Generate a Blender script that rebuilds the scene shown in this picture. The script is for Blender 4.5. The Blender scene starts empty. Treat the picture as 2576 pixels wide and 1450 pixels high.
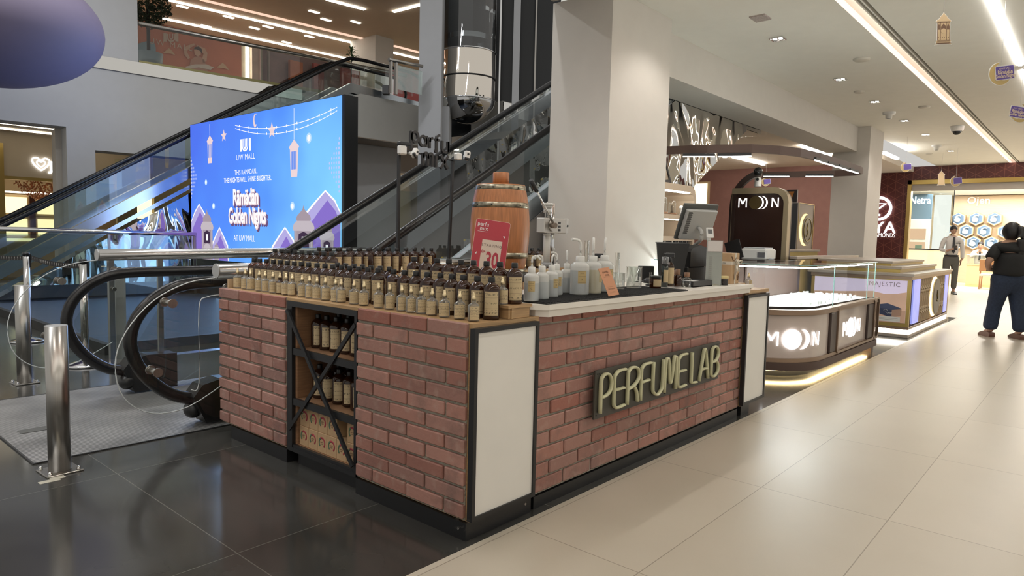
import bpy, bmesh, math, random
from mathutils import Vector, Matrix
random.seed(7)
S = bpy.context.scene
PI = math.pi
sin, cos, rad = math.sin, math.cos, math.radians
# ---------------------------------------------------------------- camera
RX = (0.656358109, -0.754064131, 0.024110551)
DN = (-0.042733203, -0.069064665, -0.996696516)
FW = (0.753238280, 0.653159520, -0.077554729)
CAM = Vector((-1.982654, -1.945243, 1.30))
cd = bpy.data.cameras.new('camera'); cam = bpy.data.objects.new('camera', cd)
S.collection.objects.link(cam); S.camera = cam
mw = Matrix(((RX[0], -DN[0], -FW[0], CAM.x), (RX[1], -DN[1], -FW[1], CAM.y), (RX[2], -DN[2], -FW[2], CAM.z), (0, 0, 0, 1)))
cam.matrix_world = mw
cd.sensor_fit = 'HORIZONTAL'; cd.sensor_width = 36; cd.lens = 36 * 1705.62 / 2576; cd.clip_end = 200; cd.clip_start = 0.05
# ---------------------------------------------------------------- world, exposure
S.view_settings.view_transform = 'Standard'; S.view_settings.look = 'None'
S.view_settings.gamma = 1; S.view_settings.exposure = 0.0; S.view_settings.use_curve_mapping = False
try:
    S.cycles.max_bounces = 8; S.cycles.diffuse_bounces = 3; S.cycles.glossy_bounces = 4
    S.cycles.transmission_bounces = 6; S.cycles.transparent_max_bounces = 24
    S.cycles.caustics_reflective = False; S.cycles.caustics_refractive = False
    S.cycles.sample_clamp_indirect = 4
except Exception: pass
W = bpy.data.worlds.new('world'); S.world = W; W.use_nodes = True
W.node_tree.nodes['Background'].inputs[0].default_value = (1.0, 0.97, 0.92, 1)
W.node_tree.nodes['Background'].inputs[1].default_value = 0.60
WARM = (1.0, 0.88, 0.74); NEUT = (1.0, 0.96, 0.91); COOL = (0.95, 0.97, 1.0)
def area(name, loc, sx, sy, power, col, rot=(0, 0, 0)):
    l = bpy.data.lights.new(name, 'AREA'); l.shape = 'RECTANGLE'; l.size = sx; l.size_y = sy; l.energy = power; l.color = col
    o = bpy.data.objects.new(name, l); o.location = loc; o.rotation_euler = rot; S.collection.objects.link(o); return o
def spot(name, loc, power, col=NEUT, ang=100, blend=.6, size=.04):
    l = bpy.data.lights.new(name, 'SPOT'); l.energy = power; l.color = col; l.spot_size = rad(ang); l.spot_blend = blend; l.shadow_soft_size = size
    o = bpy.data.objects.new(name, l); o.location = loc; S.collection.objects.link(o); return o
# area lamps added to brighten the atrium, no fixture built around them
area('atrium_fill', (1.0, 7.2, 7.1), 6, .2, 210, COOL)
area('atrium_fill', (-3, 3.0, 7.1), 6, .2, 180, COOL)
for x in (-6.2, -4.1, -2.0, 0.1, 2.2, 4.1, 5.91, 8.34, 10.25, 12.4, 14.4, 17.5):
    spot('downlight_lamp', (x, 1.0, 3.57), 30, NEUT, 120)
INNER = [(11.0, 3.3), (14.0, 3.3), (11.2, 5.6), (15.0, 5.6)]
for x, y in INNER: spot('downlight_lamp', (x, y, 3.42), 60, NEUT, 140)
# ---------------------------------------------------------------- materials
MT = {}
def nd(t, kind, **kw):
    n = t.nodes.new(kind)
    for k, v in kw.items(): setattr(n, k, v)
    return n
def mat(name, col=(.5, .5, .5), rough=.5, metal=0.0, emit=None, es=0.0, noise=0.0, nscale=6.0, bump=0.0, bscale=40.0, spec=.5, aniso=None, coat=0.0):
    if name in MT: return MT[name]
    m = bpy.data.materials.new(name); m.use_nodes = True; t = m.node_tree; b = t.nodes['Principled BSDF']
    b.inputs['Base Color'].default_value = (*col, 1); b.inputs['Roughness'].default_value = rough; b.inputs['Metallic'].default_value = metal
    b.inputs['Specular IOR Level'].default_value = spec
    if coat: b.inputs['Coat Weight'].default_value = coat; b.inputs['Coat Roughness'].default_value = .05
    if emit: b.inputs['Emission Color'].default_value = (*emit, 1); b.inputs['Emission Strength'].default_value = es
    tc = nd(t, 'ShaderNodeTexCoord')
    nz = nd(t, 'ShaderNodeTexNoise'); nz.inputs['Scale'].default_value = nscale; nz.inputs['Detail'].default_value = 5
    mp = nd(t, 'ShaderNodeMapping'); t.links.new(tc.outputs['Object'], mp.inputs[0]); t.links.new(mp.outputs[0], nz.inputs['Vector'])
    if aniso: mp.inputs['Scale'].default_value = aniso
    nn = max(noise, .015)
    cr = nd(t, 'ShaderNodeValToRGB')
    cr.color_ramp.elements[0].position = .3; cr.color_ramp.elements[1].position = .7
    cr.color_ramp.elements[0].color = (*[c * (1 - nn) for c in col], 1); cr.color_ramp.elements[1].color = (*[min(1, c * (1 + nn)) for c in col], 1)
    t.links.new(nz.outputs[0], cr.inputs[0]); t.links.new(cr.outputs[0], b.inputs['Base Color'])
    if bump:
        bz = nd(t, 'ShaderNodeTexNoise'); bz.inputs['Scale'].default_value = bscale; bz.inputs['Detail'].default_value = 2; t.links.new(tc.outputs['Object'], bz.inputs['Vector'])
        bp = nd(t, 'ShaderNodeBump'); bp.inputs['Strength'].default_value = bump; bp.inputs['Distance'].default_value = .02
        t.links.new(bz.outputs[0], bp.inputs['Height']); t.links.new(bp.outputs[0], b.inputs['Normal'])
    MT[name] = m; return m
def glow(name, col=None, s=1):
    if name in MT: return MT[name]
    m = bpy.data.materials.new(name); m.use_nodes = True; t = m.node_tree; t.nodes.clear()
    e = nd(t, 'ShaderNodeEmission'); e.inputs[0].default_value = (*col, 1); e.inputs[1].default_value = s
    o = nd(t, 'ShaderNodeOutputMaterial'); t.links.new(e.outputs[0], o.inputs[0]); MT[name] = m; return m
def glass(name, tint=(.96, .98, .97), refl=.10, rough=.02, edge=None):
    """thin clear sheet or vessel wall: tinted see-through plus a fresnel reflection"""
    if name in MT: return MT[name]
    m = bpy.data.materials.new(name); m.use_nodes = True; t = m.node_tree; t.nodes.clear()
    tr = nd(t, 'ShaderNodeBsdfTransparent'); tr.inputs[0].default_value = (*tint, 1)
    gl = nd(t, 'ShaderNodeBsdfGlossy'); gl.inputs['Roughness'].default_value = rough; gl.inputs[0].default_value = (1, 1, 1, 1)
    lw = nd(t, 'ShaderNodeLayerWeight'); lw.inputs[0].default_value = .35
    mr = nd(t, 'ShaderNodeMapRange'); mr.inputs['To Min'].default_value = refl * .35; mr.inputs['To Max'].default_value = min(.9, refl * 5)
    t.links.new(lw.outputs['Fresnel'], mr.inputs[0])
    mx = nd(t, 'ShaderNodeMixShader'); t.links.new(mr.outputs[0], mx.inputs[0]); t.links.new(tr.outputs[0], mx.inputs[1]); t.links.new(gl.outputs[0], mx.inputs[2])
    last = mx
    if edge:
        df = nd(t, 'ShaderNodeBsdfDiffuse'); df.inputs[0].default_value = (*edge, 1)
        m2 = nd(t, 'ShaderNodeMixShader'); m3 = nd(t, 'ShaderNodeMapRange'); m3.inputs['From Min'].default_value = .2; m3.inputs['To Max'].default_value = .8; m3.inputs['To Min'].default_value = .12
        t.links.new(lw.outputs['Facing'], m3.inputs[0]); t.links.new(m3.outputs[0], m2.inputs[0]); t.links.new(mx.outputs[0], m2.inputs[1]); t.links.new(df.outputs[0], m2.inputs[2]); last = m2
    o = nd(t, 'ShaderNodeOutputMaterial'); t.links.new(last.outputs[0], o.inputs[0]); MT[name] = m; return m
def mathn(t, op, a, b=None):
    n = nd(t, 'ShaderNodeMath', operation=op)
    for i, v in enumerate((a, b)):
        if v is None: continue
        if isinstance(v, (int, float)): n.inputs[i].default_value = v
        else: t.links.new(v, n.inputs[i])
    return n.outputs[0]
# ---------------------------------------------------------------- mesh builder
class MB:
    def __init__(s): s.v = []; s.f = []; s.mi = []; s.cur = 0; s.sm = []
    def add(s, vs, fs, smooth=False):
        o = len(s.v); s.v += [tuple(v) for v in vs]
        for f in fs: s.f.append([i + o for i in f]); s.mi.append(s.cur); s.sm.append(smooth)
        return s
    def box(s, x0, x1, y0, y1, z0, z1, M=None):
        vs = [Vector((x, y, z)) for z in (z0, z1) for y in (y0, y1) for x in (x0, x1)]
        if M: vs = [M @ v for v in vs]
        return s.add(vs, [(0, 2, 3, 1), (4, 5, 7, 6), (0, 1, 5, 4), (2, 6, 7, 3), (0, 4, 6, 2), (1, 3, 7, 5)])
    def rbox(s, x0, x1, y0, y1, z0, z1, b=.006, M=None):
        """box with chamfered edges"""
        c = Vector(((x0 + x1) / 2, (y0 + y1) / 2, (z0 + z1) / 2)); h = Vector((abs(x1 - x0) / 2, abs(y1 - y0) / 2, abs(z1 - z0) / 2)); b = min(b, *(q * .45 for q in h))
        vs = []; idx = {}
        for sx in (-1, 1):
            for sy in (-1, 1):
                for sz in (-1, 1):
                    for a in range(3):
                        p = [sx * (h.x - b), sy * (h.y - b), sz * (h.z - b)]; p[a] = (sx, sy, sz)[a] * h[a]
                        idx[(sx, sy, sz, a)] = len(vs); vs.append(c + Vector(p))
        fs = []
        def q(*k): fs.append([idx[i] for i in k])
        for a in range(3):
            b1, b2 = (a + 1) % 3, (a + 2) % 3
            for s0 in (-1, 1):
                ring = []
                for (u, w) in ((-1, -1), (1, -1), (1, 1), (-1, 1)):
                    k = [0, 0, 0]; k[a] = s0; k[b1] = u; k[b2] = w; ring.append((*k, a))
                q(*(ring if s0 > 0 else ring[::-1]))
            for u in (-1, 1):
                for w in (-1, 1):   # edge strips along a
                    k0 = [0, 0, 0]; k1 = [0, 0, 0]; k0[a] = -1; k1[a] = 1; k0[b1] = k1[b1] = u; k0[b2] = k1[b2] = w
                    r = [(*k0, b1), (*k1, b1), (*k1, b2), (*k0, b2)]
                    q(*(r if u * w < 0 else r[::-1]))
        for sx in (-1, 1):
            for sy in (-1, 1):
                for sz in (-1, 1):
                    r = [(sx, sy, sz, 0), (sx, sy, sz, 1), (sx, sy, sz, 2)]
                    q(*(r if sx * sy * sz > 0 else r[::-1]))
        if M: vs = [M @ v for v in vs]
        return s.add(vs, fs)
    def cyl(s, p, q, r, r2=None, n=24, caps=True, smooth=True):
        p = Vector(p); q = Vector(q); d = (q - p).normalized(); r2 = r if r2 is None else r2
        a = d.orthogonal().normalized(); b = d.cross(a)
        vs = [p + (a * cos(2 * PI * i / n) + b * sin(2 * PI * i / n)) * r for i in range(n)] + [q + (a * cos(2 * PI * i / n) + b * sin(2 * PI * i / n)) * r2 for i in range(n)]
        s.add(vs, [(i, (i + 1) % n, n + (i + 1) % n, n + i) for i in range(n)], smooth)
        if caps:
            o = len(s.v) - 2 * n
            s.f += [[o + i for i in range(n)][::-1], [o + n + i for i in range(n)]]; s.mi += [s.cur] * 2; s.sm += [False] * 2
        return s
    def tube(s, pts, r, n=12, closed=False, ry=None, up=(0, 0, 1), caps=True):
        pts = [Vector(p) for p in pts]; N = len(pts); up = Vector(up); vs = []
        for i, p in enumerate(pts):
            a = pts[(i - 1) % N] if (i or closed) else p; b = pts[(i + 1) % N] if (i < N - 1 or closed) else p
            d = (b - a).normalized(); x = d.cross(up)
            if x.length < 1e-3: x = d.cross(Vector((1, .01, 0)))
            x.normalize(); y = x.cross(d)
            rr = r[i] if isinstance(r, (list, tuple)) else r; r2 = rr if ry is None else ry
            q4, m4 = (PI / 4, 1.4142) if n == 4 else (0, 1)
            vs += [p + x * cos(2 * PI * k / n + q4) * rr * m4 + y * sin(2 * PI * k / n + q4) * r2 * m4 for k in range(n)]
        fs = []
        for i in range(N if closed else N - 1):
            j = (i + 1) % N
            fs += [(i * n + k, i * n + (k + 1) % n, j * n + (k + 1) % n, j * n + k) for k in range(n)]
        s.add(vs, fs, n != 4)
        if caps and not closed:
            o = len(s.v) - len(vs); s.f += [[o + k for k in range(n)], [o + (N - 1) * n + k for k in range(n)][::-1]]; s.mi += [s.cur] * 2; s.sm += [False] * 2
        return s
    def lathe(s, prof, c=(0, 0, 0), n=24, sy=1.0):
        vs = []; c = Vector(c)
        for (r, z) in prof: vs += [c + Vector((r * cos(2 * PI * k / n), r * sy * sin(2 * PI * k / n), z)) for k in range(n)]
        return s.add(vs, [(i * n + k, i * n + (k + 1) % n, (i + 1) * n + (k + 1) % n, (i + 1) * n + k) for i in range(len(prof) - 1) for k in range(n)], True)
    def prism(s, poly, axis, a, b, smooth=False):
        """poly: 2D points; axis 'x','y','z': extrusion axis from a to b"""
        def mk(p, t): return {'x': (t, p[0], p[1]), 'y': (p[0], t, p[1]), 'z': (p[0], p[1], t)}[axis]
        n = len(poly); vs = [mk(p, a) for p in poly] + [mk(p, b) for p in poly]
        s.add(vs, [tuple(range(n))[::-1], tuple(range(n, 2 * n))]); 
        return s.add(vs, [(i, (i + 1) % n, n + (i + 1) % n, n + i) for i in range(n)], smooth)
    def strip(s, pa, pb, smooth=False):
        n = len(pa); return s.add(list(pa) + list(pb), [(i, i + 1, n + i + 1, n + i) for i in range(n - 1)], smooth)
    def sph(s, c, r, n=16, m=10, sc=(1, 1, 1)):
        c = Vector(c); prof = [(r * sin(PI * i / m), -r * cos(PI * i / m)) for i in range(m + 1)]; vs = []
        for (q, z) in prof: vs += [c + Vector((max(q, 1e-5) * cos(2 * PI * k / n) * sc[0], max(q, 1e-5) * sin(2 * PI * k / n) * sc[1], z * sc[2])) for k in range(n)]
        return s.add(vs, [(i * n + k, i * n + (k + 1) % n, (i + 1) * n + (k + 1) % n, (i + 1) * n + k) for i in range(m) for k in range(n)], True)
    def xf(s, M, start=0):
        for i in range(start, len(s.v)): s.v[i] = tuple(M @ Vector(s.v[i]))
        return s
    def obj(s, name, m, parent=None, uv=None):
        off = Vector((0, 0, 0)); 
        if parent is not None:
            o = parent
            while o: off += o.location; o = o.parent
        me = bpy.data.meshes.new(name); me.from_pydata([tuple(Vector(v) - off) for v in s.v], [], s.f); me.validate(clean_customdata=False)
        ms = m if isinstance(m, (list, tuple)) else [m]
        for x in ms: me.materials.append(x)
        if len(me.polygons) == len(s.f):
            me.polygons.foreach_set('material_index', s.mi); me.polygons.foreach_set('use_smooth', s.sm)
        bm = bmesh.new(); bm.from_mesh(me); bmesh.ops.recalc_face_normals(bm, faces=bm.faces); bm.to_mesh(me); bm.free()
        ob = bpy.data.objects.new(name, me); S.collection.objects.link(ob)
        if parent is not None: ob.parent = parent
        return ob
def tag(o, label, cat, group=None):
    o['label'] = label; o['category'] = cat
    if group: o['group'] = group
    return o
def thing(name, label, cat, loc=(0, 0, 0), group=None, rz=0):
    o = bpy.data.objects.new(name, None); o.empty_display_size = .1; S.collection.objects.link(o); o.location = loc; o.rotation_euler = (0, 0, rz)
    return tag(o, label, cat, group)
def struct(o, label=None):
    o['kind'] = 'structure'
    if label: o['label'] = label
    return o
def kids(o): return [c for c in bpy.data.objects if c.parent == o]
def copytree(root, ch, loc, label, group=None, rz=0):
    r = root.copy(); S.collection.objects.link(r); r.location = loc; r.rotation_euler = (0, 0, rz); r['label'] = label
    if group: r['group'] = group
    for c, gs in ch:
        k = c.copy(); S.collection.objects.link(k); k.parent = r
        for g in gs:
            h = g.copy(); S.collection.objects.link(h); h.parent = k
    return r
def tree(o): return [(c, kids(c)) for c in kids(o)]
def textmesh(txt, size=1.0, ext=0.0, bold=0.0, align='CENTER', sx=1.0, spacing=1.0):
    cu = bpy.data.curves.new('lettering', 'FONT'); cu.body = txt; cu.size = size; cu.extrude = ext; cu.offset = bold; cu.align_x = align; cu.align_y = 'CENTER'; cu.space_character = spacing; cu.resolution_u = 3
    o = bpy.data.objects.new('lettering', cu); S.collection.objects.link(o)
    dg = bpy.context.evaluated_depsgraph_get(); me = bpy.data.meshes.new_from_object(o.evaluated_get(dg))
    vs = [(v.co.x * sx, v.co.y, v.co.z) for v in me.vertices]; fs = [tuple(p.vertices) for p in me.polygons]
    bpy.data.objects.remove(o); bpy.data.meshes.remove(me); bpy.data.curves.remove(cu); return vs, fs
def plane_mat(o, right, up):
    r = Vector(right).normalized(); u = Vector(up).normalized(); n = r.cross(u)
    return Matrix(((r.x, u.x, n.x, o[0]), (r.y, u.y, n.y, o[1]), (r.z, u.z, n.z, o[2]), (0, 0, 0, 1)))
def put_text(mb, txt, size, M, ext=.0, bold=0., sx=1., dx=0, dy=0, dz=.002, spacing=1., align='CENTER'):
    vs, fs = textmesh(txt, size, ext, bold, align, sx, spacing)
    return mb.add([M @ Vector((v[0] + dx, v[1] + dy, v[2] + dz)) for v in vs], fs)
def arc(cx, cy, r, a0, a1, n=8, ry=None):
    ry = r if ry is None else ry
    return [(cx + r * cos(rad(a0 + (a1 - a0) * i / n)), cy + ry * sin(rad(a0 + (a1 - a0) * i / n))) for i in range(n + 1)]
def rrect(x0, x1, y0, y1, r, n=5):
    return arc(x1 - r, y1 - r, r, 0, 90, n) + arc(x0 + r, y1 - r, r, 90, 180, n) + arc(x0 + r, y0 + r, r, 180, 270, n) + arc(x1 - r, y0 + r, r, 270, 360, n)
ORD = 'first second third fourth fifth sixth seventh eighth ninth tenth eleventh twelfth thirteenth fourteenth fifteenth sixteenth seventeenth eighteenth nineteenth twentieth twenty-first twenty-second twenty-third twenty-fourth twenty-fifth twenty-sixth twenty-seventh twenty-eighth twenty-ninth thirtieth'.split()
# common materials
steel = mat('brushed_steel', (.42, .40, .37), .28, 1.0, noise=.08, nscale=5, aniso=(30, 30, 1))
chrome = mat('polished_steel', (.72, .72, .72), .07, 1.0)
black = mat('black_metal', (.012, .012, .013), .4)
blackp = mat('black_plastic', (.015, .015, .016), .3)
white = mat('white_plastic', (.75, .74, .70), .35)
clear = glass('clear_glass', (.90, .94, .92), .10)
def ray(u, v):
    a, b = (u - 1288) / 1705.62, (v - 725) / 1705.62
    return Vector([RX[i] * a + DN[i] * b + FW[i] for i in range(3)])
def at(u, v, ax, val):
    """surveyed point: where the sight line of the photo meets the real plane ax = val"""
    i = 'xyz'.index(ax); d = ray(u, v); return CAM + d * ((val - CAM[i]) / d[i])
def atd(u, v, depth): return CAM + ray(u, v) * depth
# ---------------------------------------------------------------- floors
def tile_mat(name, c1, c2, seam, px, py, ox, oy, w, rough, rvar, nsc, spec=.5):
    m = bpy.data.materials.new(name); m.use_nodes = True; t = m.node_tree; b = t.nodes['Principled BSDF']
    tc = nd(t, 'ShaderNodeTexCoord'); sp = nd(t, 'ShaderNodeSeparateXYZ'); t.links.new(tc.outputs['Object'], sp.inputs[0])
    def line(o, off, per, ww):
        a = mathn(t, 'SUBTRACT', o, off); a = mathn(t, 'DIVIDE', a, per); a = mathn(t, 'FRACT', mathn(t, 'ADD', a, .5)); a = mathn(t, 'ABSOLUTE', mathn(t, 'SUBTRACT', a, .5))
        return mathn(t, 'LESS_THAN', a, ww / per)
    g = mathn(t, 'MAXIMUM', line(sp.outputs[0], ox, px, w), line(sp.outputs[1], oy, py, w))
    nz = nd(t, 'ShaderNodeTexNoise'); nz.inputs['Scale'].default_value = nsc; nz.inputs['Detail'].default_value = 6; t.links.new(tc.outputs['Object'], nz.inputs['Vector'])
    cx = mathn(t, 'FLOOR', mathn(t, 'DIVIDE', mathn(t, 'SUBTRACT', sp.outputs[0], ox), px)); cy = mathn(t, 'FLOOR', mathn(t, 'DIVIDE', mathn(t, 'SUBTRACT', sp.outputs[1], oy), py))
    cb = nd(t, 'ShaderNodeCombineXYZ'); t.links.new(cx, cb.inputs[0]); t.links.new(cy, cb.inputs[1]); wn = nd(t, 'ShaderNodeTexWhiteNoise'); t.links.new(cb.outputs[0], wn.inputs['Vector'])
    f = mathn(t, 'ADD', mathn(t, 'MULTIPLY', nz.outputs[0], .75), mathn(t, 'MULTIPLY', wn.outputs[0], .25))
    cr = nd(t, 'ShaderNodeValToRGB'); cr.color_ramp.elements[0].position = .3; cr.color_ramp.elements[1].position = .7; cr.color_ramp.elements[0].color = (*c1, 1); cr.color_ramp.elements[1].color = (*c2, 1); t.links.new(f, cr.inputs[0])
    mx = nd(t, 'ShaderNodeMix', data_type='RGBA'); t.links.new(g, mx.inputs[0]); t.links.new(cr.outputs[0], mx.inputs[6]); mx.inputs[7].default_value = (*seam, 1); t.links.new(mx.outputs[2], b.inputs['Base Color'])
    r = mathn(t, 'ADD', mathn(t, 'MULTIPLY', nz.outputs[0], rvar), rough - rvar / 2); t.links.new(r, b.inputs['Roughness']); b.inputs['Specular IOR Level'].default_value = spec
    return m
fl = tile_mat('pale_stone_tile', (.53, .47, .375), (.585, .52, .42), (.30, .25, .19), 1.262, .60, .285, -.668, .0022, .34, .10, 1.6)
fd = tile_mat('dark_stone_tile', (.038, .037, .033), (.066, .064, .058), (.13, .125, .11), 1.262, 1.29, -.03 + .59, .591, .0022, .13, .08, 2.2, .6)
b = MB().box(-9, 30, -9, -.035, -.1, 0); struct(b.obj('floor', fl))
b = MB().box(-9, 12.6, -.035, 26, -.1, 0); struct(b.obj('floor', fd))
b = MB().box(12.6, 30, -.035, 12, -.1, 0); struct(b.obj('floor', fl))
# ribbed metal landing plate of the near escalator
def rib_mat():
    m = bpy.data.materials.new('ribbed_aluminium'); m.use_nodes = True; t = m.node_tree; b = t.nodes['Principled BSDF']
    tc = nd(t, 'ShaderNodeTexCoord'); sp = nd(t, 'ShaderNodeSeparateXYZ'); t.links.new(tc.outputs['Object'], sp.inputs[0])
    a = mathn(t, 'FRACT', mathn(t, 'DIVIDE', sp.outputs[1], .026)); g = mathn(t, 'LESS_THAN', a, .34)
    nz = nd(t, 'ShaderNodeTexNoise'); nz.inputs['Scale'].default_value = 3; t.links.new(tc.outputs['Object'], nz.inputs['Vector'])
    cr = nd(t, 'ShaderNodeValToRGB'); cr.color_ramp.elements[0].color = (.22, .215, .205, 1); cr.color_ramp.elements[1].color = (.42, .41, .395, 1); cr.color_ramp.elements[0].position = .25; cr.color_ramp.elements[1].position = .6; t.links.new(nz.outputs[0], cr.inputs[0])
    mx = nd(t, 'ShaderNodeMix', data_type='RGBA'); t.links.new(g, mx.inputs[0]); t.links.new(cr.outputs[0], mx.inputs[6]); mx.inputs[7].default_value = (.09, .09, .09, 1)
    t.links.new(mx.outputs[2], b.inputs['Base Color']); b.inputs['Metallic'].default_value = .45; b.inputs['Roughness'].default_value = .42; return m
ribbed = rib_mat()
b = MB().box(-.955, .95, 2.345, 4.06, .0005, .006); pl = struct(b.obj('trim_1', ribbed), 'ribbed metal landing plate set in the dark floor before the near escalator')
b = MB(); b.box(-.965, -.955, 2.33, 4.07, .0005, .007).box(-.955, .95, 2.33, 2.345, .0005, .007).box(-.955, .95, 4.06, 4.075, .0005, .007); struct(b.obj('trim_2', mat('dark_frame', (.06, .06, .06), .4, .6)))
b = MB().box(-.86, -.68, 3.0, 3.09, .0065, .008)
tag(b.obj('maker_plate', mat('worn_grey', (.12, .12, .11), .5, .3)), 'small worn grey plate set in the ribbed escalator landing', 'plate')
# ---------------------------------------------------------------- ceiling over the aisle
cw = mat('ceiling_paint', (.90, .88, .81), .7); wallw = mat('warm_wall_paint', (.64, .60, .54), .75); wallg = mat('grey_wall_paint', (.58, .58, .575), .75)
b = MB(); b.box(-9, 22.5, .136, 1.86, 3.6, 3.7); b.box(-9, 22.5, -9, -.115, 3.6, 3.7); b.box(-9, 22.5, -.115, .136, 3.68, 3.75); b.box(-9, 22.5, -.022, -.006, 3.60, 3.68)
b.box(-9, 22.5, -.062, -.046, 3.60, 3.68); b.box(-9, 22.5, -.115, -.095, 3.60, 3.68); struct(b.obj('ceiling', cw))
b = MB(); b.box(-9, 22.4, -.046, -.022, 3.64, 3.675).box(-9, 22.4, -.095, -.062, 3.64, 3.675); struct(b.obj('trim_3', mat('slot_black', (.012, .012, .012), .8)), 'twin black air slots along the aisle ceiling')
b = MB().box(-8.5, 22.3, -.005, 0.0, 3.63, 3.67); tag(b.obj('cove_strip', glow('cove_led', (1, .70, .60), 9)), 'pink-white light strip tucked in the long aisle ceiling cove', 'light')
LL = ['nearest long white light line of the aisle ceiling at the top right corner', 'long white light line further down the aisle ceiling']
for i, (x, y, L) in enumerate([(-3.5, -1.0, 6), (4.3, -1.0, 9), (15.6, -1.0, 13), (3.0, -4.2, 8), (-3.5, -4.2, 4), (12.5, -4.2, 8)]):
    q = MB().box(x - L / 2, x + L / 2, y - .018, y + .018, 3.588, 3.5995)
    tag(q.obj('linear_light', glow('linear_tube', (1, .97, .92), 44)), LL[i - 1] if i in (1, 2) else 'white light line of the aisle ceiling outside the picture', 'light', 'light lines of the aisle ceiling')
# cleaner rectangles: access panel, square downlights, discs
b = MB().box(4.98, 5.17, .80, .96, 3.585, 3.6); g = tag(b.obj('ceiling_vent', mat('vent_pinkgrey', (.42, .36, .33), .6, noise=.25, nscale=60)), 'small perforated square grille, nearest fitting in the aisle ceiling', 'vent')
dl0 = thing('downlight', 'square recessed twin-lens downlight nearest the camera in the aisle ceiling', 'light', (5.91, 1.0, 3.6), 'square downlights along the aisle ceiling')
def downlight(root):
    q = MB(); q.box(-.075, .075, -.075, -.065, -.012, .0).box(-.075, .075, .065, .075, -.012, 0).box(-.075, -.065, -.065, .065, -.012, 0).box(.065, .075, -.065, .065, -.012, 0); q.v = [tuple(Vector(v) + root.location) for v in q.v]; q.obj('frame', chrome, root)
    q = MB(); q.box(-.065, .065, -.065, .065, -.004, -.002); q.v = [tuple(Vector(v) + root.location) for v in q.v]; q.obj('reflector', mat('silver_reflector', (.5, .5, .5), .2, 1), root)
    for dy in (-.033, .033):
        q = MB(); q.cyl((0, dy, -.004), (0, dy, -.009), .024, n=16); q.v = [tuple(Vector(v) + root.location) for v in q.v]; q.obj('lens', glow('downlight_lens', (1, .96, .88), 14), root)
downlight(dl0); ch = tree(dl0)
for i, x in enumerate((8.34, 10.25, 12.4, 14.4, 17.5)):
    copytree(dl0, ch, (x, 1.0, 3.6), 'square recessed downlight, %s from the camera in the aisle ceiling row' % ORD[i + 1])
for i, (x, y, r) in enumerate([(7.37, .485, .10), (9.32, 1.0, .075), (11.13, .457, .09), (13.97, .402, .08), (17.8, 1.5, .08)]):
    q = MB().lathe([(0, -.028), (r * .8, -.026), (r, -.012), (r, 0)], (x, y, 3.6), 20)
    tag(q.obj('ceiling_speaker', mat('offwhite_disc', (.62, .58, .5), .5)), 'round cream ceiling speaker disc, %s from the camera' % ORD[i], 'speaker')
for i, (x, y) in enumerate([(11.37, 1.03), (16.3, 1.1)]):
    t = thing('smoke_detector', ('white smoke detector hanging from the ceiling before the second column' if i == 0 else 'smaller white smoke detector far down the aisle ceiling'), 'detector', (x, y, 3.6))
    MB().lathe([(0, -.11), (.05, -.11), (.055, -.05), (.10, -.04), (.105, 0)], (x, y, 3.6), 20).obj('housing', white, t); MB().cyl((x, y, 3.485), (x, y, 3.489), .03).obj('sensor', black, t)
t = thing('dome_camera', 'white ceiling dome camera with dark lens near the air slots', 'camera', (13.6, .33, 3.6))
MB().lathe([(.09, -.10), (.11, -.08), (.12, 0)], (13.6, .33, 3.6), 20).obj('housing', white, t); MB().sph((13.6, .33, 3.50), .075, sc=(1, 1, .9)).obj('dome', mat('smoked_dome', (.02, .02, .02), .05), t)
# ---------------------------------------------------------------- columns and beam
X1, Y1 = 3.47, 1.63
b = MB().box(X1, 4.60, Y1, 2.33, 0, 3.6); struct(b.obj('wall_column_near', wallw))
b = MB().box(12.72, 13.75, Y1, 2.3, 0, 3.6); struct(b.obj('wall_column_far', wallw))
b = MB().box(4.60, 12.72, 1.86, 2.42, 3.12, 3.6); struct(b.obj('wall_beam', wallw))
b = MB().box(-9, X1, 1.86, 2.42, 3.25, 3.6); bb = MB().box(2.2, 3.47, 1.86, 2.33, 3.62, 5.2)
struct(bb.obj('wall_beam', wallw))
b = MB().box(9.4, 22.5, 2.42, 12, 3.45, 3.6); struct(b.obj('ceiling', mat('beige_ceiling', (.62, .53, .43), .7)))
for i, (p, q) in enumerate([((2018, 367), (2092, 391)), ((1845, 394), (1928, 413)), ((2222, 383), (2268, 398))]):
    a1, a2 = at(*p, 'z', 3.43), at(*q, 'z', 3.43); m = MB().box(min(a1.x, a2.x), max(a1.x, a2.x), a1.y - .04, a1.y + .04, 3.40, 3.449)
    tag(m.obj('strip_light', glow('strip_white', (1, .97, .9), 45)), ['white linear ceiling light above the curved dark beam', 'white linear ceiling light left of the dark arch', 'white linear ceiling light beyond the far column'][i], 'light')
for i, (x, y) in enumerate(INNER): q = MB().lathe([(0, 3.440), (.05, 3.440), (.06, 3.4495)], (x, y, 0), 18); tag(q.obj('round_downlight', glow('downlight_lens')), 'small round downlight in the beige ceiling beyond the beam, %s' % ('nearest the aisle', 'near the far column', 'deeper in, left', 'deeper in, right')[i], 'light')
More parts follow.
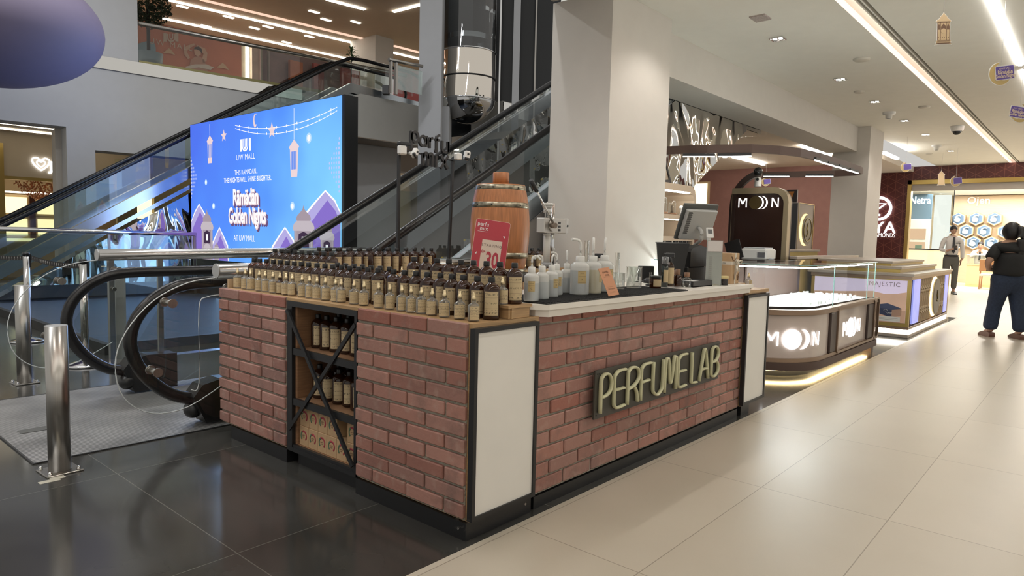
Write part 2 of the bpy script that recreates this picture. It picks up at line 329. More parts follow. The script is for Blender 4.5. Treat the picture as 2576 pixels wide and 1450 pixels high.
# brown fabric wall far behind the jewellery kiosk
bw = mat('terracotta_panel', (.27, .13, .105), .7, noise=.06)
b = MB(); b.box(18, 18.2, 3.0, 11, 0, 3.45); struct(b.obj('wall_back', bw))
t = thing('lit_niche', 'tall glowing cream panel with pale frame set in the brown wall', 'panel', (18, 8, 1.9))
y0, y1, z0, z1 = 7.42, 7.85, 1.9, 3.05
MB().box(17.93, 18, y0 - .06, y1 + .06, z0 - .06, z1 + .06).obj('frame', mat('pale_oak', (.55, .40, .24), .5), t); MB().box(17.91, 17.935, y0, y1, z0, z1).obj('panel', glow('cream_panel', (1, .86, .60), 1.7), t)
# ---------------------------------------------------------------- left facade (turned 7 degrees)
FA = rad(-7); FM = Matrix.Translation((3.5, 12.3, 0)) @ Matrix.Rotation(FA, 4, 'Z')
def fs(x): return (x - 3.5) / cos(FA)
def fbox(b, x0, x1, d0, d1, z0, z1): return b.box(fs(x0), fs(x1), d0, d1, z0, z1, M=FM)
b = MB(); fbox(b, -6, 2.12, 0, .5, 3.08, 4.22); fbox(b, 2.12, 2.57, 0, .5, 0, 4.22); fbox(b, 2.57, 6.0, 0, .5, 2.70, 4.22); fbox(b, 6.0, 9.2, 0, .5, 0, 4.22); fbox(b, -6, 3.32, 0, .5, 4.45, 8.2)
struct(b.obj('wall_left', wallg))
b = MB(); fbox(b, 2.02, 2.12, .5, .9, 0, 3.08); fbox(b, 2.57, 2.62, .5, 1.4, 0, 2.9); struct(b.obj('wall_left', wallw))
def wavy(name, sc, st, col=(.78, .77, .74), dist=.1):
    m = bpy.data.materials.new(name); m.use_nodes = True; t = m.node_tree; p = t.nodes['Principled BSDF']
    p.inputs['Base Color'].default_value = (*col, 1); p.inputs['Metallic'].default_value = 1; p.inputs['Roughness'].default_value = .03
    tc = nd(t, 'ShaderNodeTexCoord'); mp = nd(t, 'ShaderNodeMapping'); mp.inputs['Scale'].default_value = sc
    nz = nd(t, 'ShaderNodeTexNoise'); nz.inputs['Scale'].default_value = 1; nz.inputs['Detail'].default_value = 1.5; nz.inputs['Distortion'].default_value = .6
    bp = nd(t, 'ShaderNodeBump'); bp.inputs['Strength'].default_value = st; bp.inputs['Distance'].default_value = dist
    t.links.new(tc.outputs['Object'], mp.inputs[0]); t.links.new(mp.outputs[0], nz.inputs['Vector']); t.links.new(nz.outputs[0], bp.inputs['Height']); t.links.new(bp.outputs[0], p.inputs['Normal']); return m
mirror = wavy('wavy_mirror', (1.6, 1.6, .8), .9, dist=.35); mirror2 = wavy('band_mirror', (.9, .9, .3), .35, dist=.1)
b = MB(); fbox(b, -6, 9.4, -.03, .5, 4.22, 4.45); struct(b.obj('trim_4', mirror2), 'mirrored band under the upper balustrade')
# upper storey floor, wall, ceiling
uc = mat('upper_ceiling', (.66, .54, .40), .7)
b = MB(); fbox(b, -6, 24, .5, 8, 4.22, 4.44); struct(b.obj('floor_upper', fl))
b = MB(); b.box(3, 24, 9.0, 24, 6.95, 7.1); struct(b.obj('ceiling_upper', uc))
b = MB(); b.box(-2, 24, 18.3, 18.5, 4.45, 6.95); struct(b.obj('wall_upper', mat('mauve_brown', (.24, .14, .13), .6, noise=.1, nscale=1.2)))
def up_strip(p, q, w, m, name, lab, grp='ceiling light lines of the upper storey'):
    a1, a2 = at(*p, 'z', 6.93), at(*q, 'z', 6.93); d = (a2 - a1).normalized(); n = Vector((-d.y, d.x, 0)) * w
    v = [a1 - n, a2 - n, a2 + n, a1 + n]; k = MB(); k.add(v + [x + Vector((0, 0, .018)) for x in v], [(0, 1, 2, 3), (7, 6, 5, 4), (0, 4, 5, 1), (1, 5, 6, 2), (2, 6, 7, 3), (3, 7, 4, 0)]); tag(k.obj(name, m), lab, 'light', grp)
sw = glow('strip_line', (1, .95, .84), 22); pk = glow('pink_cove', (1, .66, .5), 1.1)
up_strip((408, 47), (913, 157), .045, sw, 'strip_light', 'lowest of the long white light lines on the upper ceiling')
up_strip((395, -5), (915, 115), .045, sw, 'strip_light', 'middle long white light line on the upper ceiling')
up_strip((505, 0), (915, 99), .07, pk, 'strip_light', 'dim peach cove line between the white lines of the upper ceiling')
up_strip((822, 0), (917, 25), .045, sw, 'strip_light', 'short white light line at the top edge left of the upper column')
up_strip((990, 31), (1063, 12), .04, sw, 'strip_light', 'white light line rising right of the upper column')
up_strip((987, 133), (1058, 150), .05, sw, 'strip_light', 'short white light line between upper column and lift')
up_strip((999, 178), (1046, 189), .05, sw, 'strip_light', 'lowest short white light line right of the upper column')
up_strip((990, 116), (1058, 134), .07, pk, 'strip_light', 'short peach cove line right of the upper column')
for i, (u, v) in enumerate([(459, 17), (790, 30), (518, 66), (895, 56), (575, 43), (674, 68), (778, 92), (721, 107), (820, 50), (640, 65 + 6)]):
    p = at(u, v, 'z', 6.94); k = MB(); k.box(p.x - .14, p.x + .14, p.y - .05, p.y + .05, 6.93, 6.95)
    tag(k.obj('upper_downlight', glow('dl_up', (1, .93, .8), 4)), 'tiny twin-lens downlight on the upper storey ceiling, %s of ten' % ORD[i], 'light', 'twin downlights of the upper storey ceiling')
# upper column
p, q, r = at(918, 120, 'y', 14.2), at(948, 120, 'y', 14.2), at(990, 120, 'y', 14.2)
b = MB().box(q.x - .05, r.x, 14.2, 15.4, 4.4, 6.95); struct(b.obj('wall_column_upper', wallw))
# ================================================================ perfume kiosk
def brick_mat():
    m = bpy.data.materials.new('red_brick'); m.use_nodes = True; t = m.node_tree; p = t.nodes['Principled BSDF']
    g = nd(t, 'ShaderNodeNewGeometry'); tc = nd(t, 'ShaderNodeTexCoord')
    cr = nd(t, 'ShaderNodeValToRGB'); e = cr.color_ramp.elements; e[0].color = (.37, .175, .135, 1); e[1].color = (.33, .13, .095, 1)
    for q, c in ((.35, (.43, .225, .18, 1)), (.7, (.31, .17, .14, 1))): x = e.new(q); x.color = c
    t.links.new(g.outputs['Random Per Island'], cr.inputs[0])
    nz = nd(t, 'ShaderNodeTexNoise'); nz.inputs['Scale'].default_value = 5.5; nz.inputs['Detail'].default_value = 6; nz.inputs['Roughness'].default_value = .65; t.links.new(tc.outputs['Object'], nz.inputs['Vector'])
    r2 = nd(t, 'ShaderNodeValToRGB'); r2.color_ramp.elements[0].position = .52; r2.color_ramp.elements[1].position = .74; r2.color_ramp.elements[0].color = (0, 0, 0, 1); r2.color_ramp.elements[1].color = (.75, .75, .75, 1); t.links.new(nz.outputs[0], r2.inputs[0])
    mx = nd(t, 'ShaderNodeMix', data_type='RGBA'); t.links.new(r2.outputs[0], mx.inputs[0]); t.links.new(cr.outputs[0], mx.inputs[6]); mx.inputs[7].default_value = (.16, .105, .09, 1)
    n3 = nd(t, 'ShaderNodeTexNoise'); n3.inputs['Scale'].default_value = 17; n3.inputs['Detail'].default_value = 8; t.links.new(tc.outputs['Object'], n3.inputs['Vector'])
    r3 = nd(t, 'ShaderNodeValToRGB'); r3.color_ramp.elements[0].position = .55; r3.color_ramp.elements[1].position = .8; r3.color_ramp.elements[0].color = (0, 0, 0, 1); r3.color_ramp.elements[1].color = (.55, .55, .55, 1); t.links.new(n3.outputs[0], r3.inputs[0])
    m2 = nd(t, 'ShaderNodeMix', data_type='RGBA'); t.links.new(r3.outputs[0], m2.inputs[0]); t.links.new(mx.outputs[2], m2.inputs[6]); m2.inputs[7].default_value = (.50, .37, .30, 1)
    t.links.new(m2.outputs[2], p.inputs['Base Color']); p.inputs['Roughness'].default_value = .72
    bp = nd(t, 'ShaderNodeBump'); bp.inputs['Strength'].default_value = .5; bp.inputs['Distance'].default_value = .004; n4 = nd(t, 'ShaderNodeTexNoise'); n4.inputs['Scale'].default_value = 60; n4.inputs['Detail'].default_value = 6; t.links.new(tc.outputs['Object'], n4.inputs['Vector']); t.links.new(n4.outputs[0], bp.inputs['Height']); t.links.new(bp.outputs[0], p.inputs['Normal'])
    return m
brickm = brick_mat(); mortar = mat('grey_mortar', (.33, .31, .25), .9, noise=.25, nscale=14, bump=.6, bscale=90)
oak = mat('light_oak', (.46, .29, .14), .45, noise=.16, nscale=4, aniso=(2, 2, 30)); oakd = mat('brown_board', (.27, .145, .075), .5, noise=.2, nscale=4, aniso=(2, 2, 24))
def bricks(axis, pos, a0, a1, z0, z1, rows, blen, flip=False, odd=0, ztop=None):
    """brick slips on the face axis=pos looking to -axis; a runs along the other axis"""
    b = MB(); ch = (z1 - z0) / rows; g = .011
    for r in range(rows):
        zz1 = z1 - r * ch; zz0 = zz1 - ch + g; zz1 = min(zz1, ztop) if ztop else zz1; off = -(blen / 2) if (r + odd) % 2 else 0; k = off
        while k < a1 - a0 - .02:
            s0, s1 = max(k, 0), min(k + blen - g, a1 - a0); k += blen
            if s1 - s0 < .03: continue
            if flip: s0, s1 = (a1 - a0) - s1, (a1 - a0) - s0
            j = lambda q: random.uniform(-q, q)
            A0, A1 = a0 + s0 + j(.0018), a0 + s1 + j(.0018); d = random.uniform(-.003, .002); w0, w1 = zz0 + j(.0015), zz1 + j(.0015)
            if axis == 'x': b.rbox(pos + d, pos + .022, A0, A1, w0, w1, .0045)
            else: b.rbox(A0, A1, pos + d, pos + .022, w0, w1, .0045)
    return b
base_m = mat('black_plinth', (.010, .010, .011), .35)
# --- near corner cabinet
t = thing('brick_cabinet', 'brick-clad corner cabinet with white framed panel nearest the camera', 'cabinet', (.22, .39, 0))
MB().box(.02, .455, .0, .775, .08, .929).obj('body', oak, t)
MB().box(.013, .0198, .022, .775, .086, .928).obj('mortar', mortar, t)
bricks('x', 0, .022, .775, .084, .930, 12, .2515).obj('brick_facing', brickm, t)
MB().box(.006, .44, .006, .777, 0, .078).obj('plinth', base_m, t)
def framed(t, x0, x1, z0, z1, y, w=.019, d=.03):
    b = MB(); b.box(x0, x0 + w, y, y + d, z0, z1).box(x1 - w, x1, y, y + d, z0, z1).box(x0 + w, x1 - w, y, y + d, z0, z0 + w).box(x0 + w, x1 - w, y, y + d, z1 - w, z1)
    f = b.obj('panel_frame', black, t); MB().box(x0 + w, x1 - w, y + .008, y + d, z0 + w, z1 - w).obj('white_panel', mat('white_board', (.84, .81, .75), .4), f)
framed(t, .004, .425, .092, .912, -.0305)
MB().cyl((.40, .004, .05), (.40, .007, .05), .006, n=10).cyl((.003, .05, .045), (.007, .05, .045), .006, n=10).obj('screw', steel, t)
# --- open shelf cabinet
t = thing('shelf_cabinet', 'open oak shelf cabinet with black steel cross brace between brick cabinets', 'cabinet', (.25, 1.1, 0))
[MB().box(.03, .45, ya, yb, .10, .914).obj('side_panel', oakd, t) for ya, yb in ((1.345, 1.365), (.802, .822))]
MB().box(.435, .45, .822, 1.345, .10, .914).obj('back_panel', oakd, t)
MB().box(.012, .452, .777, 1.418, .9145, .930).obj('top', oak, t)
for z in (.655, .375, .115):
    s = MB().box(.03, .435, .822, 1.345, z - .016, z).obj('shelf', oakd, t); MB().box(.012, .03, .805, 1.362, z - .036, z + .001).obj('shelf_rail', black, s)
b = MB(); b.box(.008, .04, 1.365, 1.415, .08, .885).box(.008, .04, .779, .80, .08, .885).box(.006, .04, .779, 1.415, .885, .9140).box(.006, .04, .779, 1.415, .078, .1); b.obj('steel_frame', black, t)
for (ya, za, yb, zb) in ((1.395, .865, .79, .135), (.79, .845, 1.39, .20)):
    MB().tube([(-.004 if za > .86 else .008, ya, za), (-.004 if za > .86 else .008, yb, zb)], .011, n=4, ry=.006, up=(1, 0, 0)).obj('brace', black, t)
MB().box(.045, .44, .812, 1.36, 0, .076).obj('plinth', base_m, t)
# --- far left brick cabinet
t = thing('brick_cabinet', 'brick-clad cabinet at the escalator end of the perfume kiosk', 'cabinet', (.25, 1.8, 0))
MB().box(.02, .62, 1.42, 2.19, .08, .929).obj('body', oak, t); MB().box(.013, .0198, 1.425, 2.185, .086, .928).obj('mortar', mortar, t)
bricks('x', 0, 1.422, 2.192, .084, .930, 12, .2575, flip=True).obj('brick_facing', brickm, t)
MB().box(.008, .60, 1.418, 2.06, 0, .078).obj('plinth', base_m, t)
# low clear guard with wooden edge at the row's far end
tag(MB().box(.05, .30, 2.165, 2.18, .93, .985).obj('table_lip', mat('pale_oak', (.55, .40, .24), .5)), 'short pale wooden lip at the far end of the tester row', 'lip')
# --- front counter
t = thing('brick_counter', 'long brick-clad counter under the cream worktop', 'counter', (1.7, .25, 0))
MB().box(.47, 2.86, .03, .55, .07, .925).obj('body', oak, t); MB().box(.462, 2.862, .0225, .0295, .066, .925).obj('mortar', mortar, t)
bricks('y', .012, .462, 2.862, .062, .956, 12, .2435, odd=1, ztop=.9255).obj('brick_facing', brickm, t)
MB().box(.47, 2.85, .014, .50, 0, .060).obj('plinth', base_m, t)
s = thing('neon_sign', 'unlit tube-letter sign on a dark board fixed to the brick counter', 'sign', (1.64, -.03, .487))
bd = MB(); bd.box(.893, 2.388, -.030, -.020, .362, .618).obj('sign_board', mat('olive_black_board', (.055, .050, .040), .5), s)
b = MB()
for (x, z) in ((.915, .598), (.93, .598), (2.35, .600), (2.367, .600), (.915, .38), (2.36, .38), (1.64, .38), (1.64, .60)): b.cyl((x, -.030, z), (x, -.0325, z), .004, n=8)
b.obj('screws', black, s)
GL = {  # centre lines of tube letters in a unit box
 'P': [[(0, 0), (0, .8), (.12, .95), (.35, 1), (.7, .97), (.95, .8), (.95, .62), (.75, .48), (.4, .42), (.02, .4)]],
 'E': [[(.95, 1), (.4, 1), (.12, .93), (0, .8), (0, .2), (.1, .05), (.35, 0), (.95, .02)], [(.02, .5), (.85, .5)]],
 'R': [[(0, 0), (0, .8), (.12, .95), (.4, 1), (.8, .95), (.98, .8), (.95, .65), (.7, .52), (.35, .45), (.02, .42)], [(.55, .46), (.8, .28), (.92, 0)]],
 'F': [[(.98, 1), (.4, 1), (.1, .93), (0, .8), (0, 0)], [(.02, .5), (.85, .52)]],
 'U': [[(0, 1), (0, .25), (.15, .08), (.45, 0), (.75, .08), (.92, .25), (.95, 1)]],
 'M': [[(0, 0), (.05, .88), (.2, 1), (.3, .9), (.45, .3), (.52, .25), (.6, .35), (.75, .95), (.88, 1), (.95, .88), (.98, 0)]],
 'L': [[(0, 1), (0, .15), (.12, .03), (.95, .0)]],
 'A': [[(0, 0), (.38, .9), (.5, 1), (.62, .9), (1, 0)], [(.2, .36), (.8, .36)]],
 'B': [[(0, .5), (.55, .52), (.85, .65), (.9, .82), (.65, .98), (.3, 1), (.08, .93), (0, .8), (0, .18), (.12, .04), (.45, 0), (.85, .1), (.95, .28), (.8, .45), (.55, .52)]]}
def smooth(pts, n=4):
    out = []
    for i in range(len(pts) - 1):
        p0 = pts[max(i - 1, 0)]; p1 = pts[i]; p2 = pts[i + 1]; p3 = pts[min(i + 2, len(pts) - 1)]
        for k in range(n):
            u = k / n; out.append(tuple(.5 * ((2 * p1[a]) + (-p0[a] + p2[a]) * u + (2 * p0[a] - 5 * p1[a] + 4 * p2[a] - p3[a]) * u * u + (-p0[a] + 3 * p1[a] - 3 * p2[a] + p3[a]) * u ** 3) for a in range(len(p1))))
    return out + [pts[-1]]
neon = mat('cream_tube', (.62, .60, .38), .45)
for chh, u0, u1 in zip('PERFUMELAB', (1511, 1544, 1578, 1611, 1641, 1670, 1703, 1737, 1757, 1786), (1538, 1573, 1606, 1635, 1667, 1699, 1725, 1751, 1779, 1804)):
    xa, xb = at(u0, 960, 'y', -.04).x, at(u1, 960, 'y', -.04).x; b = MB()
    for st in GL[chh]:
        pts = smooth(st) if len(st) > 2 else st
        b.tube([(xa + (xb - xa) * p[0], -.043, .393 + .20 * p[1]) for p in pts], .0078, n=8, ry=.013, up=(0, 1, 0))
    b.obj('tube_letter', neon, s)
# --- right end cabinet
t = thing('end_cabinet', 'narrow oak cabinet with white framed panel at the far counter end', 'cabinet', (3.06, .2, 0))
MB().box(2.868, 3.275, .0, .44, .075, .914).obj('body', oak, t); MB().box(2.888, 3.285, -.015, .45, .915, .937).obj('top', oak, t)
framed(t, 2.842, 3.262, .088, .905, -.0305); MB().box(2.90, 3.055, .006, .40, 0, .073).obj('plinth', base_m, t)
MB().box(2.89, 3.0, .06, .30, .937, .985).obj('riser_block', oak, t)
# --- worktop
def worktop():
    b = MB(); top = [(.415, .02), (.475, -.046), (2.885, -.046), (2.885, .60), (.46, .60)]
    b.prism(top, 'z', .961, .985); b.prism([(.452, .02), (.485, -.034), (2.864, -.034), (2.864, .58), (.46, .58)], 'z', .9265, .961); return b
tag(worktop().obj('worktop', mat('cream_stone', (.86, .81, .73), .35, noise=.03)), 'cream worktop with clipped corner on the brick counter', 'worktop')
# --- back wing table
t = thing('display_table', 'back display table of the kiosk crowded with amber bottles', 'table', (2, 1.85, 0))
MB().box(.63, 3.3, 1.50, 2.17, .90, .93).obj('top', oak, t); MB().box(.65, 3.28, 1.52, 2.15, .08, .90).obj('body', oakd, t); MB().box(.66, 3.2, 1.55, 2.1, 0, .08).obj('plinth', base_m, t)
tag(MB().box(.64, 3.28, 1.965, 2.165, .9305, 1.0).obj('riser', oak), 'low oak riser along the back display table', 'riser')
# --- risers on the left wing
rn = MB(); rn.box(.255, .400, .012, .80, .9305, .978); rn.box(.245, .410, .004, .806, .978, .9895)
rn.box(.27, .285, .006, .011, .9305, .978)
tag(rn.obj('riser', oak), 'oak riser box on the corner cabinet beside the worktop', 'riser')
tag(MB().box(.255, .432, 1.455, 2.16, .9305, .9895).obj('riser', oak), 'oak riser box under the far amber bottles by the escalator', 'riser')
# inner side of the left wing behind the shelf cabinet
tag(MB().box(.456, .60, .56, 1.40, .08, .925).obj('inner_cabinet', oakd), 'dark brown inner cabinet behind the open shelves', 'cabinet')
# ---------------------------------------------------------------- bottles
def label_mat(name, col, lines, z0, z1, dens):
    m = bpy.data.materials.new(name); m.use_nodes = True; t = m.node_tree; p = t.nodes['Principled BSDF']; tc = nd(t, 'ShaderNodeTexCoord'); sp = nd(t, 'ShaderNodeSeparateXYZ'); t.links.new(tc.outputs['Object'], sp.inputs[0])
    oi = nd(t, 'ShaderNodeObjectInfo'); mp = nd(t, 'ShaderNodeMapping'); mp.inputs['Scale'].default_value = (dens, dens, dens * .45); t.links.new(tc.outputs['Object'], mp.inputs[0])
    sh = mathn(t, 'MULTIPLY', oi.outputs['Random'], 50.0); cb = nd(t, 'ShaderNodeCombineXYZ'); t.links.new(sh, cb.inputs[0]); t.links.new(sh, cb.inputs[1]); t.links.new(cb.outputs[0], mp.inputs['Location'])
    nz = nd(t, 'ShaderNodeTexNoise'); nz.inputs['Scale'].default_value = 1; nz.inputs['Detail'].default_value = 2; t.links.new(mp.outputs[0], nz.inputs['Vector'])
    tot = None
    for (zc, w, solid) in lines:
        d = mathn(t, 'LESS_THAN', mathn(t, 'ABSOLUTE', mathn(t, 'SUBTRACT', sp.outputs[2], zc)), w)
        if not solid: d = mathn(t, 'MULTIPLY', d, mathn(t, 'GREATER_THAN', nz.outputs[0], .53))
        tot = d if tot is None else mathn(t, 'MAXIMUM', tot, d)
    mx = nd(t, 'ShaderNodeMix', data_type='RGBA'); f = mathn(t, 'MULTIPLY', tot, .75); t.links.new(f, mx.inputs[0]); mx.inputs[6].default_value = (*col, 1); mx.inputs[7].default_value = (.06, .05, .04, 1); t.links.new(mx.outputs[2], p.inputs['Base Color']); p.inputs['Roughness'].default_value = .6; return m
lab_a = label_mat('amber_label', (.56, .44, .26), [(.1215, .0004, 1), (.0215, .0004, 1), (.112, .0045, 0), (.097, .0005, 1), (.073, .0035, 0), (.050, .0005, 1), (.043, .0012, 0), (.03, .0035, 0)], .02, .123, 260)
lab_t = label_mat('tester_label', (.58, .46, .27), [(.066, .0006, 1), (.058, .0012, 0), (.050, .0006, 1), (.0435, .0012, 0), (.037, .0006, 1), (.030, .0012, 0), (.0235, .0006, 1), (.0175, .001, 0)], .01, .07, 330)
def amber_mat(name, c1, c2, r):
    m = bpy.data.materials.new(name); m.use_nodes = True; t = m.node_tree; t.nodes.clear()
    tr = nd(t, 'ShaderNodeBsdfTransparent'); tr.inputs[0].default_value = (*c1, 1)
    p = nd(t, 'ShaderNodeBsdfPrincipled'); p.inputs['Base Color'].default_value = (*c2, 1); p.inputs['Roughness'].default_value = .06; p.inputs['Specular IOR Level'].default_value = .7
    mx = nd(t, 'ShaderNodeMixShader'); mx.inputs[0].default_value = r; t.links.new(tr.outputs[0], mx.inputs[1]); t.links.new(p.outputs[0], mx.inputs[2]); o = nd(t, 'ShaderNodeOutputMaterial'); t.links.new(mx.outputs[0], o.inputs[0]); return m
amber = amber_mat('amber_glass', (.55, .22, .06), (.035, .013, .005), .72)
cap_m = mat('black_cap', (.012, .012, .012), .35); gold = mat('gold_metal', (.70, .58, .36), .35, .85)
def label_arc(b, r, z0, z1, a0, a1, n=10):
    A = [(r * cos(rad(a0 + (a1 - a0) * i / n)), r * sin(rad(a0 + (a1 - a0) * i / n))) for i in range(n + 1)]
    return b.strip([(x, y, z0) for x, y in A], [(x, y, z1) for x, y in A], True)
def amber_body(h=1.0, r=.0385):
    z = h
    return [(0, 0), (r * .88, 0), (r * .97, .003), (r, .008), (r, .128 * z), (r * .97, .136 * z), (r * .86, .145 * z), (r * .62, .154 * z), (r * .42, .1585 * z), (.0125, .163 * z), (.0125, .172 * z), (0, .172 * z)]
def make_amber(h=1.0):
    t = thing('amber_bottle', 'amber bottle', 'bottle')
    MB().lathe(amber_body(h), n=20).obj('glass_body', amber, t)
    q = MB(); q.lathe([(0, .163 * h), (.0150, .163 * h), (.0155, .165 * h), (.0145, .1835 * h), (.0135, .186 * h), (0, .186 * h)], n=14); q.obj('cap', cap_m, t)
    label_arc(MB(), .0390, .019, .124 * h, 185, 285).obj('label', lab_a, t)
    return t
def make_tester(liq=None, glassm=None):
    t = thing('tester_bottle', 'tester', 'bottle')
    MB().lathe([(0, .002), (.0225, .002), (.0245, .006), (.0245, .064), (.0225, .070), (.015, .0755), (.0095, .078), (.0085, .088), (.0105, .089), (.0105, .093)], n=18).obj('glass_body', glassm or testglass, t)
    if liq: MB().lathe([(0, .006), (.0215, .006), (.0215, liq[1]), (0, liq[1])], n=16).obj('liquid', liq[0], t)
    MB().lathe([(0, .088), (.0098, .088), (.0098, .1045), (.0068, .106), (.0068, .120), (.0055, .1225), (0, .1225)], n=14).obj('spray_nozzle', gold, t)
    label_arc(MB(), .0250, .008, .066, 170, 300).obj('label', lab_t, t)
    return t
testglass = glass('tester_glass', (.88, .88, .86), .16, .03, edge=(.55, .55, .52))
liq1 = glass('amber_liquid', (.80, .55, .20), .05, .1, edge=(.55, .33, .08)); liq2 = glass('pale_liquid', (.85, .74, .50), .05, .1, edge=(.5, .42, .25)); liq3 = glass('dark_liquid', (.45, .33, .15), .05, .1, edge=(.2, .13, .05))
pa = make_amber(); ca = tree(pa); used = []
def put(proto, ch, loc, label, group, rz=0):
    if proto.name not in used:
        used.append(proto.name); proto.location = loc; proto.rotation_euler = (0, 0, rz); tag(proto, label, 'bottle', group); return proto
    return copytree(proto, ch, loc, label, group, rz)
def jit(a): return random.uniform(-a, a)
# front amber row (x = .19), measured cap positions left to right
rowB = [631, 646, 662, 680, 697, 716, 734, 753, 773, 791, 814, 831, 854, 878, 900, 925, 948, 990, 1019, 1048, 1077, 1107, 1137, 1168, 1201]
def yfor(u, x, z): return at(u, 660, 'x', x).y
nB = len(rowB)
for i, u in enumerate(rowB):
    y = at(u, 650 + (u - 631) * .08, 'x', .19).y
    y = min(y, lastB - .079) if i else min(y, 2.115); lastB = y
    put(pa, ca, (.19 + jit(.004), y, .9302), ('amber bottle in the front amber row, %s from the escalator end' % ORD[i]), 'front row of amber bottles behind the testers', rad(jit(14)))
ob = put(pa, ca, (.196, min(.062, lastB - .079), .9302), 'amber bottle labelled OREGANO at the near kiosk corner, nearest bottle of all', 'front row of amber bottles behind the testers', rad(-12))
def label_text(parent, txt, z, size, rz, r=.0394):
    vs, fs = textmesh(txt, size, 0, .0002); q = MB(); a0 = rad(238)
    q.add([(r * cos(a0 + v[0] / r), r * sin(a0 + v[0] / r), z + v[1]) for v in vs], fs); return q.obj('label_text', black, parent)
label_text(ob, 'OREGANO', .073, .0125, 0); label_text(ob, 'parfu', .114, .009, 0); label_text(ob, 'mix', .1065, .009, 0)
# upper amber rows on the risers
rowD1 = [683, 703, 721, 738, 753, 771, 789, 808, 826]
for i, u in enumerate(rowD1):
    put(pa, ca, (.335, 2.11 - i * .0795, .990), 'amber bottle on the far riser, %s from the escalator end' % ORD[i], 'amber bottles on the far riser', rad(jit(12)))
for i, u in enumerate([853, 870, 893, 917, 938, 966, 992]):
    put(pa, ca, (.335, 1.415 - i * .0795, .9302), 'amber bottle standing low in the gap between risers, %s from the left' % ORD[i], 'amber bottles in the gap between risers', rad(jit(12)))
rowD2 = [1050, 1094, 1121, 1138, 1168, 1199, 1232, 1264]
ys = [.75, .66, .575, .49, .405, .32, .235, .15]
for i, y in enumerate(ys):
    put(pa, ca, (.345, y, .990), 'amber bottle on the near riser, %s from its far end' % ORD[i], 'amber bottles on the near riser', rad(jit(8)))
ob = put(pa, ca, (.345, .06, .990), 'amber bottle on the near riser corner beside the white squeeze bottles', 'amber bottles on the near riser', rad(0))
label_text(ob, 'parfu', .115, .008, 0); label_text(ob, 'mix', .108, .008, 0); label_text(ob, 'CHANCE', .076, .006, 0); label_text(ob, 'EAU TENDRE', .069, .006, 0)
# back wing rows
def backrow(y, xs, row, where):
    k = 0
    for i, x in enumerate(xs):
        if 1.70 < x < 2.52 or (y > 2.05 and abs(x - 1.375) < .05): continue
        side = 'left' if x < 2 else 'right'
        put(pa, ca, (x, y, 1.0002), 'amber bottle in the %s row of the back table %s of the barrel, %s along' % (row, where[side], ORD[k]), 'amber bottles on the back table', rad(jit(25) - 30)); k += 1
backrow(2.01, [.66 + .086 * i for i in range(12)] + [2.60 + .12 * i for i in range(5)], 'nearer', {'left': 'left', 'right': 'right'})
backrow(2.105, [.66 + .086 * i for i in range(12)] + [2.57 + .1 * i for i in range(6)], 'rear', {'left': 'left', 'right': 'right'})
# testers: front row
pt = make_tester(); ct = tree(pt); pl1 = make_tester((liq1, .045)); cl1 = tree(pl1); pl2 = make_tester((liq2, .058)); cl2 = tree(pl2); pl3 = make_tester((liq3, .03)); cl3 = tree(pl3); pda = make_tester(None, amber); cda = tree(pda)
tp = [597, 616, 631, 652, 667, 687, 704, 720, 735, 761, 780, 799, 820, 845, 856, 890, 915, 954, 981, 1010, 1036, 1059, 1089, 1120, 1156, 1192]
kinds = {6: 'dark', 8: 'a', 9: 'b', 14: 'a', 16: 'c', 22: 'a', 24: 'c', 25: 'b', 7: 'c', 12: 'b'}
desc = {'dark': 'small dark amber tester with gold sprayer', 'a': 'clear tester part full of amber perfume', 'b': 'clear tester of pale gold perfume', 'c': 'clear tester with little dark perfume', '': 'small clear tester bottle with kraft label'}
for i, u in enumerate(tp):
    y = at(u, 700 + (u - 597) * .06, 'x', .085).y; y = min(y, lastT - .0525) if i else min(y, 2.145); lastT = y; k = kinds.get(i, ''); pr, cc = {'dark': (pda, cda), 'a': (pl1, cl1), 'b': (pl2, cl2), 'c': (pl3, cl3), '': (pt, ct)}[k]
    put(pr, cc, (.085 + jit(.004), min(y, 2.15), .9302), desc[k] + ', %s from left in the front row' % ORD[i], 'front row of perfume testers', rad(jit(22) + (60 if u == 856 else 0) - (25 if k in 'ac' and k else 0)))
# second row testers on risers
for i, (x, y, z, w) in enumerate([(.272, 2.02, .99, 0), (.272, 1.94, .99, 0), (.272, 1.86, .99, 0), (.272, 1.78, .99, 0), (.272, 1.70, .99, 0), (.275, .67, .99, 1), (.272, .065, .99, 2)]):
    put(pt, ct, (x, y, z), ['small clear tester on the far riser, %s from the escalator end' % ORD[i], 'small clear tester at the far end of the near riser', 'small clear tester on the near riser beside the OREGANO bottle'][w], 'perfume testers on the risers', rad(jit(15)))
xs = [.67, .75, .84, .93, 1.02, 1.12, 1.22, 1.33, 1.45, 2.62, 2.72, 2.82, 2.92]
for i, x in enumerate(xs):
    put(pt, ct, (x, 1.90, .9302), 'small clear tester on the back table before the amber rows, %s from the left' % ORD[i], 'perfume testers on the back table', rad(jit(15) - 20))
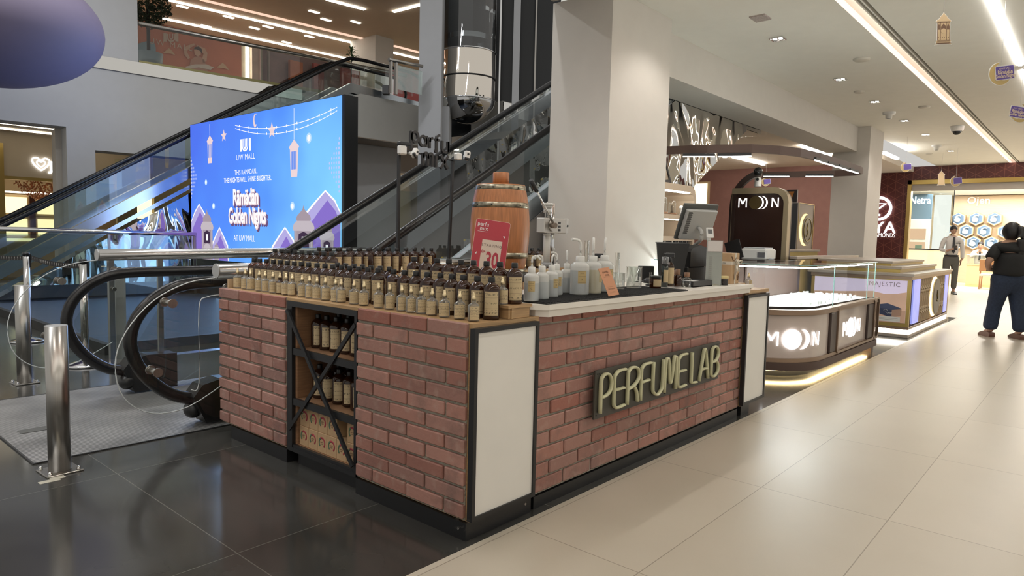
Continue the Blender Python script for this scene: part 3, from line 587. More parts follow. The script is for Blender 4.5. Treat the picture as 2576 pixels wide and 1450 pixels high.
# bottles inside the open shelf cabinet
for zi, (z, row, nm) in enumerate([(.656, [1.29, 1.205, 1.12, 1.03, .945, .865], 'top'), (.376, [1.285, 1.195, 1.10, 1.01, .92], 'middle')]):
    for i, y in enumerate(row):
        put(pa, ca, (.125 + jit(.01), y, z), 'amber bottle at the front of the %s cabinet shelf, %s from the left' % (nm, ORD[i]), 'amber bottles inside the shelf cabinet', rad(jit(14) + 8))
    for i, y in enumerate([1.24, 1.15, 1.05, .96, .87]):
        put(pa, ca, (.225, y, z), 'amber bottle in the second line of the %s cabinet shelf, %s from the left' % (nm, ORD[i]), 'amber bottles inside the shelf cabinet', rad(jit(14)))
# small kraft boxes on the lowest shelf
kraft = mat('kraft_card', (.48, .315, .17), .7, noise=.06, nscale=20)
ringm = {0: mat('ring_red', (.36, .04, .06), .6), 1: mat('ring_green', (.10, .16, .09), .6)}
kb = thing('kraft_box', 'box', 'box'); MB().rbox(-.085, .085, -.0425, .0425, 0, .108, .002).obj('carton', kraft, kb)
for a0, a1, k in ((-50, 120, 0), (120, 232, 1)):
    q = MB(); q.tube([(-.0855, .026 * -cos(rad(a)), .056 + .026 * sin(rad(a))) for a in range(a0, a1 + 1, 12)], .0055, n=6, ry=.001, up=(1, 0, 0)); q.obj('ring_print', ringm[k], kb)
q = MB(); put_text(q, 'parfu', .013, plane_mat((-.0855, .0, .060), (0, -1, 0), (0, 0, 1)), dz=.0004); put_text(q, 'mix', .013, plane_mat((-.0855, .0, .050), (0, -1, 0), (0, 0, 1)), dz=.0004); q.obj('logo_print', mat('print_brown', (.12, .06, .03), .6), kb)
ck = tree(kb); first = True
for lvl in (0, 1):
    for i in range(6):
        if lvl == 1 and i == 4: continue
        y = 1.298 - i * .0875; loc = (.125 + (.0 if lvl == 0 else .004), y, .1155 + lvl * .1085)
        lab = 'kraft carton with ring logo in the %s layer, %s from the left' % (('bottom', 'upper')[lvl], ORD[i])
        if first: kb.location = loc; tag(kb, lab, 'box', 'kraft cartons on the lowest cabinet shelf'); first = False
        else: copytree(kb, ck, loc, lab, 'kraft cartons on the lowest cabinet shelf')
# ================================================================ things on the worktop
ZT = .9852
mat_r = mat('black_rubber', (.014, .014, .014), .75, bump=.5, bscale=220)
def barmat(x0, x1, y0, y1, lab):
    b = MB(); b.rbox(x0, x1, y0, y1, ZT, ZT + .006, .002)
    n = int((x1 - x0) / .012)
    for i in range(n): b.box(x0 + .008 + i * .012, x0 + .013 + i * .012, y0 + .008, y1 - .008, ZT + .006, ZT + .0085)
    return tag(b.obj('bar_mat', mat_r), lab, 'mat')
barmat(.47, 1.195, -.035, .33, 'black rubber mat under the white squeeze bottles')
barmat(1.20, 1.87, -.038, .33, 'black rubber mat under the beakers and small amber bottles')
ZM = ZT + .0088
milk = amber_mat('milky_plastic', (.9, .9, .87), (.66, .66, .62), .86); milk2 = amber_mat('milky_full', (.8, .8, .78), (.50, .52, .51), .9); milky = amber_mat('milky_yellow', (.85, .8, .6), (.58, .54, .40), .9)
klab = mat('kraft_label', (.56, .42, .20), .6)
def squeeze(loc, lab, txt=None, r=.036, h=.128, fill=.085, fm=None, rz=0, bend=1, sq=1.0):
    t = thing('squeeze_bottle', lab, 'bottle', (0, 0, 0), 'white squeeze bottles on the rubber mat')
    MB().lathe([(0, 0), (r * .95, 0), (r, .005), (r, h * .86), (r * .96, h * .92), (r * .7, h), (r * .42, h + .003), (r * .42, h + .006)], n=24, sy=sq).obj('bottle_body', milk, t)
    MB().lathe([(r + .0004, .004), (r + .0004, fill)], n=24, sy=sq).obj('liquid_level', fm or milk2, t)
    MB().lathe([(r * .46, h + .002), (r * .48, h + .004), (r * .46, h + .030), (r * .38, h + .033), (0, h + .033)], n=18).obj('cap', white, t)
    z = h + .03; s = r * .16
    if bend == 1: p = [(0, 0, z), (0, 0, z + .035), (.004, 0, z + .046), (.014, 0, z + .052), (.028, 0, z + .049), (.042, 0, z + .036)]
    elif bend == 2: p = [(0, 0, z), (0, 0, z + .04), (-.004, 0, z + .055), (-.016, 0, z + .062), (-.04, 0, z + .064)]
    else: p = [(0, 0, z), (0, 0, z + .04), (.004, 0, z + .06), (.012, 0, z + .07)]
    k = 36 if r < .05 else 44
    sc = r / .036
    MB().tube(smooth([(a[0] * sc, a[1], z + (a[2] - z) * sc) for a in p], 3), [.0052 * sc] * 100, n=8).obj('spout', white, t)
    q = label_arc(MB(), r + .001, h * .36, h * .74, 225, 275, 8); L = q.obj('label', klab, t)
    q = MB(); a0 = rad(250); rr = r + .0014
    for zz in (h * .38, h * .72, h * .58): q.strip([(rr * cos(rad(228 + 44 * i / 8)), rr * sin(rad(228 + 44 * i / 8)), zz) for i in range(9)], [(rr * cos(rad(228 + 44 * i / 8)), rr * sin(rad(228 + 44 * i / 8)), zz + .0006) for i in range(9)])
    for body, sz, zz in (('parfu mix', .0055, h * .66), (txt or 'C3', .013, h * .47)):
        vs, fs_ = textmesh(body, sz); q.add([(rr * cos(a0 + v[0] / rr), rr * sin(a0 + v[0] / rr), zz + v[1]) for v in vs], fs_)
    q.obj('label_print', black, L)
    t.location = loc; t.rotation_euler = (0, 0, rad(rz)); return t
for (u, v, lab, txt, rz, bd) in [(1336, 757, 'white squeeze bottle next to the near riser, leftmost of the small ones', 'C', -30, 1), (1362, 752, 'white squeeze bottle with label A1, second from left', 'A1', 150, 1), (1386, 747, 'white squeeze bottle with label D, half hidden by the A2 bottle', 'D', 10, 1), (1398, 743, 'white squeeze bottle with label A2', 'A2', -10, 2), (1424, 737, 'white squeeze bottle with kraft label turned sideways, right of the A2 bottle', 'B', 45, 3)]:
    p = at(u, v, 'z', ZM); 
    if txt == 'A2': p.x += .02; p.y += .015
    squeeze((p.x, p.y, ZM), lab, txt, rz=rz, bend=bd)
for (u, v, lab, fm, rz, bd) in [(1457, 741, 'large white squeeze bottle, leftmost of the three large ones', None, -20, 2), (1489, 738, 'large squeeze bottle of yellowish liquid between two white ones', milky, 35, 3), (1518, 733, 'large white squeeze bottle behind the orange card', None, 20, 3)]:
    p = at(u, v, 'z', ZM); squeeze((p.x, p.y, ZM), lab, 'F', r=.051, h=.172, fill=.13, fm=fm, rz=rz, bend=bd)
# orange card leaning on the large bottle
t = thing('counter_card', 'orange card leaning on a squeeze bottle at the worktop edge', 'card', (1.0, -.03, ZT))
M = plane_mat((1.0, -.022, ZM + .078), (.93, -.32, -.02), (-.02, .33, .94)) @ Matrix.Rotation(rad(8), 4, 'Z')
b = MB(); b.box(-.037, .037, -.075, .075, -.001, .001, M=M); b.obj('card', mat('orange_card', (.62, .30, .17), .6), t)
q = MB(); put_text(q, 'parfu', .019, M, dy=.052); put_text(q, 'mix', .019, M, dy=.036, dx=.006); q.box(-.022, .022, .0245, .0252, .001, .0014, M=M)
put_text(q, 'TRY NOW', .010, M, dy=-.04); q.box(-.022, .022, -.0285, -.0278, .001, .0014, M=M); q.box(-.02, .02, -.055, -.0545, .001, .0014, M=M); q.box(-.02, .02, -.060, -.0595, .001, .0014, M=M)
q.obj('card_print', mat('print_brown', (.12, .06, .03), .6), t)
# beakers and cylinders
lab_gl = glass('lab_glass', (.95, .96, .95), .07, .02)
def beaker(x, y, r, h, lab):
    t = thing('beaker', lab, 'beaker', (x, y, ZM)); b = MB()
    b.lathe([(0, .002), (r * .92, .002), (r, .008), (r, h - .006), (r * 1.07, h), (r * 1.03, h), (r * .96, h - .006), (r * .96, .01), (0, .006)], (x, y, ZM), 28).obj('glass_body', lab_gl, t)
    MB().box(x - r * .5, x - r * .1, y - r - .001, y - r * .985, ZM + h * .25, ZM + h * .55).obj('measure_marks', mat('etch_white', (.7, .7, .66), .6), t)
beaker(1.50, .235, .042, .098, 'smaller clear glass beaker nearest the orange card'); beaker(1.66, .22, .048, .132, 'larger clear glass beaker with funnel standing in it')
tag(MB().lathe([(.044, .128), (.03, .10), (.008, .065), (.006, .012), (.008, .012), (.011, .067), (.034, .102), (.047, .128)], (1.66, .22, ZM), 24).obj('glass_funnel', lab_gl), 'clear glass funnel inside the larger beaker', 'funnel')
def meascyl(x, y, h, lab, z=ZM):
    t = thing('measuring_cylinder', lab, 'cylinder', (x, y, z)); MB().lathe([(0, .0), (.026, .0), (.026, .005), (.015, .010), (.015, h), (.017, h), (.0135, h), (.0135, .012), (0, .011)], (x, y, z), 20).obj('glass_body', lab_gl, t)
    b = MB()
    for k in range(14): b.box(x - .006, x + .006, y - .0155, y - .0148, z + .03 + k * (h - .05) / 14, z + .0306 + k * (h - .05) / 14)
    b.obj('scale_marks', mat('etch_white', (.7, .7, .66), .6), t)
meascyl(1.575, .29, .215, 'tall glass measuring cylinder between the two beakers'); meascyl(1.36, .37, .285, 'tall glass measuring cylinder behind the large squeeze bottles')
t = thing('trigger_spray_bottle', 'black trigger spray bottle behind the large squeeze bottles', 'bottle', (1.46, .37, ZM))
MB().lathe([(0, 0), (.03, 0), (.03, .12), (.012, .15), (.012, .165)], (1.46, .37, ZM), 18).obj('bottle_body', amber, t)
b = MB(); M = Matrix.Translation((1.46, .37, ZM + .18)) @ Matrix.Rotation(rad(-20), 4, 'Z'); b.rbox(-.025, .05, -.012, .012, 0, .028, .005, M=M); b.tube([M @ Vector(p) for p in ((.035, 0, .005), (.05, 0, -.02), (.045, 0, -.05))], .006, n=8); b.cyl((1.46, .37, ZM + .158), (1.46, .37, ZM + .182), .014); b.obj('spray_trigger', blackp, t)
# filling machine
t = thing('filling_machine', 'steel lever filling machine behind the squeeze bottles', 'machine', (1.14, .47, ZT))
MB().rbox(1.03, 1.27, .40, .56, ZT, ZT + .025, .006).obj('base_plate', steel, t)
MB().cyl((1.175, .485, ZT + .02), (1.165, .485, 1.49), .0125).obj('pole', chrome, t)
MB().rbox(1.035, 1.245, .44, .50, 1.318, 1.404, .004).obj('gear_box', mat('satin_aluminium', (.58, .55, .51), .38, .7), t)
b = MB(); b.rbox(1.235, 1.262, .438, .502, 1.316, 1.406, .003); b.obj('clamp_block', mat('light_grey_block', (.62, .60, .57), .4), t)
b = MB(); b.cyl((1.25, .4375, 1.362), (1.25, .436, 1.362), .007); b.obj('set_screw', black, t)
k = MB().cyl((1.105, .438, 1.363), (1.105, .425, 1.363), .036, n=28).obj('dial', mat('satin_aluminium'), t)
MB().cyl((1.083, .43, 1.363), (1.078, .395, 1.360), .016).obj('hub', mat('dull_bronze', (.25, .20, .16), .4, .8), t)
lv = MB().cyl((1.080, .405, 1.363), (.905, .405, 1.552), .0065).obj('lever', chrome, t); MB().cyl((.915, .405, 1.542), (.862, .405, 1.600), .0115, .0125).obj('grip', blackp, lv)
b = MB(); b.cyl((1.10, .475, 1.405), (1.10, .475, 1.46), .014).cyl((1.10, .475, 1.432), (1.10, .475, 1.462), .021).cyl((1.10, .475, 1.475), (1.10, .475, 1.488), .036).cyl((1.10, .475, 1.46), (1.10, .475, 1.477), .026, .030); b.cyl((1.10, .475, 1.488), (1.10, .475, 1.497), .004); b.box(1.085, 1.135, .47, .48, 1.43, 1.44); b.obj('plunger', white, t)
b = MB()
for kk in range(5): b.box(1.074, 1.087, .459, .461, 1.407 + kk * .008, 1.410 + kk * .008)
b.box(1.0735, 1.0765, .459, .461, 1.405, 1.445); b.obj('scale_ruler', black, t)
b = MB(); b.cyl((1.105, .475, 1.316), (1.105, .475, 1.145), .020).cyl((1.105, .475, 1.316), (1.105, .475, 1.305), .022); b.obj('cylinder', mat('pale_tube', (.62, .58, .52), .4), t); MB().cyl((1.128, .475, 1.316), (1.128, .475, 1.16), .006).obj('guide_rod', chrome, t)
b = MB()
for kk in range(6): b.box(1.165 + (kk % 2) * .012, 1.173 + (kk % 2) * .012, .4385, .44, 1.33 + (kk // 2) * .02, 1.343 + (kk // 2) * .02)
b.obj('maker_print', black, t)
MB().cyl((1.105, .475, 1.148), (1.105, .475, 1.125), .028).obj('nozzle_seat', mat('dull_grey', (.3, .3, .3), .4), t)
# barrel and red price board
br = Vector((2.10, 1.74, 1.0)); t = thing('wooden_barrel', 'orange-brown wooden barrel with steel hoops on the back table', 'barrel', br)
tag(MB().rbox(1.84, 2.36, 1.50, 1.955, .9305, .9995, .01).obj('barrel_stand', mat('dark_stand', (.02, .018, .016), .5)), 'low black stand under the wooden barrel', 'stand')
def br_r(z): return .195 + .045 * (1 - ((z - .34) / .36) ** 2)
wood_b = mat('barrel_stave', (.40, .155, .055), .38, noise=.22, nscale=3, aniso=(22, 22, 1.2)); b = MB()
b.lathe([(0, .001)] + [(br_r(i * .70 / 14), i * .70 / 14) for i in range(15)] + [(br_r(.70) - .012, .70), (br_r(.70) - .014, .685), (0, .685)], br, 36).obj('staves', wood_b, t)
hoop = mat('worn_hoop', (.30, .27, .20), .3, .9, noise=.5, nscale=30)
for z in (.672, .535, .14, .012):
    h = MB().lathe([(br_r(z) + .001, z - .022), (br_r(z) + .004, z - .02), (br_r(z + .02) + .004, z + .020), (br_r(z + .02) + .001, z + .022)], br, 36).obj('hoop', hoop, t); b = MB()
    for a in (205, 265, 250 - 80): b.sph((br.x + (br_r(z) + .004) * cos(rad(a)), br.y + (br_r(z) + .004) * sin(rad(a)), br.z + z), .006, 8, 6)
    b.obj('rivets', black, h)
MB().lathe([(0, .684), (.066, .684), (.066, .795), (.062, .80), (0, .80)], br, 28).obj('bung', wood_b, t)
t = thing('price_board', 'red price board reading STARTING 30 leaning on the barrel', 'sign', (1.55, 1.42, .93))
M = plane_mat((1.545, 1.33, 1.20), (.80, -.60, .0), (.10, .10, .985)) @ Matrix.Rotation(rad(-7), 4, 'Z')
tag(MB().rbox(1.30, 1.82, 1.20, 1.495, .9, .93, .004).obj('corner_shelf', oakd), 'brown shelf ledge under the red price board', 'shelf')
b = MB(); b.prism(rrect(-.125, .125, -.245, .205, .018), 'z', -.004, 0); b.xf(M).obj('board', mat('board_edge', (.72, .62, .50), .6), t)
b = MB(); b.prism(rrect(-.123, .123, -.243, .203, .017), 'z', 0, .001); b.xf(M).obj('red_face', mat('price_red', (.42, .035, .05), .5), t)
b = MB(); b.box(-.062, .082, -.243, .062, .001, .002); b.xf(M); b.obj('cream_panel', mat('price_cream', (.64, .52, .42), .6), t)
q = MB(); put_text(q, 'STARTING', .026, M, dx=.010, dy=.022, spacing=1.25, dz=.0026); q.obj('small_lettering', mat('ink_brown', (.09, .05, .04), .6), t)
q = MB(); put_text(q, '30', .155, M, dx=.022, dy=-.085, sx=.62, bold=.004, dz=.0026); put_text(q, 'D', .032, M, dx=-.048, dy=-.025, dz=.0026); q.box(-.064, -.030, -.0235, -.0215, .0024, .003, M=M); q.box(-.064, -.030, -.0285, -.0265, .0024, .003, M=M); put_text(q, 'ONLY', .034, M, dx=.01, dy=-.205, dz=.0026); q.obj('price_lettering', mat('price_dark', (.40, .03, .05), .5), t)
q = MB(); put_text(q, 'parfu', .040, M, dx=-.07, dy=.168, bold=.0002); put_text(q, 'mix', .040, M, dx=-.062, dy=.138, bold=.0002); q.box(-.105, -.035, .115, .117, .0012, .002, M=M)
q.add([M @ Vector(p) for p in ((.082, .102, .002), (.098, .102, .002), (.092, .086, .002))], [(0, 1, 2)]); q.add([M @ Vector(p) for p in ((-.10, -.04, .002), (-.088, -.028, .002), (-.094, -.052, .002))], [(0, 1, 2)]); q.obj('white_lettering', white, t)
# parfu mix letter sign with posts
t = thing('letter_sign', 'black raised letter sign on two thin posts above the back table', 'sign', (1.64, 2.15, 1.0))
for x0, x1, z1 in ((1.372, 1.371, 1.965), (1.906, 1.938, 1.90)): MB().tube([(x0, 2.13, 1.0), (x1, 2.13, z1)], .010, n=4, up=(0, 1, 0)).obj('post', black, t)
MB().cyl((1.37, 2.131, 1.93), (1.94, 2.131, 1.90), .006).obj('cross_bar', black, t)
def fat(b, pts, w=.010, y=2.117): b.tube([(p[0], y, p[1]) for p in (smooth(pts, 4) if len(pts) > 2 else pts)], w, n=4, ry=.010, up=(0, 1, 0))
def circ(cx, cz, r, a0=0, a1=360): return [(cx + r * cos(rad(a)), cz + r * 1.15 * sin(rad(a))) for a in range(a0, a1 + 1, 30)]
# each letter built in a local box then placed: x along, z up
ltm = mat('letter_black', (.018, .016, .016), .5)
def letter(kind, x, z, s):
    b = MB(); A = lambda pts: [(x + p[0] * s, z + p[1] * s) for p in pts]; w = .115 * s
    if kind == 'p': fat(b, A([(0, -.55), (0, 1)]), w); fat(b, A(circ(.42, .55, .38)), w)
    if kind == 'a': fat(b, A(circ(.4, .5, .38)), w); fat(b, A([(.82, 1.0), (.82, 0)]), w)
    if kind == 'r': fat(b, A([(0, 0), (0, 1)]), w); fat(b, A([(0, .55), (.08, .85), (.4, .98)]), w)
    if kind == 'f': fat(b, A([(.12, -.15), (.12, .95), (.2, 1.32), (.5, 1.4)]), w); fat(b, A([(-.12, .95), (.48, .95)]), w * .85)
    if kind == 'u': fat(b, A([(0, 1), (0, .35), (.12, .05), (.42, .0), (.7, .2), (.72, 1)]), w); fat(b, A([(.74, 1), (.74, 0)]), w)
    if kind == 'm': fat(b, A([(0, 0), (0, 1)]), w); fat(b, A([(0, .6), (.1, .95), (.4, .98), (.5, .6), (.5, 0)]), w); fat(b, A([(.5, .6), (.62, .95), (.92, .98), (1.02, .6), (1.02, 0)]), w)
    if kind == 'i': fat(b, A([(0, 0), (0, .92)]), w); b.cyl((x, 2.124, z + 1.32 * s), (x, 2.110, z + 1.32 * s), w * 1.5, n=12)
    if kind == 'x': fat(b, A([(0, 0), (.75, 1)]), w); fat(b, A([(0, 1), (.75, 0)]), w)
    b.obj('letter', ltm, t)
for kk, x, z, s in (('p', 1.475, 1.990, .088), ('a', 1.560, 1.975, .085), ('r', 1.665, 1.970, .083), ('f', 1.730, 1.962, .085), ('u', 1.800, 1.955, .088), ('m', 1.600, 1.828, .098), ('i', 1.735, 1.826, .098), ('x', 1.785, 1.824, .105)): letter(kk, x, z, s)
def seccam(name, lab, c, rx, rz):
    t = thing('security_camera', lab, 'camera', c, 'white cube cameras on the letter sign'); M = Matrix.Translation(c) @ Matrix.Rotation(rad(rz), 4, 'Z') @ Matrix.Rotation(rad(rx), 4, 'Y')
    MB().rbox(-.024, .024, -.02, .02, -.038, .038, .008, M=M).obj('housing', white, t); MB().rbox(-.024, .024, -.022, .0, -.038, -.014, .005, M=M).obj('sensor_bar', blackp, t)
    b = MB(); b.cyl(M @ Vector((0, -.0195, .012)), M @ Vector((0, -.0235, .012)), .009); b.obj('lens', blackp, t)
    b = MB(); b.cyl(M @ Vector((0, .018, 0)), M @ Vector((0, .05, .0)), .012); b.obj('mount', white, t)
seccam('c', 'white cube camera tilted left under the letters p and a', (1.455, 2.045, 1.905), 42, 15); seccam('c', 'white cube camera at the right post of the letter sign', (2.03, 2.06, 1.945), 8, -20)
t = thing('junction_box', 'white box with black lid at the top of the left post', 'box', (1.36, 2.1, 1.89)); MB().rbox(1.335, 1.405, 2.07, 2.115, 1.885, 1.955, .01).obj('housing', white, t); MB().rbox(1.335, 1.44, 2.07, 2.115, 1.958, 1.982, .008).obj('lid', blackp, t)
t = thing('junction_box', 'white box at the top of the right post', 'box', (1.95, 2.1, 1.92)); MB().rbox(1.93, 1.99, 2.07, 2.118, 1.905, 1.96, .008).obj('housing', white, t)
# ---- right part of the worktop
def lathe_thing(name, lab, cat, x, y, z, prof_parts, group=None, rz=0):
    t = thing(name, lab, cat, (x, y, z), group)
    for nm, prof, m in prof_parts: MB().lathe(prof, (x, y, z), 22).obj(nm, m, t)
    return t
kl = mat('kraft_label2', (.55, .42, .24), .6)
def lab_on(t, x, y, z, r, z0, z1, a0=190, a1=285, m=None):
    b = label_arc(MB(), r, z0, z1, a0, a1, 10); b.v = [(v[0] + x, v[1] + y, v[2] + z) for v in b.v]; b.obj('label', m or kl, t)
t = lathe_thing('candle_jar', 'squat amber jar with black lid at the mat corner', 'jar', 1.80, .15, ZM, [('jar_body', [(0, 0), (.033, 0), (.036, .004), (.036, .058), (.031, .064)], amber), ('lid', [(.034, .060), (.035, .061), (.035, .076), (0, .077)], cap_m)]); lab_on(t, 1.80, .15, ZM, .0365, .01, .052)
t = lathe_thing('spray_bottle', 'slim dark bottle with clear cap before the black display box', 'bottle', 1.915, .15, ZM, [('bottle_body', [(0, 0), (.0225, 0), (.0225, .135), (.018, .14)], amber_mat('green_black_glass', (.2, .3, .25), (.02, .03, .028), .8)), ('collar', [(.0215, .138), (.0215, .148)], cap_m), ('clear_cap', [(.021, .146), (.021, .192), (0, .193)], glass('frosted_cap', (.75, .75, .75), .1, .3, edge=(.5, .5, .5)))]); lab_on(t, 1.915, .15, ZM, .023, .03, .11)
t = lathe_thing('trigger_bottle', 'amber bottle with black trigger sprayer beside the slim bottle', 'bottle', 1.995, .16, ZM, [('bottle_body', [(0, 0), (.029, 0), (.03, .004), (.03, .125), (.024, .145), (.012, .158), (.012, .165)], amber)]); lab_on(t, 1.995, .16, ZM, .0305, .02, .122)
b = MB(); M = Matrix.Translation((1.995, .16, ZM + .165)) @ Matrix.Rotation(rad(-35), 4, 'Z'); b.rbox(-.03, .03, -.011, .011, .02, .052, .007, M=M); b.rbox(-.045, -.02, -.008, .008, .03, .05, .003, M=M); b.tube([M @ Vector(p) for p in ((-.02, 0, .022), (-.03, 0, .0), (-.028, 0, -.03))], .005, n=8); b.cyl((1.995, .16, ZM + .158), (1.995, .16, ZM + .19), .013); b.obj('spray_trigger', blackp, t)
walnut = mat('walnut_cap', (.20, .10, .05), .5)
t = lathe_thing('diffuser_bottle', 'amber bottle with wooden cap right of the trigger bottle', 'bottle', 2.065, .135, ZM, [('bottle_body', [(0, 0), (.026, 0), (.027, .004), (.027, .068), (.012, .078)], amber), ('wooden_cap', [(.0165, .076), (.0165, .112), (0, .112)], walnut)])
t = lathe_thing('perfume_bottle', 'clear square-shouldered bottle with wooden cap beside the black tray', 'bottle', 2.125, .10, ZT, [('glass_body', [(0, .002), (.028, .002), (.029, .058), (.024, .064), (.012, .066), (.012, .072)], lab_gl), ('wooden_cap', [(.0185, .070), (.0185, .100), (0, .100)], walnut)])
t = lathe_thing('perfume_bottle', 'small bottle with wooden cap between the amber and clear ones', 'bottle', 2.135, .185, ZT, [('glass_body', [(0, .002), (.022, .002), (.022, .06), (.01, .066)], amber), ('wooden_cap', [(.017, .066), (.017, .108), (0, .108)], walnut)])
t = thing('cash_tray', 'shallow dark grey tray in front of the card terminal', 'tray', (2.29, .15, ZT)); b = MB(); b.box(2.17, 2.46, .075, .28, ZT, ZT + .006).box(2.17, 2.46, .075, .082, ZT, ZT + .040).box(2.17, 2.46, .273, .28, ZT, ZT + .04).box(2.17, 2.177, .082, .273, ZT, ZT + .04).box(2.453, 2.46, .082, .273, ZT, ZT + .04); b.obj('tray', mat('charcoal_plastic', (.03, .03, .03), .45), t)
MB().rbox(2.20, 2.43, .10, .26, ZT + .0065, ZT + .03, .004).obj('papers', mat('paper_white', (.6, .6, .58), .7), t)
t = thing('display_box', 'open black box standing upright behind the small amber bottles', 'box', (2.5, .48, ZT)); M = Matrix.Translation((2.47, .40, ZT)) @ Matrix.Rotation(rad(-46), 4, 'Z')
cm = mat('matte_black_card', (.022, .022, .022), .6)
b = MB(); b.add([M @ Vector(p) for p in ((-.085, 0, .02), (.085, 0, .02), (.12, -.03, .285), (-.12, -.03, .285), (-.085, .006, .02), (.085, .006, .02), (.12, -.024, .285), (-.12, -.024, .285))], [(0, 1, 2, 3), (7, 6, 5, 4), (0, 4, 5, 1), (1, 5, 6, 2), (2, 6, 7, 3), (3, 7, 4, 0)]); b.obj('front_panel', cm, t)
b = MB(); b.add([M @ Vector(p) for p in ((-.12, -.03, .285), (.12, -.03, .285), (.10, .08, .292), (-.10, .08, .292), (-.12, -.03, .281), (.12, -.03, .281), (.10, .08, .288), (-.10, .08, .288))], [(0, 1, 2, 3), (7, 6, 5, 4), (0, 4, 5, 1), (1, 5, 6, 2), (2, 6, 7, 3), (3, 7, 4, 0)]); b.obj('lid_flap', cm, t)
MB().box(-.08, .08, .0, .07, 0, .03, M=M).obj('foot', cm, t)
t = thing('card_stand', 'small black panel behind the mouse at the display box', 'stand', (2.56, .58, ZT)); M = Matrix.Translation((2.50, .62, ZT)) @ Matrix.Rotation(rad(-40), 4, 'Z'); MB().rbox(-.06, .06, -.01, .01, 0, .11, .003, M=M).obj('panel', cm, t)
tag(MB().rbox(2.30, 2.60, .545, .598, ZT, ZT + .004, .001).obj('mouse_pad', mat_r), 'thin black pad at the rear edge of the worktop', 'pad')
tag(MB().lathe([(0, .0), (.052, 0), (.055, .010), (.047, .026), (.028, .035), (0, .037)], (2.30, .475, ZT + .0005), 24, sy=.75).obj('computer_mouse', blackp), 'large glossy black mouse-shaped scanner on the worktop', 'mouse')
t = lathe_thing('glass_stopper', 'small clear glass tube behind the amber jar', 'stopper', 1.93, .26, ZM, [('base', [(0, 0), (.03, 0), (.03, .01), (.008, .016)], blackp), ('tube', [(.008, .014), (.008, .085), (.012, .088), (0, .09)], lab_gl)])
# register, pos screen
t = thing('cash_register', 'stacked black cash register boxes under the touch screen', 'register', (2.95, .42, ZT)); b = MB(); b.rbox(2.60, 2.90, .33, .57, ZT, ZT + .115, .008); b.obj('cash_drawer', mat('register_black', (.010, .010, .010), .3), t)
M = Matrix.Translation((2.74, .44, ZT + .1155)); b = MB(); b.prism([(-.13, 0), (.14, 0), (.14, .14), (.03, .16), (-.10, .135), (-.13, .11)], 'y', -.12, .12); b.xf(M); b.obj('printer_box', mat('register_black'), t)
t = thing('touch_screen', 'grey touch screen seen from behind on its curved neck', 'screen', (2.80, .42, 1.27)); M = Matrix.Translation((2.80, .40, 1.42)) @ Matrix.Rotation(rad(-48), 4, 'Z') @ Matrix.Rotation(rad(24), 4, 'Y') @ Matrix.Rotation(rad(0), 4, 'X')
M = Matrix.Translation((2.86, .40, 1.42)) @ Matrix.Rotation(rad(62), 4, 'Z')
def scr(pts): return [M @ Vector(p) for p in pts]
# screen leans back; its back faces the camera (-x,-y); local x = thickness direction, local y = width
L = Matrix.Rotation(rad(-24), 4, 'Y'); MM = M @ L
MB().rbox(0.012, .032, -.155, .155, -.135, .155, .006, M=MM).obj('bezel', mat('bezel_grey', (.10, .105, .10), .4), t)
bk = MB().rbox(-.022, .012, -.140, .135, -.125, .118, .012, M=MM).obj('back_shell', mat('shell_grey', (.46, .46, .44), .45), t)
b = MB()
for kk in range(22): b.box(-.0235, -.021, .085 + (kk % 2) * .006, .122, -.07 + kk * .008, -.066 + kk * .008, M=MM)
b.obj('vents', black, bk)
b = MB(); b.tube(smooth([M @ Vector(p) for p in ((-.02, .0, -.03), (-.055, .0, -.06), (-.05, .0, -.12), (.02, .0, -.16))], 4), .016, n=10, ry=.012); b.obj('neck', mat('shell_grey'), t)
# acrylic card stand
t = thing('price_stand', 'tall acrylic stand with pinkish price list beside the gift box', 'stand', (2.5, .1, ZT)); M = Matrix.Translation((2.50, .085, ZT)) @ Matrix.Rotation(rad(-42), 4, 'Z')
b = MB(); b.box(-.058, .058, 0, .003, 0, .315, M=M); b.obj('acrylic_front', clear, t); MB().box(-.055, .055, .0035, .005, .006, .312, M=M).obj('paper', mat('pinkish_paper', (.74, .64, .60), .6), t)
b = MB()
for kk in range(26): b.box(-.04, -.018, -.0012, -.0004, .03 + kk * .0068, .0312 + kk * .0068, M=M)
b.box(-.05, .05, -.0012, -.0004, .232, .234, M=M); b.obj('print_lines', mat('ink_pale', (.25, .2, .18), .6), t)
MB().box(-.054, .054, -.0010, -.0002, .236, .308, M=M).obj('picture_area', mat('sheet_white', (.68, .63, .60), .5), t)
b = MB(); b.box(-.058, .058, .003, .07, 0, .003, M=M); b.obj('foot', clear, t)
t = thing('card_reader', 'small white card terminal raised above the price stand', 'terminal', (2.66, .20, ZT)); M = Matrix.Translation((2.655, .20, ZT)) @ Matrix.Rotation(rad(-42), 4, 'Z')
MB().rbox(-.012, .012, 0, .02, 0, .33, .004, M=M).obj('pedestal', white, t); MM = M @ Matrix.Translation((-.0, 0, .365)) @ Matrix.Rotation(rad(-15), 4, 'X'); MB().rbox(-.026, .026, -.006, .006, -.036, .04, .004, M=MM).obj('reader', white, t); MB().box(-.016, .016, -.0075, -.006, -.005, .026, M=MM).obj('display', mat('lcd_grey', (.12, .12, .12), .3), t)
# yellow lid jar
lathe_thing('spice_jar', 'small jar of coffee beans with yellow lid before the gift box', 'jar', 2.585, .045, ZT, [('beans', [(0, .002), (.024, .002), (.025, .042), (0, .044)], mat('coffee_beans', (.035, .02, .015), .6, bump=1, bscale=300)), ('glass_body', [(.0265, 0), (.0275, .052)], lab_gl), ('lid', [(.029, .050), (.029, .066), (0, .067)], mat('yellow_lid', (.62, .50, .22), .4))])
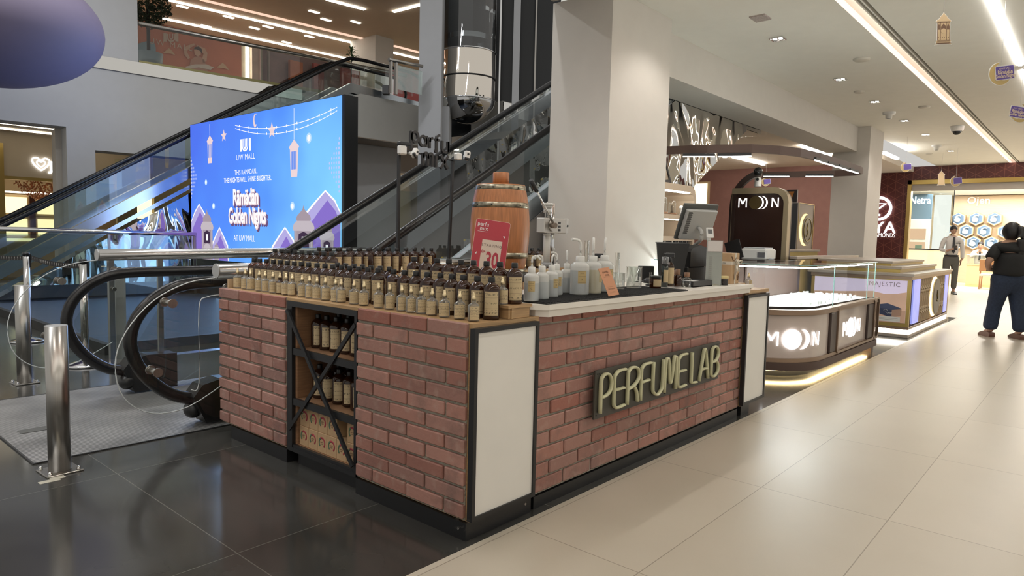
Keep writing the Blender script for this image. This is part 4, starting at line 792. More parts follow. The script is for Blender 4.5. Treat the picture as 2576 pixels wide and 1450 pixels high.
# gift box
t = thing('gift_box', 'kraft gift box tied with a printed white ribbon bow', 'box', (2.80, .17, ZT)); M = Matrix.Translation((2.825, .145, ZT)) @ Matrix.Rotation(rad(2), 4, 'Z')
g1, g2, gh = .076, .074, .224; MB().rbox(-g1, g1, -g2, g2, 0, gh, .003, M=M).obj('carton', kraft, t)
rb = mat('ribbon_white', (.66, .60, .50), .6); b = MB(); b.box(-g1 - .001, g1 + .001, -g2 - .001, g2 + .001, .140, .164, M=M); b.box(-.012, .012, -g2 - .0012, g2 + .0012, -.0 + .001, gh + .001, M=M); rr = b.obj('ribbon', rb, t)
b = MB()
for pts in ([(.0, -.078, .15), (.035, -.1, .172), (.05, -.095, .15), (.0, -.08, .147)], [(.0, -.078, .15), (-.03, -.1, .178), (-.04, -.095, .152), (.0, -.08, .147)], [(.0, -.078, .147), (.02, -.09, .115), (.03, -.088, .09)], [(.0, -.078, .147), (-.01, -.09, .11), (-.018, -.085, .07), (-.02, -.08, .03)]):
    b.tube(smooth([M @ Vector(p) for p in pts], 5), .009, n=4, ry=.0015)
b.obj('bow', rb, rr)
q = MB(); MP = M @ plane_mat((-g1 - .0012, .0, .152), (0, -1, 0), (0, 0, 1)); put_text(q, 'parfu mix', .016, MP, dz=.0005); q.obj('ribbon_print', black, rr)
q = MB()
for (cx, cz, r, a0, a1) in ((-.035, .215, .045, 200, 330), (.09, .03, .05, 110, 190), (.09, .03, .035, 110, 190)):
    q.tube([M @ Vector((min(max(cx + r * cos(rad(a)), -g1), g1), -g2 - .001, min(max(cz + r * sin(rad(a)), .002), gh - .002))) for a in range(a0, a1 + 1, 10)], .004, n=6, ry=.0006)
q.obj('brown_swirl', mat('print_brown', (.12, .06, .03), .6), t)
# bottles right of the gift box
for i, (x, y, z, lab) in enumerate([(2.93, .13, .9852, 'amber bottle half hidden behind the gift box on the right riser'), (2.965, .21, .9852, 'amber bottle on the far right riser block')]):
    put(pa, ca, (x + .02, y + .01, z), lab, None, rad(60))
put(pt, ct, (3.06, .06, .9375), 'clear tester standing low on the end cabinet top', None, rad(40))
# ================================================================ escalators
rubber = mat('handrail_rubber', (.012, .012, .013), .22); deckm = mat('deck_aluminium', (.55, .60, .64), .22, .9, noise=.05)
esc_glass = glass('balustrade_glass', (.80, .87, .86), .16, .02); dark_clad = mat('dark_cladding', (.06, .06, .065), .35); grey_clad = mat('grey_cladding', (.22, .21, .20), .6)
blueblk = mat('blueblack_rail', (.02, .03, .045), .18)
def escalator(name, lab, Yn, Yf, x0, k, F2, xend, clad_fn, rise=.94, newel=True, upper=True, gtint=None):
    """x0: where the incline starts; k: slope; Yn/Yf: handrail planes"""
    t = thing(name, lab, 'escalator', (x0 - 1, (Yn + Yf) / 2, 0))
    xt = x0 + F2 / k
    def zr(x): return 0 if x < x0 else min((x - x0) * k, F2)
    loop = [(.10, .165), (-.05, .185), (-.16, .225), (-.27, .31), (-.36, .43), (-.405, .57), (-.385, .70), (-.31, .81), (-.20, .89), (-.06, .935), (.15, .945)]
    off = x0 - 1.12
    prof = smooth([(p[0] + off, p[1]) for p in loop], 3) + [(x0 - .25, .945), (x0, .96), (x0 + .3, .945 + .3 * k + .01)]
    prof += [(x0 + .3 + (xt - x0 - .6) * i / 6, .945 + zr(x0 + .3 + (xt - x0 - .6) * i / 6)) for i in range(1, 7)] + [(xt, .945 + F2 - .03), (xt + .4, .945 + F2), (xend - .5, .945 + F2)]
    prof += smooth([(xend - .5, .945 + F2), (xend - .15, F2 + .85), (xend, F2 + .6), (xend - .1, F2 + .35), (xend - .4, F2 + .17)], 3)[1:]
    for Y, w in ((Yn, 'near'), (Yf, 'far')):
        MB().tube([(x, Y, z) for x, z in prof], .040, n=10, ry=.026, up=(0, 1, 0)).obj('handrail', rubber if Yn < 5 else rubber, t)
        dz0, dz1 = .03, .60
        xs = [off - .36, off - .2, off + .1, off + .6, x0, x0 + .3] + [x0 + .3 + (xt - x0 - .3) * i / 8 for i in range(1, 9)] + [xend - .4]
        top = [min(.92, [.60, .86, .925][j]) if j < 3 else .925 + zr(x) for j, x in enumerate(xs)]
        bot = [.56 if j == 0 else (.30 if j == 1 else .25) + (zr(x) + .14 * min(1, max(0, (x - x0) / .3))) for j, x in enumerate(xs)]
        b = MB(); b.strip([(x, Y - .006, z) for x, z in zip(xs, bot)], [(x, Y - .006, z) for x, z in zip(xs, top)]); b.obj('glass_balustrade', esc_glass, t)
        # deck band under the glass
        xs = [off + .05, x0 - .1, x0 + .15] + [x0 + .3 + (xt - x0 - .3) * i / 4 for i in range(0, 5)] + [xend + .3]
        zt = [.27, .27, .30] + [.375 + zr(x) for x in xs[3:-1]] + [F2 + .25]; zb = [.05, .06, .10] + [.165 + zr(x) for x in xs[3:-1]] + [F2 + .02]
        b = MB(); s = -1 if Y == Yn else 1
        for yy in (Y - .05, Y + .05): b.strip([(x, yy, z) for x, z in zip(xs, zb)], [(x, yy, z) for x, z in zip(xs, zt)])
        b.strip([(x, Y - .05, z) for x, z in zip(xs, zt)], [(x, Y + .05, z) for x, z in zip(xs, zt)]); b.obj('deck', deckm, t)
        if newel:
            b = MB(); b.prism([(off + .02, .02), (off - .06, .20), (off + .0, .275), (off + .12, .30), (off + .34, .29), (off + .34, .02)], 'y', Y - .075, Y + .075, False); b.obj('inlet_cap', blackp, t)
            b = MB(); b.sph((off - .02, Y - .03 * s, .10), .06, 12, 8); b.obj('inlet_sensor', blackp, t)
    stepm = mat('step_grey', (.34, .34, .33), .45, .4); ylw = mat('step_yellow', (.55, .40, .08), .5)
    n = int(F2 / .2)
    for i in range(min(n, 20)):
        x = x0 + .35 + i * (.2 / k); z = i * .2 + .02
        q = MB(); q.box(x, x + .2 / k + .03, Yn + .10, Yf - .10, z - .16, z + .02)
        for r in range(44): yy = Yn + .11 + r * (Yf - Yn - .22) / 44; q.box(x - .006, x, yy, yy + .012, z - .16, z + .015)
        st = q.obj('step', stepm, t); qq = MB(); qq.box(x - .008, x + .02, Yf - .13, Yf - .10, z + .0, z + .022).box(x - .008, x + .02, Yn + .10, Yn + .13, z, z + .022); qq.obj('step_edge', ylw, st)
    # comb plate floor inside
    MB().box(x0 - .9, x0 + .35, Yn + .10, Yf - .10, .006, .02).obj('comb_plate', ribbed, t)
    return t, zr, xt
K1 = .577
E1, zr1, xt1 = escalator('escalator', 'near escalator rising right behind the perfume kiosk', 2.5, 3.7, 1.12, K1, 4.35, 10.2, None)
# side cladding of the near escalator: grey below the deck, wavy mirror farther up
def clad(xa, xb, zr, Y, m, name, t, lo, hi=.16, n=8, thick=.02, kk=None):
    xs = [xa + (xb - xa) * i / n for i in range(n + 1)]
    zt = [zr(x) + hi for x in xs]; zb = [max(.01, lo(x)) for x in xs]; b = MB()
    b.strip([(x, Y, z) for x, z in zip(xs, zb)], [(x, Y, z) for x, z in zip(xs, zt)]); b.strip([(x, Y + thick, z) for x, z in zip(xs, zb)], [(x, Y + thick, z) for x, z in zip(xs, zt)]); return b.obj(name, m, t)
lo1 = lambda x: zr1(x) - 1.29
for Y in (2.43, 3.77):
    clad(1.2, 4.9, zr1, Y, grey_clad, 'grey_cladding', E1, lo1); clad(4.9, 9.2, zr1, Y, mirror, 'mirror_cladding', E1, lo1)
b = MB(); xs = [3.4 + i for i in range(7)]; b.strip([(x, 2.43, max(0.01, lo1(x))) for x in xs], [(x, 3.79, max(.01, lo1(x))) for x in xs]); b.obj('mirror_soffit', mirror, E1)
# far escalator
K2 = .61; F22 = 4.19
E2, zr2, xt2 = escalator('escalator', 'far escalator with mirrored side behind the big screen', 10.85, 11.58, .27, K2, F22, 9.35, None)
lo2 = lambda x: zr2(x) - 2.9
clad(.5, 6.6, zr2, 10.79, mirror, 'mirror_cladding', E2, lambda x: max(0.32, zr2(x) - 1.9), hi=-.10)
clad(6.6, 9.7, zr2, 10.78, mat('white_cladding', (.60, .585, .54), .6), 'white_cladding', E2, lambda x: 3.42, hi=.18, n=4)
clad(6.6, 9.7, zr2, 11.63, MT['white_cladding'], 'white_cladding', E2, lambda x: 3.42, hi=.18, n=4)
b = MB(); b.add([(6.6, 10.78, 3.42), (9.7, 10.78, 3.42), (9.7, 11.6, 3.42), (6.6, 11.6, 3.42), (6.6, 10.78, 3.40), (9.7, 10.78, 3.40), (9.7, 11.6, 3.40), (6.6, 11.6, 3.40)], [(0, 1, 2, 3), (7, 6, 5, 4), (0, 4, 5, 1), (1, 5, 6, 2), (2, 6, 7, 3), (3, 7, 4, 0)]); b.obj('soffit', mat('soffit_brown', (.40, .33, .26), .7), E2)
b = MB(); q = [(x, zr2(x)) for x in (.5, 2, 4, 6.4)]; b.strip([(x, 10.765, z - .02) for x, z in q], [(x, 10.765, z + .06) for x, z in q]); b.obj('trim_line', deckm, E2)
b = MB(); b.box(.1, 4.4, 10.80, 11.62, .01, .32); b.obj('dark_base', mat('navy_base', (.03, .035, .05), .3), E2)
# landing block of upper floor
b = MB(); b.box(9.7, 14, 8.6, 12.6, 3.45, 4.35); struct(b.obj('floor_upper', mat('white_cladding', (.60, .585, .54), .6)))
b = MB(); b.box(9.7, 14, 8.57, 8.6, 4.02, 4.33); struct(b.obj('trim_5', mirror2), 'mirrored edge strip of the upper landing')
b = MB(); b.box(9.4, 13.4, 12.7, 13.2, 2.98, 3.45); struct(b.obj('wall_beam', mat('beam_taupe', (.42, .36, .30), .7)))  # beam under the landing in one even taupe brown
wl = mat('taupe_wall', (.52, .45, .37), .7)
b = MB(); b.box(8.9, 9.25, 13.4, 13.8, 0, 3.45); b.box(9.25, 9.86, 13.7, 13.8, 0, 3.45); b.box(9.25, 9.86, 13.4, 13.7, 2.72, 3.45); b.box(9.86, 10.6, 13.4, 13.8, 0, 3.45); struct(b.obj('wall_back', wl))
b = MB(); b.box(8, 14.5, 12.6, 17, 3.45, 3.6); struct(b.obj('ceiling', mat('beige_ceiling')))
# shop beyond with glowing column
t = thing('far_shop', 'small bright shop front seen between the sign posts', 'shop', (12, 17, 0)); MB().box(10, 15, 16.8, 17, 0, 3.4).obj('wall', mat('shop_cream', (.55, .45, .32), .7), t)
MB().box(11.95, 12.3, 16.6, 16.7, .9, 2.9).obj('light_panel', glow('panel_white', (1, .93, .8), 3.2), t); MB().box(12.3, 14.6, 16.62, 16.7, .9, 2.75).obj('grey_display', mat('khaki_display', (.28, .26, .19), .5), t)
MB().box(11.2, 15, 15.0, 15.1, 3.3, 3.44).obj('light_line', glow('panel_white'), t)
t = thing('balustrade', 'low glass balustrade with steel rail beyond the screen edge', 'railing', (9.5, 12, 0)); MB().tube([(8.0, 12.5, 1.1), (11.6, 12.5, 1.1)], .03).obj('top_rail', steel, t); MB().box(8.0, 11.6, 12.49, 12.505, .1, 1.05).obj('glass_panel', esc_glass, t)
for x in (8.6, 10.35, 11.6): MB().box(x, x + .05, 12.48, 12.52, 0, 1.1).obj('post', steel, t)
# upper balustrade
t = thing('upper_balustrade', 'glass balustrade with steel handrail along the upper gallery', 'railing', (6, 12.2, 4.45))
fb = lambda x, d, z: FM @ Vector((fs(x), d, z))
MB().tube([fb(3.34, .05, 5.20), fb(9.4, .05, 5.26)], .045).obj('top_rail', steel, t)
b = MB(); b.add([fb(3.34, .05, 4.47), fb(9.4, .05, 4.47), fb(9.4, .05, 5.2), fb(3.34, .05, 5.16)], [(0, 1, 2, 3)]); b.obj('glass_panel', clear, t)
b = MB(); b.add([fb(3.34, .03, 4.45), fb(9.4, .03, 4.45), fb(9.4, .03, 4.55), fb(3.34, .03, 4.50)], [(0, 1, 2, 3)]); b.obj('base_channel', mat('brass_channel', (.30, .27, .12), .4, .5), t)
# upper landing balustrade right
t = thing('upper_balustrade', 'glass balustrade with posts at the upper escalator landing', 'railing', (9.8, 8.6, 4.35))
p0, p1 = at(978, 150, 'y', 8.7), at(1062, 167, 'y', 8.7)
MB().tube([p0, p1], .035).obj('top_rail', steel, t)
for dx in (.03, .16): MB().box(p0.x + dx, p0.x + dx + .05, 8.68, 8.73, 4.0, p0.z).obj('post', steel, t)
MB().box(p0.x + .2, p1.x, 8.695, 8.705, 4.1, p0.z - .06).obj('glass_panel', esc_glass, t)
# glass guards beside the near escalator, with fat steel tubes
fat_steel = mat('fat_tube_steel', (.60, .585, .56), .13, 1.0)
def guard(y, xe, zt, lab, flip):
    t = thing('glass_guard', lab, 'guard', (xe, y, 0)); MB().cyl((xe, y, zt), (3.35, y, zt + .03), .046, n=28).obj('steel_tube', fat_steel, t)
    MB().cyl((xe - .002, y, zt), (xe + .004, y, zt), .047, n=28).obj('end_cap', mat('satin_cap', (.5, .5, .49), .35, .6), t)
    out = smooth([(xe + .02, zt - .04), (xe - .18, zt - .07), (xe - .38, zt - .17), (xe - .53, zt - .34), (xe - .59, zt - .52), (xe - .55, zt - .72), (xe - .40, zt - .84), (xe - .18, zt - .84), (xe + .1, zt - .70)], 4)
    poly = out + [(xe + 1.4, zt - .70), (xe + 1.4, zt - .04)]
    b = MB(); b.add([(x, y, z) for x, z in poly], [tuple(range(len(poly)))]); b.obj('glass_sheet', glass('guard_glass', (.93, .95, .94), .05), t)
    MB().tube([(x, y, z) for x, z in out], .0035, n=6).obj('polished_edge', mat('glass_edge', (.62, .66, .66), .3), t)
    for px9 in (xe + .45, xe + 1.3): MB().box(px9, px9 + .04, y - .015, y + .015, .0005, zt - .03).obj('post', steel, t)
    for (sx, sz) in ((xe - .27, zt - .19), (xe - .36, zt - .60), (xe + .12, zt - .12)):
        s = -1 if flip else 1; b = MB(); b.cyl((sx, y - .012, sz), (sx, y - .004, sz), .028, n=20).cyl((sx, y, sz), (sx, y + .11 * s, sz), .016, n=16).cyl((sx, y + .10 * s, sz), (sx, y + .115 * s, sz), .028, n=20); b.obj('standoff', steel, t)
guard(2.27, .02, 1.03, 'clear rounded guard with steel tube beside the near handrail', False); guard(4.0, -.105, 1.067, 'clear rounded guard with steel tube beyond the far handrail', True)
# second shield: clear sheet with rounded corners by the kiosk end
t = thing('clear_shield', 'small clear upright shield beside the brick cabinet end', 'shield', (0, 2.24, 0)); o2 = [(-.155, .30), (-.105, .335), (-.10, .80), (-.05, .87), (.06, .88), (.06, .0005), (.0, .0005)]
MB().add([(x, 2.245, z) for x, z in o2], [tuple(range(len(o2)))]).obj('sheet', MT['guard_glass'], t); MB().tube([(x, 2.245, z) for x, z in smooth(o2[:5], 4)], .003, n=6).obj('polished_edge', MT['glass_edge'], t)
# ================================================================ bollards, stanchions, rope
def bollard(x, y, h, lab, tape):
    t = thing('bollard', lab, 'bollard', (x, y, 0)); MB().cyl((x, y, .008), (x, y, h), .052, n=36).obj('tube', steel, t); b = MB(); b.cyl((x, y, h - .001), (x, y, h + .001), .0515, n=36); b.obj('top_cap', mat('satin_cap'), t)
    M = Matrix.Translation((x, y, 0)) @ Matrix.Rotation(rad(3), 4, 'Z'); p = MB().rbox(-.085, .085, -.085, .085, .0005, .009, .002, M=M).obj('base_plate', steel, t)
    for sx in (-1, 1):
        for sy in (-1, 1): q = M @ Vector((sx * .066, sy * .066, .009)); b = MB(); b.cyl(q, q + Vector((0, 0, .008)), .011, n=6); b.sph(q + Vector((0, 0, .010)), .0095, 12, 8); b.obj('bolt', chrome, p)
bollard(-.893, 2.13, .775, 'brushed steel bollard nearest the camera, beside the landing plate corner', 1); bollard(-.455, 4.62, .80, 'brushed steel bollard at the far side of the landing plate', 0)
tp_ = MB().box(-1.02, -.93, 1.98, 2.02, .0004, .0012).box(-.965, -.90, 2.0, 2.045, .0012, .0018); tag(tp_.obj('masking_tape', mat('cream_tape', (.50, .47, .38), .7)), 'torn cream tape stuck on the floor before the near bollard', 'tape')
def stanchion(x, y, h, lab):
    t = thing('stanchion', lab, 'stanchion', (x, y, 0), 'queue posts with printed belt'); MB().lathe([(0, .002), (.17, .002), (.175, .010), (.16, .022), (.06, .045), (.035, .055)], (x, y, 0), 36).obj('base', chrome, t)
    MB().lathe([(.178, .0005), (.18, .006), (.172, .009)], (x, y, 0), 36).obj('rubber_ring', black, t)
    MB().cyl((x, y, .05), (x, y, h - .03), .032, n=28).obj('pole', fat_steel, t); MB().cyl((x, y, h - .035), (x, y, h), .034, n=28).obj('top_cap', blackp, t)
    MB().box(x + .025, x + .042, y - .014, y + .014, h - .16, h - .02).obj('belt_slot', blackp, t)
stanchion(.13, 6.93, .985, 'steel queue post further away, left of the two'); stanchion(.13, 5.10, .985, 'steel queue post nearer the escalator, holding the belt end')
def belt(p, q, sag, lab):
    n = 24; a = []; 
    for i in range(n + 1): u = i / n; a.append(Vector(p) * (1 - u) + Vector(q) * u - Vector((0, 0, sag * 4 * u * (1 - u))))
    t = thing('queue_belt', lab, 'belt', p); m = a
    b = MB(); b.strip([v - Vector((0, 0, .026)) for v in a], [v + Vector((0, 0, .026)) for v in a]); b.obj('belt', mat('belt_black', (.02, .018, .016), .7), t)
    b = MB()
    for i in range(1, n, 1):
        c = a[i]; 
        b.box(c.x - .004, c.x - .0035, c.y - .012, c.y + .012, c.z - .004, c.z + .016); b.box(c.x - .004, c.x - .0035, c.y - .012, c.y + .012, c.z - .014, c.z - .010)
    b.obj('belt_print', mat('belt_print', (.4, .38, .35), .6), t)
belt((.17, 5.13, .93), (.17, 6.90, .93), .035, 'black printed queue belt between the two steel posts'); belt((.17, 6.96, .93), (.17, 9.8, .93), .05, 'black printed queue belt running off to the left')
t = thing('post', 'steel support post with round knob right of the nearer queue post', 'post', (.29, 4.9, 0)); MB().box(.27, .315, 4.88, 4.93, 0, 1.0).obj('tube', steel, t); MB().cyl((.30, 4.87, .72), (.30, 4.84, .72), .018).obj('knob', chrome, t)
tag(MB().box(.36, .45, 5.0, 5.06, 0, .83).obj('pillar_casing', mat('pale_casing', (.42, .42, .41), .5)), 'pale grey flat casing behind the steel support post', 'casing')
# ================================================================ stage, screen
bl = mat('blue_carpet', (.045, .065, .105), .45, noise=.25, nscale=6, aniso=(1, 12, 1)); b = MB(); b.box(.5, 6.3, 5.6, 10.74, .0005, .10); st = tag(b.obj('stage', bl), 'low dark blue stage under the big screen', 'stage')
tag(MB().box(.44, .499, 5.56, 10.74, .0005, .105).obj('stage_edge', mat('dark_edge', (.03, .028, .025), .6)), 'dark wooden edge strip of the blue stage', 'edge')
sx, sy0, sy1, sz0, sz1 = 3.6, 6.06, 10.72, .74, 3.155
t = thing('led_screen', 'huge LED screen showing a blue festive advert', 'screen', (3.7, 8.4, 0))
MB().box(sx, sx + .22, sy0 - .06, sy1 + .015, sz0 - .01, sz1 + .01).obj('casing', blackp, t); MB().box(sx + .02, sx + .20, sy0, sy1, .1005, sz0 - .011).obj('plinth', blackp, t)
def screen_mat():
    m = bpy.data.materials.new('advert_screen'); m.use_nodes = True; t = m.node_tree; t.nodes.clear()
    tc = nd(t, 'ShaderNodeTexCoord'); sp = nd(t, 'ShaderNodeSeparateXYZ'); t.links.new(tc.outputs['Object'], sp.inputs[0])
    u = mathn(t, 'DIVIDE', mathn(t, 'SUBTRACT', sy1 - 8.4, sp.outputs[1]), sy1 - sy0); v = mathn(t, 'DIVIDE', mathn(t, 'SUBTRACT', sp.outputs[2], sz0), sz1 - sz0)
    f = mathn(t, 'ADD', mathn(t, 'MULTIPLY', u, .75), mathn(t, 'MULTIPLY', mathn(t, 'SUBTRACT', 1.0, v), .28)); nz = nd(t, 'ShaderNodeTexNoise'); nz.inputs['Scale'].default_value = .8; t.links.new(tc.outputs['Object'], nz.inputs['Vector']); f = mathn(t, 'ADD', f, mathn(t, 'MULTIPLY', mathn(t, 'SUBTRACT', nz.outputs[0], .5), .5))
    cr = nd(t, 'ShaderNodeValToRGB'); e = cr.color_ramp.elements; e[0].color = (.075, .16, .78, 1); e[1].color = (.22, .60, .98, 1); e[1].position = .95; x = e.new(.45); x.color = (.09, .27, .90, 1); t.links.new(f, cr.inputs[0])
    em = nd(t, 'ShaderNodeEmission'); t.links.new(cr.outputs[0], em.inputs[0]); em.inputs[1].default_value = 1.15; o = nd(t, 'ShaderNodeOutputMaterial'); t.links.new(em.outputs[0], o.inputs[0]); return m
pic = MB().box(sx - .012, sx, sy0, sy1, sz0, sz1).obj('picture', screen_mat(), t)
SM = lambda u, v, d=.0: Vector((sx - .014 - d, sy1 - u * (sy1 - sy0), sz1 - v * (sz1 - sz0)))   # u right, v down, 0..1
SP = plane_mat(SM(0, 0), (0, -1, 0), (0, 0, 1)); SW, SH = sy1 - sy0, sz1 - sz0
wh = glow('screen_white', (1, 1, 1), 1.05); pkw = glow('screen_pearl', (.92, .72, .74), .95); pur = glow('screen_purple', (.30, .20, .72), .85); lil = glow('screen_lilac', (.55, .50, .92), .85); shd = glow('screen_shadow', (.22, .12, .28), .7); grl = glow('screen_greylilac', (.46, .38, .44), .85); dk = glow('screen_dark', (.10, .06, .12), .6)
def stx(txt, size, u, v, m, name='caption', bold=0, sxx=1, d=.002, sp=1):
    q = MB(); put_text(q, txt, size, SP, dx=u * SW, dy=-v * SH, bold=bold, sx=sxx, dz=d, spacing=sp); return q.obj(name, m, pic)
def spoly(pts, m, name, d=.001): q = MB(); q.add([SM(u, v, d) for u, v in pts], [tuple(range(len(pts)))]); return q.obj(name, m, pic)
stx('UW MALL', .13, .433, .285, wh, sp=1.1); stx('THIS RAMADAN..', .115, .435, .385, wh, sxx=.85); stx('THE NIGHTS WILL SHINE BRIGHTER.', .115, .44, .435, wh, bold=.0015, sxx=.83); stx('AT UW MALL', .14, .42, .835, wh, sxx=.85)
for off_, m, d in ((.014, shd, .001), (0, pkw, .003), (-.003, wh, .005)):
    stx('R\u00e4m\u00e4d\u00e4n', .37 if m is not wh else .365, .432 + off_ * .6, .558 + off_, m, 'title', bold=.016 if m is not wh else .006, sxx=.66, d=d, sp=.95)
    stx('Golden Nights', .37 if m is not wh else .365, .44 + off_ * .6, .685 + off_, m, 'title', bold=.016 if m is not wh else .006, sxx=.60, d=d, sp=.95)
# mall mark: bars and nested U
q = MB()
for x in (-.17, .125): q.box(x, x + .05, 0, .2, 0, .001)
for r0, r1 in ((.105, .075), (.06, .033)):
    A = [(-r0, .2)] + [(r0 * cos(rad(a)), .09 + r0 * .9 * sin(rad(a))) for a in range(180, 361, 20)] + [(r0, .2)]; B = [(-r1, .2)] + [(r1 * cos(rad(a)), .09 + r1 * .9 * sin(rad(a))) for a in range(180, 361, 20)] + [(r1, .2)]
    q.strip([(x - .01, y, .001) for x, y in A], [(x - .01, y, .001) for x, y in B])
q.box(-.02, 0, .06, .2, 0, .001); q.xf(SP @ Matrix.Translation((.433 * SW, -.245 * SH, .002))); q.obj('mall_mark', wh, pic)
for (u, v, r) in ((.83, .215, .030), (.735, .62, .026), (.13, .435, .020), (.19, .61, .022)):
    for kk, s_ in enumerate((1, .6)):
        q = MB(); q.add([SM(u + r * .5 * s_ * cos(rad(a)), v + r * s_ * sin(rad(a)) * 1.05, .001 + kk * .001) for a in range(0, 360, 20)], [tuple(range(18))]); q.obj('glow_dot', wh if kk else glow('screen_pale', (.5, .75, 1), 1.0), pic)
def arch(u, w, v0, v1, m, nm, d=.001):
    pts = [(u, v0), (u + w * .22, v0 + .06), (u + w * .46, v0 + .13), (u + w * .5, v0 + .24), (u + w * .42, v0 + .3), (u + w * .46, min(v1, v0 + .4)), (u + w * .46, v1), (u - w * .46, v1), (u - w * .46, min(v1, v0 + .4)), (u - w * .42, v0 + .3), (u - w * .5, v0 + .24), (u - w * .46, v0 + .13), (u - w * .22, v0 + .06)]
    pts = [(min(max(a, .001), .999), min(c, .999)) for a, c in pts]; spoly(pts, m, nm, d)
for (u, w, v0) in ((.07, .17, .60), (.235, .13, .77), (.92, .22, .54), (.69, .17, .76)):
    arch(u, w + .012, v0 - .012, 1, wh, 'arch_outline', .0008); arch(u, w, v0, 1, lil, 'arch', .0012); arch(u + w * .05, w * .86, v0 + .05, 1, pur, 'arch_shade', .0016)
def lantern(u, v0, w, h, base=True):
    def rel(pts, m, nm, d): spoly([(u + w * a, v0 + h * c) for a, c in pts], m, nm, d)
    rel([(0, 0), (.04, .06), (.12, .10), (.3, .17), (.34, .22), (.30, .25), (-.30, .25), (-.34, .22), (-.3, .17), (-.12, .10), (-.04, .06)], grl, 'lantern_dome', .002)
    rel([(-.45, .30), (-.32, .25), (.32, .25), (.45, .30), (.5, .36), (.46, .41), (-.46, .41), (-.5, .36)], glow('screen_silver', (.62, .55, .60), .9), 'lantern_roof', .0022)
    rel([(-.43, .41), (.43, .41), (.43, 1), (-.43, 1)], grl, 'lantern_body', .002)
    rel([(-.22, .46), (0, .42), (.22, .46), (.26, .68), (-.26, .68)], dk, 'lantern_window', .0026)
    rel([(-.08, .5), (.08, .5), (.08, .62), (-.08, .62)], wh, 'lantern_flame', .003)
    q = MB(); q.add([SM(u + w * .3 * cos(rad(a)), v0 + h * (.80 + .12 * sin(rad(a))), .003) for a in range(0, 360, 20)], [tuple(range(18))]); q.obj('lantern_rosette', glow('screen_silver'), pic)
    for k in (-.36, .33): rel([(k, .41), (k + .04, .41), (k + .04, 1), (k, 1)], glow('screen_silver'), 'lantern_bar', .0028)
lantern(.135, .63, .105, .37); lantern(.80, .615, .125, .385); lantern(.93, .70, .08, .30); lantern(.21, .87, .045, .13)
def hang(u, v0, w, h, m):
    spoly([(u, v0), (u + w * .5, v0 + h * .2), (u + w * .4, v0 + h * .27), (u + w * .34, v0 + h * .85), (u + w * .3, v0 + h), (u - w * .3, v0 + h), (u - w * .34, v0 + h * .85), (u - w * .4, v0 + h * .27), (u - w * .5, v0 + h * .2)], m, 'hanging_lantern', .001)
    for k in range(3): spoly([(u - w * .25 + w * .19 * k, v0 + h * .32), (u - w * .13 + w * .19 * k, v0 + h * .32), (u - w * .13 + w * .19 * k, v0 + h * .8), (u - w * .25 + w * .19 * k, v0 + h * .8)], glow('screen_blue', (.15, .3, .9), 1), 'lantern_slot', .002)
    spoly([(u - .001, 0.02), (u + .001, .02), (u + .001, v0), (u - .001, v0)], wh, 'string', .001)
hang(.165, .10, .05, .20, pkw); hang(.745, .21, .06, .23, pkw)
def star(u, v, r, m): spoly([(u + r * .5 * (1 if k % 2 == 0 else .45) * sin(rad(36 * k)), v - r * (1 if k % 2 == 0 else .45) * cos(rad(36 * k))) for k in range(10)], m, 'star', .001)
star(.275, .12, .045, pkw); star(.61, .135, .055, pkw)
q = MB(); o_ = [(.5 + .024 * cos(rad(a)) * .5, .055 + .045 * sin(rad(a))) for a in range(60, 301, 20)]; i_ = [(.507 + .022 * cos(rad(a)) * .5, .045 + .036 * sin(rad(a))) for a in range(300, 59, -20)]; spoly(o_ + i_, pkw, 'crescent', .001)
for base_, amp in ((.0, .10), (.02, .13)):
    q = MB(); A = [(.36 + .62 * i / 20, base_ + .06 + amp * 4 * (i / 20) * (1 - i / 20) * .6) for i in range(21)]
    q.strip([SM(u, v, .001) for u, v in A], [SM(u, v + .004, .001) for u, v in A])
    for u, v in A[1::2]: q.add([SM(u + .005 * cos(rad(a)) * .6, v + .009 * sin(rad(a)), .002) for a in range(0, 360, 60)], [tuple(range(6))])
    q.obj('bulb_string', wh, pic)
for (u, w) in ((.0, .055), (.93, .07)):
    q = MB()
    for i in range(7):
        for j in range(12):
            uu = (u + w * i / 6); vv = .24 + .30 * j / 11
            if (u == 0 and i / 6 > 1 - abs(j - 5.5) / 6.5) or (u > 0 and (6 - i) / 6 > 1 - abs(j - 5.5) / 6.5): continue
            uu = min(max(uu, .004), .992); q.add([SM(uu + .0035 * cos(rad(a)), vv + .009 * sin(rad(a)), .001) for a in range(0, 360, 60)], [tuple(range(6))])
    q.obj('lattice', glow('screen_lattice', (.5, .6, .98), 1), pic)
area('screen_glow', (3.45, 8.4, 1.95), 4.4, 2.2, 75, (.45, .62, 1.0), (0, rad(90), 0))
# ================================================================ lift, shaft, left column
lp = lambda u, v, d: atd(u, v, d)
t = thing('glass_lift', 'panoramic lift car of glass and polished steel high behind the near escalator', 'lift', tuple(lp(1176, 300, 15)))
cc = lp(1177, 200, 15.0); R = 69 * 15 / 1705.62
zt, zb_, z2 = lp(1177, 118, 14.4).z, lp(1177, 240, 14.4).z, lp(1177, -40, 15).z
MB().lathe([(R, zb_), (R, zt)], (cc.x, cc.y, 0), 48).obj('steel_skirt', wavy('lift_mirror', (2.2, 2.2, .5), .7, (.80, .74, .66), .12), t)
MB().lathe([(max(.001, R * 1.0 * sin(rad(a))), zb_ - .50 * cos(rad(a))) for a in range(0, 91, 9)], (cc.x, cc.y, 0), 48).obj('bowl', wavy('bowl_mirror', (.8, .8, .8), .1, (.5, .5, .5), .1), t)
MB().lathe([(R * 1.0, zt), (R * 1.0, z2)], (cc.x, cc.y, 0), 48).obj('glass_car', glass('lift_glass', (.42, .45, .46), .2), t)
